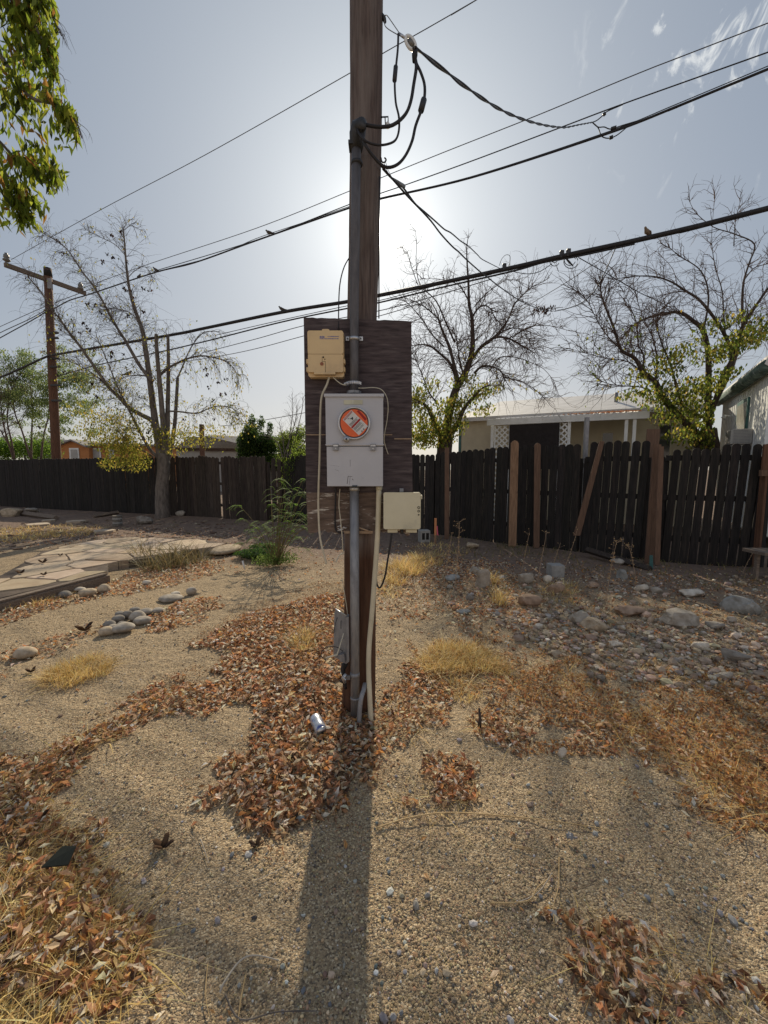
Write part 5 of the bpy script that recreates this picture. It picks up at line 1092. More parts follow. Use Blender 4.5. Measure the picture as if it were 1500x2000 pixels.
for pts in ([(552, 895), (545, 870), (530, 855), (505, 850)], [(556, 895), (552, 855), (545, 825)], [(560, 895), (566, 850), (572, 800), (570, 770)], [(562, 895), (578, 850), (590, 800), (592, 775)], [(562, 890), (590, 870), (603, 850)], [(555, 890), (575, 830), (580, 795)]):
    l = T.limb(pts, 13.6, 1.3, .4, .2); T.sprout(*l, 12, .5, .005, 1, t0=.3, up=.3, kids=2)
bs = thing('bare_shrub', 'pale leafless shrub over the gap in the fence left of the board', 'shrub', (P(557, 900, 13.6).x, 13.6, 0)); T.wood.build('stems', M['bark'], bs); T.tw.build('twigs', M['bark'], bs)
vine = []
for x, y, n in ((575, 880, 70), (570, 900, 80), (563, 920, 70), (558, 940, 60), (578, 860, 60), (590, 890, 60), (552, 905, 30)): vine += cluster(P(x, y, 11.4), (.22, .12, .18), n)
b_ = foliage(None, vine, (.04, .08), .5, 'hang', [((.20, .26, .05), 2), ((.12, .17, .04), 1)], 'vine'); tag(recenter(b_), 'yellow green vine spilling over the leaning fence end beside the board', 'vine')

# --- overhanging branches, top left
random.seed(81)
T = Tree(); Y = 4.3
L = {}
def D_(k, pts, r0, r1, dy): L[k] = T.limb(pts, Y, r0, r1, dy, 6)
tk = [P(-420, 1500, 4.6), P(-425, 1100, 4.6), P(-410, 700, 4.6), P(-380, 300, 4.5), P(-330, -50, 4.5), P(-300, -350, 4.5)]
tk[0].z = -.1; T.wood.tube(smooth_path(tk, 5), [.17 - .0042 * i for i in range(26)], 12, jitter=.05)
D_('1', [(-340, 0), (-200, -90), (-90, -70), (0, -20), (50, 30), (90, 90), (112, 150)], 8, 1, 0)
D_('2', [(-370, 250), (-220, 90), (-100, 60), (-20, 90), (30, 150), (60, 190), (110, 205), (145, 230), (160, 270)], 7, .8, -.2)
D_('3', [(-390, 450), (-200, 250), (-90, 240), (-10, 270), (30, 310), (70, 330), (110, 335)], 6, .8, .2)
D_('4', [(-390, 500), (-200, 330), (-80, 310), (0, 330), (30, 370), (45, 410)], 5, .8, 0)
D_('5', [(-90, -70), (0, -60), (60, -30), (95, 20), (120, 70)], 4, .8, .1)
for k, n in (('1', 26), ('2', 20), ('3', 16), ('4', 14), ('5', 16)): T.sprout(*L[k], n, .22, .003, 1, t0=.5, up=-.1, droop=.5, wig=.2, kids=2)
t4 = thing('leafy_tree', 'tree with hanging pointed green leaves reaching in at the upper left', 'tree', (tk[0].x, tk[0].y, 0))
T.wood.build('trunk', M['bark'], t4); T.tw.build('twigs', M['twig'], t4)
lp = []
for x, y, r, n in ((0, -30, 75, 260), (40, 20, 50, 170), (75, 30, 32, 90), (15, 75, 45, 130), (60, 75, 30, 85), (95, 90, 16, 26), (105, 60, 14, 20), (40, 120, 38, 100), (75, 125, 22, 44), (10, 165, 30, 70), (50, 170, 24, 60), (70, 215, 24, 60), (25, 215, 28, 70), (95, 165, 8, 5), (102, 180, 6, 4), (115, 215, 12, 14), (130, 225, 12, 14), (145, 245, 9, 9), (153, 275, 8, 8), (125, 270, 12, 12), (108, 260, 14, 18), (80, 270, 22, 36), (70, 305, 20, 50), (95, 320, 18, 40), (110, 345, 12, 16), (60, 335, 22, 50), (20, 345, 26, 60), (40, 375, 24, 62), (60, 395, 16, 30), (20, 400, 26, 60), (25, 430, 16, 30), (-5, 360, 26, 60), (5, 250, 16, 20), (-40, 100, 60, 160), (-60, 250, 60, 160), (-50, 400, 50, 110), (-120, 20, 80, 180), (-160, 200, 90, 180), (-250, 60, 100, 160), (-200, 350, 80, 120)):
    s = r * Y / F; lp += cluster(P(x, y, Y + random.uniform(-.1, .1)), (s, .22 + s * .3, s), int(n * .6))
lp += [q + Vector([random.uniform(-.03, .03) for _ in range(3)]) for q, l in T.samples for _ in range(1)]
lp = [q for q in lp if proj(q)[0] < 112 + 40 * max(0, min(1, (proj(q)[1] - 150) / 90)) - 60 * max(0, min(1, (proj(q)[1] - 290) / 140))]
foliage(t4, lp, (.08, .155), .29, 'hang', [((.26, .32, .04), 4), ((.17, .22, .035), 2), ((.40, .42, .06), 2.5), ((.34, .18, .05), .5), ((.08, .10, .03), 1)], curl=(.05, .3))

# ================================================================ ground cover and litter
def gpoly(pxs): return np.array([tuple(G(x, y))[:2] for x, y in pxs])
def inpoly(x, y, poly):
    n = len(poly); c = np.zeros(len(x), bool); j = n - 1
    for i in range(n):
        xi, yi = poly[i]; xj, yj = poly[j]
        with np.errstate(divide='ignore', invalid='ignore'): t = (yi > y) != (yj > y); c ^= t & (x < (xj - xi) * (y - yi) / (yj - yi + 1e-12) + xi)
        j = i
    return c
def edge_dist(x, y, poly):
    d = np.full(len(x), 9.)
    for i in range(len(poly)):
        a = poly[i]; b = poly[(i + 1) % len(poly)]; ab = b - a; t = np.clip(((x - a[0]) * ab[0] + (y - a[1]) * ab[1]) / (ab @ ab + 1e-12), 0, 1)
        d = np.minimum(d, np.hypot(x - a[0] - t * ab[0], y - a[1] - t * ab[1]))
    return d
def polyarea(p): x, y = p[:, 0], p[:, 1]; return abs(np.dot(x, np.roll(y, 1)) - np.dot(y, np.roll(x, 1))) / 2
def scatter(pxs, dens, jit=.10, thin=1.0):
    p = gpoly(pxs); A = polyarea(p); lo = p.min(0) - .15; hi = p.max(0) + .15; n = int(dens * (hi - lo).prod() * 1.0)
    x = RNG.uniform(lo[0], hi[0], n); y = RNG.uniform(lo[1], hi[1], n)
    wx = x + (vnoise(x, y, .13, 5) - .5) * jit * 2; wy = y + (vnoise(x, y, .13, 6) - .5) * jit * 2
    k = inpoly(wx, wy, p) & (RNG.uniform(0, 1, n) < thin * np.clip(.45 + 1.2 * vnoise(x, y, .25, 9), 0, 1)); x, y = x[k], y[k]; return x, y, edge_dist(x, y, p)
LEAFP = [((.58, .31, .165), 4), ((.42, .215, .12), 2.6), ((.74, .50, .31), 3.8), ((.90, .74, .56), 3.4), ((.70, .37, .14), 1.6), ((.17, .10, .065), 1.8), ((.80, .71, .60), 1.6)]
def drift(label, pxs, dens, mound=.035, Lr=(.030, .065), thin=1.0, jit=.08, pal=LEAFP):
    x, y, e = scatter(pxs, dens, jit * 1.25, thin); n = len(x); top = mound * np.clip(e / .16, 0.12, 1)
    z = hgt(x, y) + .004 + top * RNG.uniform(0, 1, n) ** .6
    V, Fc, C = leaf_mesh(np.stack([x, y, z], 1), RNG.uniform(*Lr, n), RNG.uniform(.28, .52, (n, 1)), 'flat', pick(pal, n, .30), (.08, .75))
    # curled stems and strips mixed in
    return tag(recenter(bulk('leaf_litter', V, Fc, C, M['dryleaf'])), label, 'leaf litter', kind='stuff'), n
DR = []
MAIN = [(392, 1258), (470, 1202), (560, 1180), (620, 1165), (672, 1160), (670, 1392), (735, 1395), (737, 1440), (725, 1490), (660, 1560), (600, 1612), (540, 1632), (470, 1642), (405, 1605), (392, 1555), (440, 1500), (500, 1452), (505, 1415), (480, 1385), (420, 1385), (400, 1350), (430, 1330), (425, 1290)]
ARC = [(400, 1340), (370, 1330), (300, 1338), (262, 1365), (180, 1425), (60, 1472), (-30, 1500), (-60, 2010), (350, 2010), (300, 1930), (322, 1850), (300, 1765), (230, 1690), (140, 1625), (112, 1560), (130, 1530), (215, 1462), (270, 1412), (330, 1395), (410, 1388)]
DR.append(drift('deep drift of reddish dry leaves round the pole foot and the can', MAIN, 4700, .04, (.022, .056)))
DR.append(drift('long arc of brown dry leaves sweeping to the lower left corner', ARC, 5000, .042, (.018, .050), pal=LEAFP + [((.5, .34, .16), 2)]))
DR.append(drift('patch of dry leaves just right of the pole foot', [(735, 1405), (765, 1330), (800, 1268), (850, 1310), (872, 1345), (870, 1400), (830, 1440), (780, 1470), (738, 1475)], 3000, .035, (.020, .046), 1.0))
DR.append(drift('small ragged patch of dry leaves near the thin brown stub', [(940, 1392), (985, 1400), (1032, 1452), (1030, 1482), (980, 1476), (918, 1432)], 3600, .04, (.020, .046), 1.2))
DR.append(drift('small heap of curled leaves right of the pole shadow', [(800, 1497), (860, 1490), (915, 1510), (955, 1545), (952, 1575), (900, 1592), (840, 1575), (798, 1545)], 5200, .06, (.020, .048), 1.6))
DR.append(drift('band of reddish leaves running right across the yard', [(860, 1300), (960, 1290), (1050, 1330), (1200, 1385), (1350, 1400), (1520, 1430), (1560, 1640), (1400, 1605), (1300, 1530), (1200, 1480), (1080, 1442), (1000, 1395), (900, 1350)], 1500, .02, (.022, .048), .55, .14))
DR.append(drift('drift of curled brown leaves at the lower right corner', [(1060, 1792), (1120, 1780), (1200, 1850), (1300, 1900), (1420, 1930), (1560, 1965), (1600, 2020), (1250, 2010), (1150, 1930), (1080, 1850)], 4200, .05, (.020, .048), 1.2))
DR.append(drift('strip of red leaves beside the river rocks', [(285, 1205), (330, 1185), (380, 1170), (430, 1162), (425, 1190), (390, 1215), (350, 1238), (290, 1238)], 2600, .03, (.025, .05), .85))
DR.append(drift('red leaves along the patio edge below the dead reeds', [(-40, 1205), (100, 1168), (200, 1150), (240, 1120), (330, 1100), (430, 1095), (432, 1112), (330, 1148), (200, 1168), (100, 1195), (-40, 1235)], 1500, .02, (.03, .055), .75))
DR.append(drift('thin trail of leaves and twigs toward the left edge', [(-40, 1290), (70, 1250), (180, 1213), (210, 1230), (150, 1262), (30, 1300), (-40, 1350)], 1500, .02, (.025, .05), .6))
DR.append(drift('sparse leaves under the shrubs and rocks right of the pole', [(745, 1190), (760, 1120), (850, 1090), (1000, 1100), (1050, 1230), (980, 1245), (880, 1205), (780, 1205)], 1500, .02, (.025, .05), .55, .2))
DR.append(drift('scattered leaves on the bare dirt toward the fences', [(-200, 1050), (300, 1030), (620, 1050), (1000, 1085), (1700, 1130), (1700, 1330), (1200, 1300), (1000, 1260), (860, 1280), (640, 1150), (200, 1080)], 170, .01, (.025, .055), .6, .3))
DR.append(drift('brown leaf crumbs spread between the stones on the right of the yard', [(860, 1110), (1100, 1110), (1560, 1150), (1640, 1480), (1300, 1400), (1040, 1330), (880, 1260)], 420, .012, (.02, .05), .8, .25))
DR.append(drift('stray dry leaves dotted over the open sand', [(-300, 1250), (1800, 1250), (2200, 2100), (-700, 2100)], 16, .004, (.018, .045), .8, .3, LEAFP))
print('leaves', sum(n for o, n in DR))

for nm_, px_, de_ in (('crumbled leaf bits and chaff fringing the deep drift by the pole', MAIN, 5200), ('crumbled leaf bits and chaff fringing the long arc of leaves', ARC, 4200)):
    c0_ = np.mean(np.array(px_, float), 0); big_ = [tuple(c0_ + (np.array(q) - c0_) * 1.10) for q in px_]
    DR.append(drift(nm_, big_, de_, .012, (.006, .020), .62, .14, [((.50, .30, .16), 3), ((.34, .18, .10), 3), ((.72, .56, .36), 3), ((.22, .13, .08), 1)]))
print('leaves', sum(n for o, n in DR))
# gravel over the sand: thousands of small stones
ICO_V = np.array([(0, 0, -1), (.72, -.53, -.45), (-.28, -.85, -.45), (-.89, 0, -.45), (-.28, .85, -.45), (.72, .53, -.45), (.28, -.85, .45), (-.72, -.53, .45), (-.72, .53, .45), (.28, .85, .45), (.89, 0, .45), (0, 0, 1)])
ICO_F = np.array([(0, 1, 2), (1, 0, 5), (0, 2, 3), (0, 3, 4), (0, 4, 5), (1, 5, 10), (2, 1, 6), (3, 2, 7), (4, 3, 8), (5, 4, 9), (1, 10, 6), (2, 6, 7), (3, 7, 8), (4, 8, 9), (5, 9, 10), (6, 10, 11), (7, 6, 11), (8, 7, 11), (9, 8, 11), (10, 9, 11)])
def stones(name, x, y, r, pal, label, sink=.25, jit=.12, flat=(.45, .9), cat='gravel', matn='gravel'):
    n = len(x); base = np.stack([x, y, hgt(x, y)], 1); s = np.stack([r * RNG.uniform(.8, 1.35, n), r * RNG.uniform(.7, 1.1, n), r * RNG.uniform(*flat, n)], 1)
    a = RNG.uniform(0, 2 * np.pi, n); V = ICO_V[None] * s[:, None] * (1 + RNG.normal(0, jit, (n, 12, 1)))
    ca_, sa_ = np.cos(a)[:, None], np.sin(a)[:, None]; X = V[..., 0] * ca_ - V[..., 1] * sa_; Yy = V[..., 0] * sa_ + V[..., 1] * ca_
    V = np.stack([X, Yy, V[..., 2] + (s[:, 2] * (1 - sink * 2))[:, None]], -1) + base[:, None]
    Fc = (ICO_F[None] + (np.arange(n) * 12)[:, None, None]).reshape(-1, 3)
    return tag(recenter(bulk(name, V.reshape(-1, 3), Fc, np.repeat(pick(pal, n, .18), 12, 0), M[matn])), label, cat, kind='stuff')
GP = [((.50, .375, .22), 5), ((.36, .26, .155), 3), ((.62, .50, .32), 2.4), ((.24, .18, .13), 1.4), ((.14, .125, .12), .5), ((.68, .62, .54), .5), ((.46, .28, .17), 1)]
n = 105000; d_ = np.exp(RNG.uniform(np.log(.7), np.log(5.5), n)); th = RNG.uniform(-R(56), R(56), n)
x = d_ * np.sin(th); y = d_ * np.cos(th); k_ = RNG.uniform(0, 1, n) < np.clip(vnoise(x, y, .5, 12) * 1.3 + vnoise(x, y, .15, 13) * .8 - .35, .12, 1); x, y, d_ = x[k_], y[k_], d_[k_]; n = len(x); r = np.exp(RNG.normal(np.log(.0025), .40, n)); r = np.clip(r, .0011, .009) * np.clip(.8 + d_ * .10, 1, 1.35)
stones('sand_grit', x, y, r, GP, 'coarse tan and grey grit covering the near sand')
n = 3400; d_ = np.exp(RNG.uniform(np.log(.7), np.log(7), n)); th = RNG.uniform(-R(56), R(56), n); x = d_ * np.sin(th); y = d_ * np.cos(th)
k = RNG.uniform(0, 1, n) < np.clip(.30 + .5 * (x > .55) + .2 * vnoise(x, y, .5, 8), 0, 1)
x, y = x[k], y[k]; r = np.clip(np.exp(RNG.normal(np.log(.0055), .40, len(x))), .003, .017)
stones('pebbles', x, y, r, [((.33, .32, .31), 3), ((.20, .21, .22), 2), ((.55, .53, .49), 1.5), ((.62, .61, .60), .5), ((.38, .29, .22), 2)], 'small grey and white pebbles dotted over the sand')
x, y, e = scatter([(960, 1195), (1100, 1195), (1300, 1215), (1560, 1215), (1620, 1420), (1380, 1350), (1200, 1335), (1060, 1270), (975, 1225)], 760, .15)
r = np.clip(np.exp(RNG.normal(np.log(.016), .42, len(x))), .006, .045)
RP = [((.50, .42, .34), 3), ((.40, .33, .27), 3), ((.56, .43, .34), 2), ((.36, .34, .32), 1), ((.68, .63, .56), 1.3)]
stones('rubble', x, y, r, RP, 'spread of rounded brownish rubble stones on the right', cat='rubble', matn='stone')
x, y, e = scatter([(880, 1130), (1500, 1120), (1600, 1240), (1300, 1225), (1000, 1215), (860, 1200)], 60, .2); r = np.clip(np.exp(RNG.normal(np.log(.018), .5, len(x))), .006, .05)
stones('scattered_stones', x, y, r, RP, 'scattered small stones in the shade of the black fence', cat='rubble', matn='stone')
x, y, e = scatter([(-100, 1030), (300, 1012), (600, 1030), (600, 1060), (460, 1060), (200, 1050), (-100, 1100)], 30, .2); r = np.clip(np.exp(RNG.normal(np.log(.03), .5, len(x))), .01, .09)
stones('broken_slabs', x, y, r, [((.30, .24, .19), 2), ((.20, .15, .12), 2), ((.38, .33, .28), 1)], 'broken stone bits scattered in the shade of the left fence', flat=(.2, .4), cat='rubble', matn='stone')

# individual rocks
random.seed(91)
def rock(px, py, w, h, colr, label, name='rock', cat='rock', group=None, kind='round', turn=0, depth=.85):
    g = G(px, py + h * .42); ax_d = (g - Vector((0, 0, EYE))).length; s = ax_d / F * .96; wx = w * s / 2 * (.80 if kind == 'angular' else .94); hz = h * s / 2 * (1.0 if kind == 'angular' else .92)
    bm = bmesh.new(); bmesh.ops.create_icosphere(bm, subdivisions=3, radius=1)
    sd_ = random.uniform(0, 100)
    for v in bm.verts:
        c = v.co.copy()
        if kind == 'angular':
            c = Vector([math.copysign(abs(t) ** .62, t) for t in c]); c.normalize(); f_ = 1
            for pln in planes[int(sd_) % 5]:
                dd = c.dot(pln); f_ = min(f_, .62 / dd if dd > .62 else 1)
            c = c * f_ * 1.25
        k_ = 1 + .10 * math.sin(c.x * 2.3 + sd_) * math.cos(c.y * 2.7 + sd_ * 1.3) + .06 * math.sin(c.z * 4 + sd_ * 2) + random.uniform(-.008, .008) * (3 if kind == 'angular' else 1)
        v.co = Vector((c.x * wx * k_, c.y * wx * depth * k_, c.z * hz * k_))
    bmesh.ops.rotate(bm, verts=bm.verts, cent=(0, 0, 0), matrix=Matrix.Rotation(R(turn), 3, 'Y') @ Matrix.Rotation(random.uniform(-.3, .3), 3, 'Z'))
    mb = MB(); zb = min(v.co.z for v in bm.verts); bm.verts.index_update()
    z0_ = H(g.x, g.y) - hz * (.18 if kind != 'angular' else .50) - zb
    mb.add([v.co + Vector((g.x, g.y + wx * depth * .5, z0_)) for v in bm.verts], [tuple(v.index for v in f_.verts) for f_ in bm.faces], colr, kind != 'angular'); bm.free()
    return one(name, mb, M['stone'], label, cat, group or 'rocks scattered over the yard')
planes = [[Vector([random.gauss(0, 1) for _ in range(3)]).normalized() for _ in range(11)] for _ in range(5)]
gr = (.44, .41, .37); tn = (.54, .46, .36); dg = (.30, .285, .27); wt = (.66, .62, .56); bl = (.36, .375, .38); br = (.42, .31, .24)
for a_ in ((261, 1193, 21, 12, dg), (282, 1196, 24, 14, gr), (307, 1194, 24, 12, gr), (247, 1203, 17, 15, dg), (265, 1206, 29, 18, gr), (274, 1215, 32, 14, gr), (228, 1210, 22, 14, dg), (231, 1201, 18, 9, dg), (211, 1219, 20, 13, dg), (204, 1236, 26, 16, tn), (234, 1230, 38, 19, gr), (236, 1219, 17, 9, dg), (219, 1226, 18, 10, gr)):
    rock(*a_, 'smooth grey river rock in the heap beside the red leaf strip', 'river_rock', 'rock', 'heaped river rocks')
for a_ in ((372, 1154, 18, 17, gr, 'round grey rock alone on the sand above the red leaf strip'), (330, 1168, 42, 16, gr, 'long low grey rock just above the red leaf strip'), (341, 1159, 18, 8, wt, 'small pale rock on top of the long low one above the leaf strip'),
           (200, 1152, 23, 16, tn, 'tan oval rock nearest the dead reeds in the row by the patio'), (167, 1160, 26, 16, tn, 'pale oval rock in the middle of the row by the patio'), (153, 1154, 18, 9, wt, 'small pale rock behind the pale oval one by the patio'), (123, 1164, 22, 11, dg, 'grey rock below the patio timber, darkest of its row'),
           (22, 1183, 26, 14, dg, 'grey rock at the left edge among straw below the patio'), (42, 1276, 33, 20, tn, 'large smooth tan rock near the left edge above the dry tuft'), (285, 1139, 16, 10, wt, 'small white rock in the leaves below the dead reeds'), (351, 1199, 16, 9, wt, 'small pinkish rock lying in the red leaf strip'), (15, 1192, 12, 6, tn, 'small tan stone at the left edge near the straw')):
    rock(*a_[:5], a_[5], 'river_rock')
for a_ in ((923, 1065, 34, 14, tn, 'low tan rock at the foot of the black fence'), (944, 1132, 36, 42, gr, 'biggest grey block of stone in the dry weeds'), (930, 1116, 30, 18, gr, 'grey stone leaning behind the biggest grey block'), (1025, 1130, 36, 24, gr, 'rough grey boulder among the weeds near the tall stalks'), (1070, 1131, 22, 16, wt, 'small whitish rock right of the rough grey boulder'),
           (1088, 1151, 42, 20, br, 'flat brownish rock half buried behind the rubble'), (1159, 1143, 30, 11, br, 'flat reddish stone near the tallest dry stalk'), (1219, 1123, 24, 19, bl, 'blue grey stone near the black fence'), (1255, 1151, 28, 15, wt, 'pale rounded rock, left of a pair before the fence'), (1287, 1156, 24, 12, gr, 'grey rock, right of a pair before the fence'), (1352, 1163, 42, 14, wt, 'long pale stone on the bare dirt toward the trailer'),
           (1463, 1188, 60, 32, bl, 'large blue grey angular rock at the right edge'), (1034, 1173, 54, 24, br, 'broad brown rock in the leaves left of the rubble'), (1133, 1207, 40, 29, gr, 'round grey rock at the back edge of the rubble'), (1169, 1222, 54, 25, tn, 'smooth tan rock at the back edge of the rubble'), (1332, 1212, 74, 31, gr, 'wide flat grey rock at the back of the rubble'), (1400, 1226, 34, 14, dg, 'flat dark rock right of the wide grey one'),
           (1440, 1289, 42, 20, dg, 'dark flat rock lying on the right side of the rubble'), (1370, 1265, 32, 15, wt, 'pale rock inside the rubble on the right'), (1231, 1192, 58, 18, br, 'long flat brown stone slab behind the tan rock'), (1212, 1099, 36, 12, gr, 'low grey slab close to the black fence'), (883, 1130, 38, 16, bl, 'flat blue grey stone left of the biggest block'), (905, 1195, 32, 11, bl, 'broken slate piece near the dry grass'), (919, 1166, 22, 16, dg, 'dark slate chunk below the biggest grey block'),
           (1205, 1260, 26, 12, wt, 'whitish stone in the middle of the rubble'), (1430, 1213, 20, 10, gr, 'small grey stone below the large blue grey rock'), (1098, 1470, 18, 18, wt, 'small whitish stone below the leaf band'), (1420, 1325, 30, 12, gr, 'grey stone low on the right of the rubble'), (1245, 1276, 26, 13, tn, 'tan stone in the lower rubble')):
    rock(*a_[:5], a_[5], kind='angular')
rock(434, 1076, 50, 20, tn, 'long rounded pale curb stone at the end of the patio', 'curb_stone', depth=1.6)
rock(277, 1017, 32, 18, dg, 'dark square stone block before the left tree', 'stone_block', kind='angular'); rock(15, 1003, 34, 14, tn, 'pale low rock at the far left fence', kind='angular'); rock(60, 997, 26, 9, gr, 'small low rock before the far left fence', kind='angular'); rock(350, 1003, 22, 13, gr, 'grey rock leaning at the fence right of the tree', kind='angular')
mb = MB(); q = G(230, 1028)
for k in range(5): mb.tube([q + Vector((0, 0, .02 + k * .055)), q + Vector((0, 0, .065 + k * .055))], .115 - .004 * (k % 2), 14, smooth=False, col=(1, 1, 1) if k % 2 else (.55, .5, .45))
one('stacked_tiles', mb, M['concrete'], 'short stack of round weathered tiles before the left tree', 'tile stack')
for (cx, cy, w, h) in ((207, 1009, 48, 5),):
    a, b = G(cx - w / 2, cy + 3), G(cx + w / 2, cy - 3); mb = MB(); mb.tube([a + Vector((0, 0, .05)), b + Vector((0, 0, .09))], [.06, .06], 4, smooth=False); one('fallen_plank', mb, M['beam'], 'brown plank lying before the left fence near the tree', 'plank')
for i, (x0, y0, x1, y1) in enumerate(((-30, 1006, 45, 1003), (42, 1006, 110, 1016))):
    a, b = G(x0, y0), G(x1, y1); mb = MB(); mb.tube([a + Vector((0, 0, .06)), b + Vector((0, 0, .06))], .085, 4, smooth=False); one('timber_edging', mb, M['beam'], ('old timber edging reaching the left edge of the yard', 'old timber edging slanting toward the straw patch')[i], 'timber')
for i, (x, y, w) in enumerate(((75, 1027, 40), (95, 1019, 26), (150, 1021, 34), (205, 1040, 40))):
    g = G(x, y); s = g.y / F; mb = MB(); o_ = [(g.x + math.cos(t) * w * s * .5 * random.uniform(.8, 1.1), g.y + math.sin(t) * w * s * .5 * random.uniform(.8, 1.1)) for t in np.linspace(0, 5.6, 8)]
    mb.add([(a, b, .0) for a, b in o_] + [(a, b, .055) for a, b in o_], [tuple(range(8, 16))] + [(k, (k + 1) % 8, (k + 1) % 8 + 8, k + 8) for k in range(8)]); one('paving_slab', mb, M['flag'], ('loose pale slab lying on the straw patch', 'small loose slab behind the straw patch', 'loose slab right of the straw patch', 'flat slab between straw and flagstones')[i], 'slab')

# ---------------------------------------------------------------- flagstone patio
pat_px = [(-120, 1200), (0, 1166), (110, 1140), (208, 1116), (212, 1098), (265, 1092), (345, 1078), (420, 1068), (440, 1062), (400, 1052), (330, 1049), (265, 1049), (205, 1052), (140, 1064), (80, 1076), (40, 1100), (0, 1122), (-120, 1160)]
PZ = .13; pp = np.array([tuple(G(x, y, PZ))[:2] for x, y in pat_px])
def clip(poly, n_, c_):
    out = []
    for i in range(len(poly)):
        a, b = poly[i], poly[(i + 1) % len(poly)]; da = a @ n_ - c_; db = b @ n_ - c_
        if da <= 0: out.append(a)
        if da * db < 0: out.append(a + (b - a) * (da / (da - db)))
    return out
lo, hi = pp.min(0), pp.max(0); seeds = []
gx = .50
for i in range(int((hi[0] - lo[0]) / gx) + 2):
    for j in range(int((hi[1] - lo[1]) / gx) + 2):
        seeds.append(np.array([lo[0] + (i + RNG.uniform(-.42, .42)) * gx, lo[1] + (j + RNG.uniform(-.42, .42)) * gx]))
mb = MB(); seeds = [s for s in seeds]
for i, s in enumerate(seeds):
    if not inpoly(np.array([s[0]]), np.array([s[1]]), pp)[0]: continue
    cell = [s + np.array(v) for v in ((-.8, -.8), (.8, -.8), (.8, .8), (-.8, .8))]
    for j, t in enumerate(seeds):
        if i == j or np.hypot(*(t - s)) > 1.7: continue
        n_ = (t - s) / np.hypot(*(t - s)); cell = clip(cell, n_, n_ @ ((s + t) / 2) - .011)
        if not cell: break
    if len(cell) < 3: continue
    def pull(q):
        if inpoly(np.array([q[0]]), np.array([q[1]]), pp)[0]: return q
        best = None
        for k_ in range(len(pp)):
            a, b = pp[k_], pp[(k_ + 1) % len(pp)]; ab = b - a; t = np.clip((q - a) @ ab / (ab @ ab), 0, 1); c_ = a + ab * t
            if best is None or np.hypot(*(q - c_)) < np.hypot(*(q - best)): best = c_
        return best
    cell = [cell[k] + (cell[(k + 1) % len(cell)] - cell[k]) * u for k in range(len(cell)) for u in (0, .5)]
    cell = [pull(q) for q in cell]
    oo = []
    for k in range(len(cell)):
        a, b = cell[k], cell[(k + 1) % len(cell)]
        for u in (0, .5): q = a + (b - a) * u; oo.append(q + RNG.normal(0, .005, 2))
    n = len(oo); h = PZ + RNG.uniform(-.005, .005); tl = RNG.normal(0, .006, 2); c = float(RNG.uniform(.8, 1.15)); cc = (c, c * float(RNG.uniform(.93, 1.0)), c * float(RNG.uniform(.86, 1.0)))
    top = [(q[0], q[1], h + (q - s) @ tl) for q in oo]; ins = [(s[0] + (q[0] - s[0]) * .97, s[1] + (q[1] - s[1]) * .97, h + .006 + (q - s) @ tl) for q in oo]; bot = [(q[0], q[1], -.02) for q in oo]
    mb.add(bot + top + ins, [tuple(range(2 * n, 3 * n))] + [(k, (k + 1) % n, n + (k + 1) % n, n + k) for k in range(n)] + [(n + k, n + (k + 1) % n, 2 * n + (k + 1) % n, 2 * n + k) for k in range(n)], cc)
ptio = thing('flagstone_patio', 'raised patio of irregular cracked flagstones on the left', 'patio', (float(pp[:, 0].mean()), float(pp[:, 1].mean()), 0)); mb.build('flagstones', M['flag'], ptio)
mb = MB(); n = len(pp); c0 = pp.mean(0); pi_ = c0 + (pp - c0) * .99; mb.add([(a, b, .0) for a, b in pi_] + [(a, b, PZ - .012) for a, b in pi_], [tuple(range(n, 2 * n))] + [(k, (k + 1) % n, (k + 1) % n + n, k + n) for k in range(n)]); mb.build('mortar_bed', M['soil'], ptio)
a, b = G(-160, 1212, PZ), G(214, 1117, PZ); a.y -= .05; b.y -= .05; a.z = b.z = .02; d = (b - a).normalized(); Mx = Matrix.Translation((a + b) / 2) @ Matrix.Rotation(math.atan2(d.y, d.x), 4, 'Z')
hl = (b - a).length / 2; mb = MB(); mb.box((-hl, -.05, -.05), (hl, .05, .085), Mx, bev=.012); mb.box((-hl + .03, -.035, .0865), (hl - .03, .052, .112), Mx, bev=.008); mb.build('timber_edge', M['beam'], ptio)

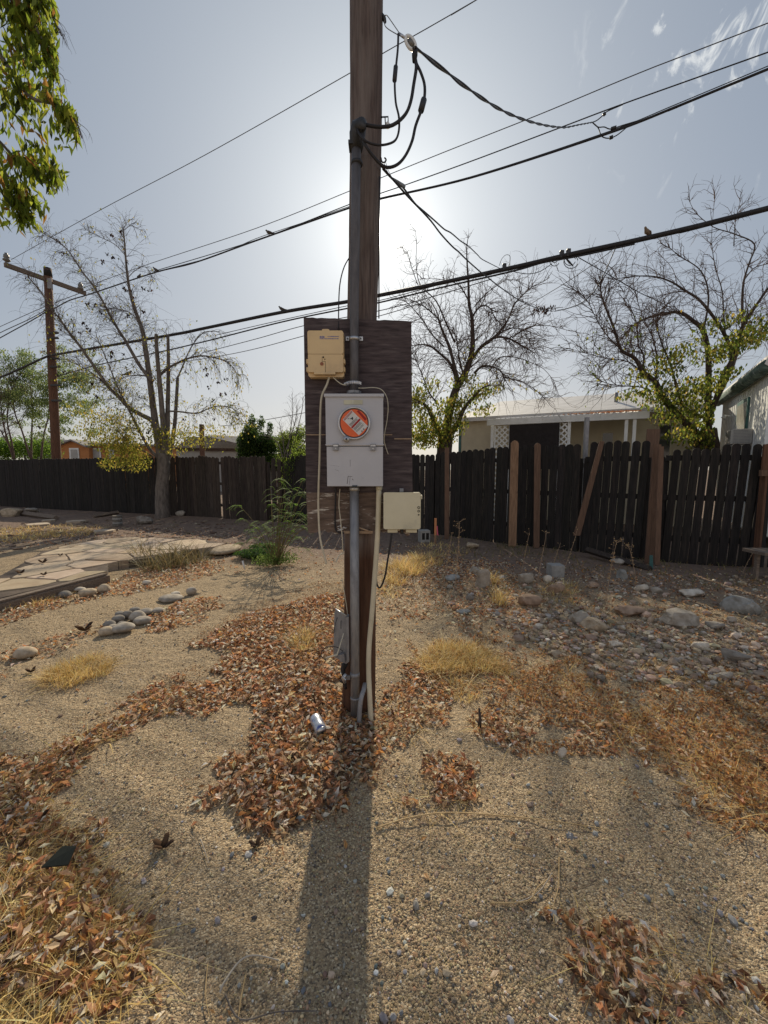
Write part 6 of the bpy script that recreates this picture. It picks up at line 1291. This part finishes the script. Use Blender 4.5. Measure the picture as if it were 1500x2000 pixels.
# ---------------------------------------------------------------- grass, weeds, reeds
def blades(spots, name, label, cat, pal, width=.0016, kind='stuff', matn='straw', group=None):
    """spots: px, py, radius(px), height(m), count, lean"""
    VV, FF, CC = [], [], []; off_ = 0
    for px, py, rp, hh, cnt, lean in spots:
        cnt = int(cnt * .66)
        g = G(px, py); s = rp * g.length / F; a = RNG.uniform(0, 2 * np.pi, cnt); rr_ = s * np.sqrt(RNG.uniform(0, 1, cnt)); x = g.x + np.cos(a) * rr_; y = g.y + np.sin(a) * rr_ * 1.1
        z = hgt(x, y); L_ = hh * RNG.uniform(.45, 1.15, cnt); dz = RNG.normal(0, lean, (cnt, 2)); dx = dz[:, 0] + (x - g.x) / (s + .01) * .35; dy = dz[:, 1] + (y - g.y) / (s + .01) * .35
        w = np.maximum(width * 1.25, g.length * .00058) * RNG.uniform(.7, 1.4, cnt); px_ = np.cos(a + 1.3); py_ = np.sin(a + 1.3); pts = []
        bend = RNG.uniform(.3, 2.4, cnt)
        for k, t in enumerate((0, .4, .75, 1.0)):
            X = x + dx * L_ * t * (1 + bend * t) * .6; Yq = y + dy * L_ * t * (1 + bend * t) * .6; Z = z + L_ * t * (1 - .28 * bend * t * np.clip(np.hypot(dx, dy), 0, 1.4)); ww = w * (1 - .75 * t)
            pts += [np.stack([X - px_ * ww, Yq - py_ * ww, np.maximum(Z, z + .002)], 1), np.stack([X + px_ * ww, Yq + py_ * ww, np.maximum(Z, z + .002)], 1)]
        V = np.stack(pts, 1).reshape(-1, 3); i = (np.arange(cnt) * 8)[:, None]
        FF.append(np.concatenate([i + [0, 1, 3, 2], i + [2, 3, 5, 4], i + [4, 5, 7, 6]], 0) + off_); VV.append(V); CC.append(np.repeat(pick(pal, cnt, .15), 8, 0)); off_ += len(V)
    o = bulk(name, np.concatenate(VV), np.concatenate(FF), np.concatenate(CC), M[matn]); return tag(recenter(o), label, cat, group, kind)
ST = [((.80, .60, .25), 4), ((.62, .44, .16), 3), ((.85, .70, .38), 2), ((.42, .28, .12), .8)]
OR = [((.66, .38, .12), 3), ((.50, .25, .08), 2), ((.76, .52, .22), 2)]
blades([(150, 1312, 48, .085, 1500, .55), (120, 1318, 22, .07, 400, .5), (195, 1312, 20, .06, 300, .6)], 'dry_grass_tuft', 'isolated yellow dry grass tuft on the open sand at left', 'grass', ST, kind=None)
blades([(880, 1288, 55, .11, 1700, .6), (930, 1290, 45, .11, 1200, .6), (840, 1300, 34, .09, 600, .6), (975, 1305, 26, .08, 300, .6), (905, 1345, 40, .06, 420, .7)], 'dry_grass_tuft', 'largest golden dry grass tuft right of the pole', 'grass', ST, kind=None)
blades([(590, 1268, 30, .12, 520, .5), (565, 1240, 30, .08, 300, .6), (600, 1250, 22, .13, 300, .5)], 'dry_grass_tuft', 'golden grass tuft standing in the deep leaf drift left of the pole', 'grass', ST, kind=None)
blades([(790, 1118, 45, .20, 900, .4), (825, 1100, 40, .16, 600, .4), (770, 1140, 25, .16, 300, .4), (975, 1180, 14, .25, 160, .25), (960, 1140, 16, .2, 150, .4), (860, 1075, 60, .08, 500, .5), (760, 1160, 30, .08, 200, .5), (1090, 1165, 40, .10, 200, .5), (1105, 1150, 30, .12, 160, .5)], 'dry_grass', 'tall straw coloured grass by the pole and stones before the black fence', 'grass', ST)
blades([(x, y, r_, .055, int(c_ * .42), 1.2) for x, y, r_, c_ in ((1060, 1330, 60, 420), (1130, 1330, 50, 360), (1000, 1340, 45, 260), (1180, 1400, 60, 420), (1250, 1430, 50, 300), (1330, 1440, 80, 700), (1420, 1470, 90, 1000), (1380, 1520, 60, 500), (1470, 1530, 70, 700), (1400, 1340, 60, 360), (1340, 1330, 40, 240), (1450, 1600, 50, 300), (800, 1400, 50, 260), (940, 1420, 30, 160), (1080, 1290, 60, 240), (1180, 1210, 40, 160), (1290, 1330, 40, 200))], 'dry_weeds', 'low tangled orange brown weeds spreading over the right of the yard', 'weeds', OR + ST[:1], width=.0018)
WP = [((.62, .34, .13), 3), ((.46, .23, .10), 3), ((.76, .54, .29), 2.4), ((.26, .13, .07), 1.4)]
for lb_, px_, de_ in (('crumbly orange weed litter in the middle of the yard right of the pole', [(760, 1290), (900, 1235), (1010, 1300), (1120, 1290), (1230, 1380), (1180, 1470), (1050, 1440), (950, 1370), (850, 1340)], 4200),
                      ('crumbly orange brown weed litter at the right edge of the yard', [(1200, 1400), (1290, 1320), (1420, 1310), (1600, 1360), (1640, 1640), (1450, 1640), (1330, 1540), (1230, 1480)], 4600)):
    x, y, e = scatter(px_, de_ * 1.5, .34, .62); n = len(x); z = hgt(x, y) + .06 * np.clip(e / .2, .1, 1) * vnoise(x, y, .16, 21) * RNG.uniform(0, 1, n)
    V, Fc, C = leaf_mesh(np.stack([x, y, z + .004], 1), RNG.uniform(.012, .034, n), .42, 'rand', pick(WP, n, .25), (.05, .5)); tag(recenter(bulk('dry_weeds', V, Fc, C, M['dryleaf'])), lb_, 'weeds', kind='stuff')
blades([(x, y, r_, .06, int(c_ * .55), 1.2) for x, y, r_, c_ in ((40, 1560, 60, 420), (60, 1690, 60, 700), (50, 1780, 90, 1100), (130, 1800, 80, 600), (50, 1900, 110, 1300), (190, 1900, 80, 600), (120, 1980, 110, 1000), (120, 1480, 40, 260), (200, 1440, 34, 200), (30, 1650, 50, 300))], 'dry_straw', 'tangle of golden straw over the leaves in the lower left corner', 'straw', ST, width=.0017)
blades([(x, y, r_, .05, c_, 1.5) for x, y, r_, c_ in ((600, 1450, 120, 160), (520, 1520, 90, 130), (700, 1440, 50, 80), (830, 1560, 60, 120), (900, 1550, 50, 90), (1150, 1840, 60, 120), (1250, 1930, 90, 160), (1400, 1960, 90, 120), (800, 1420, 60, 100), (1000, 1450, 40, 60), (550, 1330, 100, 160), (350, 1360, 60, 90))], 'dry_straw', 'thin straw bits strewn through the leaf drifts', 'straw', ST + [((.66, .60, .5), 2)], width=.0010)
blades([(60, 1040, 70, .10, 900, .6), (150, 1040, 50, .09, 500, .6), (20, 1050, 60, .08, 500, .6), (30, 1180, 45, .08, 420, .5), (80, 1175, 40, .08, 300, .5)], 'dry_grass', 'patch of dry straw grass by the patio at the left edge', 'grass', ST)
blades([(900, 1066, 120, .08, 700, .5), (1100, 1085, 120, .09, 700, .5), (1300, 1110, 120, .09, 600, .5), (1450, 1120, 100, .08, 400, .5), (1020, 1075, 60, .1, 300, .5)], 'weedy_grass', 'thin weedy grass along the foot of the black fence', 'grass', [((.22, .20, .08), 2), ((.34, .26, .12), 2), ((.12, .14, .05), 1)])
blades([(310, 1108, 34, .40, 260, .5), (350, 1102, 30, .40, 220, .5), (285, 1095, 24, .40, 130, .45), (385, 1095, 26, .30, 120, .6)], 'dead_reeds', 'clump of dead olive brown reeds by the end of the patio', 'reeds', [((.20, .165, .085), 3), ((.30, .24, .12), 2), ((.13, .12, .06), 1)], width=.005, kind=None, matn='straw')
lp = cluster(G(505, 1090) + Vector((0, 0, .08)), (.42, .28, .07), 3200) + cluster(G(520, 1080) + Vector((0, 0, .10)), (.34, .2, .08), 1500)
o = foliage(None, lp, (.03, .06), .25, 'rand', [((.05, .10, .035), 3), ((.10, .17, .03), 1.5), ((.06, .085, .06), 1)], 'ground_cover'); tag(recenter(o), 'low dark green mat of ground cover left of the green shrub', 'ground cover', kind='stuff')
# feathery green shrub
random.seed(101)
q0 = G(541, 1103); Ys = q0.y
sh = thing('green_shrub', 'young feathery green shrub on the sand left of the pole', 'shrub', (q0.x, q0.y, 0)); mb = MB(); frond = []
ends = [(470, 990), (478, 1015), (490, 1035), (500, 1050), (528, 955), (545, 940), (556, 958), (566, 985), (590, 965), (604, 940), (598, 985), (592, 1010), (585, 1030), (610, 1000), (575, 1005), (545, 1000), (530, 990), (515, 1030), (560, 1020), (540, 1030), (525, 1060), (580, 1050), (600, 1030), (550, 975), (570, 960), (480, 1060), (600, 1070), (508, 1020), (590, 940), (612, 1020)]
for ex, ey in ends:
    e = P(ex, ey, Ys + random.uniform(-.35, .35)); b0 = q0 + Vector((random.uniform(-.05, .05), random.uniform(-.04, .04), 0)); mid = b0.lerp(e, .5) + Vector((0, 0, .12)); pth = smooth_path([b0, mid, e, e + (e - mid).normalized() * .06 - Vector((0, 0, .03))], 4)
    mb.tube(pth, [.006 - .0045 * i / (len(pth) - 1) for i in range(len(pth))], 4, False)
    for _ in range(random.randint(7, 11)):
        i = random.randint(4, len(pth) - 1); d = Vector((random.uniform(-1, 1), random.uniform(-.6, .6), random.uniform(-.1, .35))).normalized(); Lf = random.uniform(.10, .20); fr0 = pth[i]
        for k in range(16):
            t = k / 15; c_ = fr0 + d * Lf * t - Vector((0, 0, .10 * t * t)); w_ = .024 * math.sin(math.pi * min(1, t * .85 + .15)) + .006
            sd_ = d.cross(Vector((0, 0, 1))).normalized()
            for sgn in (-1, 1): frond.append((c_, sd_ * sgn * w_ - Vector((0, 0, .006)), d))
mb.build('stems', mat('olive_stems', (.20, .16, .07), (.12, .09, .04), 10, bump=0), sh)
VV = []; n = len(frond)
for c_, s_, d in frond: h_ = d * .0045; VV += [c_, c_ + s_ * .5 + h_, c_ + s_, c_ + s_ * .5 - h_]
V = np.array([tuple(v) for v in VV]); i = (np.arange(n) * 4)[:, None]; bulk('fronds', V, i + [0, 1, 2, 3], np.repeat(pick([((.20, .33, .07), 3), ((.13, .23, .05), 2), ((.32, .43, .09), 1.2)], n), 4, 0), M['leaf'], sh)
lp = cluster(q0 + Vector((-.1, 0, .08)), (.32, .2, .10), 900) + cluster(q0 + Vector((.15, .05, .10)), (.2, .15, .1), 400); foliage(sh, lp, (.02, .045), .4, 'rand', [((.13, .20, .05), 2), ((.24, .31, .09), 1)])
# tall dry seed stalks
def stalk(pts, label, Yb=None, head=1.0):
    b0 = G(*pts[0]); Y_ = b0.y; p = [P(x, y, Y_) for x, y in pts]; p[0] = b0; rt = thing('seed_stalk', label, 'dry plant', b0, 'tall dry seed stalks'); mb = MB(); path = smooth_path(p, 5); mb.tube(path, [.0042 - .0022 * i / (len(path) - 1) for i in range(len(path))], 5)
    hd = MB(); m = len(path)
    for k in range(int(26 * head)):
        i = random.randint(int(m * .35), m - 1); d = Vector((random.uniform(-1, 1), random.uniform(-1, 1), random.uniform(.1, .9))).normalized(); q = path[i] + d * random.uniform(.03, .085) * (1 if i > m * .7 else .35)
        mb.tube([path[i], q], .0012, 3, False)
        hd.add([q + Vector(v) * .0065 for v in ((0, 0, -1), (1, 0, 0), (0, 1, 0), (-1, 0, 0), (0, -1, 0), (0, 0, 1))], [(0, 2, 1), (0, 3, 2), (0, 4, 3), (0, 1, 4), (5, 1, 2), (5, 2, 3), (5, 3, 4), (5, 4, 1)], (.62, .46, .26))
    mb.build('stem', M['rawwood'], rt); hd.build('seed_head', M['straw'], rt)
for pts, lb, hh in (([(865, 1150), (872, 1110), (878, 1070), (882, 1045)], 'dry seed stalk nearest the pole, left one of the first pair', 1), ([(888, 1152), (892, 1110), (896, 1060), (897, 1020)], 'taller dry seed stalk of the first pair right of the pole', 1.3), ([(1018, 1120), (1024, 1090), (1030, 1060), (1034, 1040)], 'thin dry stalk standing behind the rough grey boulder', .5), ([(1050, 1140), (1056, 1100), (1064, 1060), (1066, 1042)], 'thin dry stalk between boulder and concrete cube', .5),
                    ([(1076, 1120), (1085, 1090), (1095, 1060)], 'short bare stalk just before the concrete cube', .3), ([(1097, 1125), (1110, 1090), (1122, 1055), (1127, 1036)], 'leaning dry stalk near the leaning brown board', .6), ([(1181, 1182), (1190, 1130), (1197, 1090), (1205, 1056)], 'tallest dry seed stalk, with a wide head before the fence', 1.6), ([(1243, 1148), (1238, 1110), (1232, 1080), (1228, 1068)], 'dry seed stalk right of the tallest one', 1.2), ([(1450, 1120), (1460, 1098), (1472, 1078)], 'short dry stalk leaning by the wooden step', .4)):
    stalk(pts, lb, head=hh)

# ---------------------------------------------------------------- small things on the ground
a, b = G(613, 1418), G(631, 1446); d = (b - a).normalized(); L_ = .122; c0 = (a + b) / 2; z = H(c0.x, c0.y) + .065
cn_ = thing('drink_can', 'crumpled silver and blue drink can lying on the leaves by the pole', 'can', (c0.x, c0.y, z - .033)); e0 = Vector((c0.x, c0.y, z + .004)) - d * L_ / 2; dd = Vector((d.x, d.y, -.16)).normalized()
prof = [(0, .024), (.003, .029), (.010, .033), (.045, .033), (.06, .030), (.075, .033), (.106, .033), (.115, .0285)]
mb = MB(); mb.tube([e0 + dd * t for t, r_ in prof], [r_ for t, r_ in prof], 24, False, jitter=.02); mb.build('body', M['canside'], cn_)
mb = MB(); mb.tube([e0 + dd * t for t in (.115, .119, .120, .117)], [.0285, .0275, .025, .0245], 24); mb.build('lid', M['bright'], cn_)
mb = MB(); mb.cyl(e0 + dd * .119 + Vector((.004, 0, -.008)), e0 + dd * .1215 + Vector((.004, 0, -.008)), .0095, 10); mb.build('opening', M['char'], cn_)
def stick(pts, r, label, m='rawwood', name='stick', lift=.008):
    p = [G(x, y) for x, y in pts]; p = [Vector((q.x, q.y, H(q.x, q.y) + lift + (random.uniform(0, .012) if 0 < i < len(p) - 1 else 0))) for i, q in enumerate(p)]
    path = smooth_path(p, 5); return one(name, MB().tube(path, [r * (1 - .5 * i / (len(path) - 1)) for i in range(len(path))], 5), M[m], label, 'twig', 'loose stems and twigs on the ground')
M['strawstem'] = mat('straw_stem', (.56, .40, .20), (.42, .28, .13), 30, rough=.6, bump=0)
M['greystem'] = mat('bleached_twig', (.52, .46, .38), (.38, .33, .27), 30, rough=.7, bump=0)
for pts, r, lb, m in (([(735, 1615), (800, 1598), (870, 1592), (960, 1596), (1080, 1610), (1190, 1622)], .0035, 'long golden stem lying right of the pole shadow', 'strawstem'), ([(760, 1545), (775, 1580), (780, 1620)], .002, 'short thin stem crossing the left end of the long golden one', 'strawstem'), ([(958, 1767), (1030, 1766), (1050, 1740), (1080, 1715)], .003, 'bent yellow stem above the lower right leaf drift', 'strawstem'), ([(1005, 1770), (1050, 1750), (1075, 1720), (1078, 1710)], .002, 'pale grey stem beside the bent yellow one', 'greystem'),
                      ([(1092, 1680), (1090, 1740), (1080, 1780), (1082, 1815)], .0025, 'straight thin stem pointing down into the lower right drift', 'strawstem'), ([(430, 1945), (440, 1930), (470, 1890), (500, 1875), (545, 1882)], .0035, 'curved grey twig near the bottom, left of the shadow', 'greystem'), ([(480, 1912), (470, 1960), (465, 1999)], .003, 'straight yellow stem at the bottom edge, left of the shadow', 'strawstem'), ([(406, 1892), (402, 1950), (410, 1995)], .002, 'thin yellow stem near the lower left drift edge', 'strawstem'), ([(440, 1948), (470, 1995), (540, 1990), (620, 1985)], .003, 'dark curved twig along the bottom edge', 'bark'),
                      ([(500, 1720), (560, 1690), (610, 1640)], .0015, 'very thin twig left of the shadow', 'greystem'), ([(392, 1640), (400, 1665), (408, 1690)], .002, 'tiny grey twig below the leaf drift', 'greystem'), ([(1140, 1548), (1156, 1580), (1162, 1606)], .0018, 'dark thin twig above the grey stone chip', 'bark'), ([(985, 1650), (1040, 1665), (1010, 1660)], .002, 'short ochre twig above the bent yellow stem', 'strawstem'), ([(1300, 1410), (1360, 1450), (1440, 1500), (1500, 1535)], .003, 'long pale stem slanting through the right weeds', 'greystem'), ([(560, 1530), (620, 1505), (680, 1492), (720, 1480)], .0025, 'straw stem across the deep leaf drift', 'strawstem'),
                      ([(1072, 1985), (1090, 1998)], .004, 'small white stick at the bottom edge', 'porc'), ([(105, 1105), (200, 1107), (290, 1115)], .006, 'long thin cane lying over the patio edge', 'greystem'), ([(290, 1115), (340, 1103), (410, 1088)], .006, 'bare cane leaning across the dead reeds', 'greystem'), ([(820, 1205), (850, 1190), (880, 1178)], .004, 'thin straw stem at the edge of the stones', 'strawstem'), ([(380, 1120), (330, 1135), (280, 1150)], .004, 'thin cane fallen over the red leaves by the reeds', 'greystem')):
    stick(pts, r, lb, m)
def pod(px, py, s, label, name='seed_pod', cc=((.05, .03, .022), (.12, .07, .04)), zz=None):
    g = G(px, py, zz or 0); H = (lambda a, b: zz) if zz else globals()['H']; rt = thing(name, label, 'seed pod', (g.x, g.y, H(g.x, g.y))); random.seed(px)
    for k in range(4):
        mb = MB(); a_ = k * 1.5 + random.uniform(-.3, .3); d = Vector((math.cos(a_), math.sin(a_) * .6, .5)).normalized(); b0 = Vector((g.x, g.y, H(g.x, g.y) + s * .12)); mb.tube([b0, b0 + d * s * .35, b0 + d * s * .75 + Vector((0, 0, s * .1)), b0 + d * s], [s * .10, s * .26, s * .22, s * .02], 8, flat=.4, col=random.choice(cc)); mb.build('husk', M['gravel'], rt)
pod(318, 1656, .050, 'large open dark seed pod on the sand left of the shadow'); pod(500, 1652, .036, 'dark seed pod at the tip of the deep leaf drift'); pod(165, 1232, .10, 'black shrivelled pod cluster left of the heaped river rocks'); pod(60, 1310, .05, 'dark curled husk near the left edge'); pod(427, 1168, .03, 'small dark pod on the sand above the red leaf strip'); pod(40, 1121, .07, 'dark pod lying at the left end of the flagstone patio', zz=.14); pod(86, 1124, .055, 'dark pod near the timber edge of the flagstone patio', zz=.14); pod(84, 1100, .08, 'larger dark pod cluster in the middle of the flagstone patio', zz=.14); pod(118, 1086, .05, 'small dark pod toward the back of the flagstone patio', zz=.14)
g = G(118, 1712); mb = MB()
mb.add([(g.x - .05, g.y - .02, .06), (g.x + .045, g.y - .015, .065), (g.x + .035, g.y + .04, .085), (g.x - .02, g.y + .045, .08), (g.x - .05, g.y - .02, .055), (g.x + .045, g.y - .015, .06), (g.x + .035, g.y + .04, .08), (g.x - .02, g.y + .045, .075)], [(0, 1, 2, 3), (7, 6, 5, 4), (0, 4, 5, 1), (1, 5, 6, 2), (2, 6, 7, 3), (3, 7, 4, 0)], (.028, .032, .028)); one('dark_shard', mb, M['gravel'], 'dark green grey shard lying in the lower left leaves', 'shard')
for px, py, s, lb in ((425, 1258, .06, 'scrap of crumpled white paper at the top edge of the deep drift'), (1113, 1645, .03, 'thin grey stone chip on the sand'), (228, 1840, .03, 'crumpled grey leaf scrap in the lower left straw')):
    g = G(px, py); mb = MB(); vs = [(g.x + (i - 2) / 4 * s, g.y + (j - 2) / 4 * s, H(g.x, g.y) + .02 + random.uniform(0, .016)) for j in range(5) for i in range(5)]; mb.add(vs, [(j * 5 + i, j * 5 + i + 1, (j + 1) * 5 + i + 1, (j + 1) * 5 + i) for j in range(4) for i in range(4)], (.8, .8, .82) if px == 425 else (.42, .42, .43)); one('scrap', mb, M['paper'], lb, 'litter')
q = G(936, 1420); one('woody_stub', MB().tube([q, q + Vector((.004, 0, .05)), q + Vector((0, .01, .11))], [.012, .009, .006], 7), M['bark_d'], 'thin dead stub poking up between leaf patches', 'stub')
q = G(478, 1112); one('small_stake', MB().tube([q, q + Vector((-.03, 0, .13))], [.014, .014], 8), M['paper'], 'short pale stake end beside the ground cover', 'stake')
# orange-tipped survey stake, block, cube
q = G(850, 1063); st = thing('survey_stake', 'orange painted survey stake with pink ribbon before the black fence', 'stake', q); zt_ = P(850, 1012, q.y).z
mb = MB(); mb.box((q.x - .022, q.y - .01, -.05), (q.x + .022, q.y + .012, zt_ * .9), bev=.002); mb.build('shaft', M['picket'], st); mb = MB(); mb.box((q.x - .0225, q.y - .011, zt_ * .35), (q.x + .0225, q.y + .013, zt_), bev=.002); mb.build('painted_top', M['stakeor'], st)
mb = MB(); mb.add([(q.x + .02, q.y - .014, zt_ * .72), (q.x + .04, q.y - .02, zt_ * .7), (q.x + .055, q.y - .03, zt_ * .34), (q.x + .028, q.y - .02, zt_ * .38)], [(0, 1, 2, 3)]); mb.build('ribbon', M['pink'], st)
def block(px, py, w, h, dp, label, yaw):
    g = G(px, py); s = g.length / F; Mx = Matrix.Translation((g.x, g.y + dp / 2, 0)) @ Matrix.Rotation(yaw, 4, 'Z'); mb = MB(); W2 = w * s / 2; mb.box((-W2, -dp / 2, -.02), (W2, dp / 2, h * s), Mx, bev=.008)
    rt = thing('concrete_block', label, 'block', (g.x, g.y + dp / 2, 0)); mb.build('block', M['concrete'], rt)
    mb = MB(); mb.box((-W2 * .7, -dp / 2 - .002, h * s * .25), (-W2 * .12, -dp / 2 + .004, h * s * .8), Mx); mb.box((W2 * .12, -dp / 2 - .002, h * s * .25), (W2 * .7, -dp / 2 + .004, h * s * .8), Mx); mb.build('hollow', M['char'], rt)
block(829, 1060, 20, 24, .2, 'grey hollow concrete block between the cream box and orange stake', .2)
g = G(1090, 1126); s = g.length / F; mb = MB(); mb.box((g.x - 12 * s, g.y, -.02), (g.x + 12 * s, g.y + .2, 20 * s), bev=.006); one('concrete_cube', mb, M['concrete'], 'pale grey concrete cube behind the weeds before the fence', 'block')
q = G(1272, 1112); one('blue_stake', MB().tube([q, P(1272, 1085, q.y)], [.03, .026], 4, smooth=False), M['teal'], 'short faded blue green stake at the foot of the patch planks', 'stake')
a, b = G(1140, 1085), G(1262, 1112); one('fallen_board', MB().tube([a + Vector((0, -.1, .12)), b + Vector((0, -.1, .02))], .055, 4, smooth=False), M['fence_l'], 'dark board fallen along the foot of the black fence', 'board')
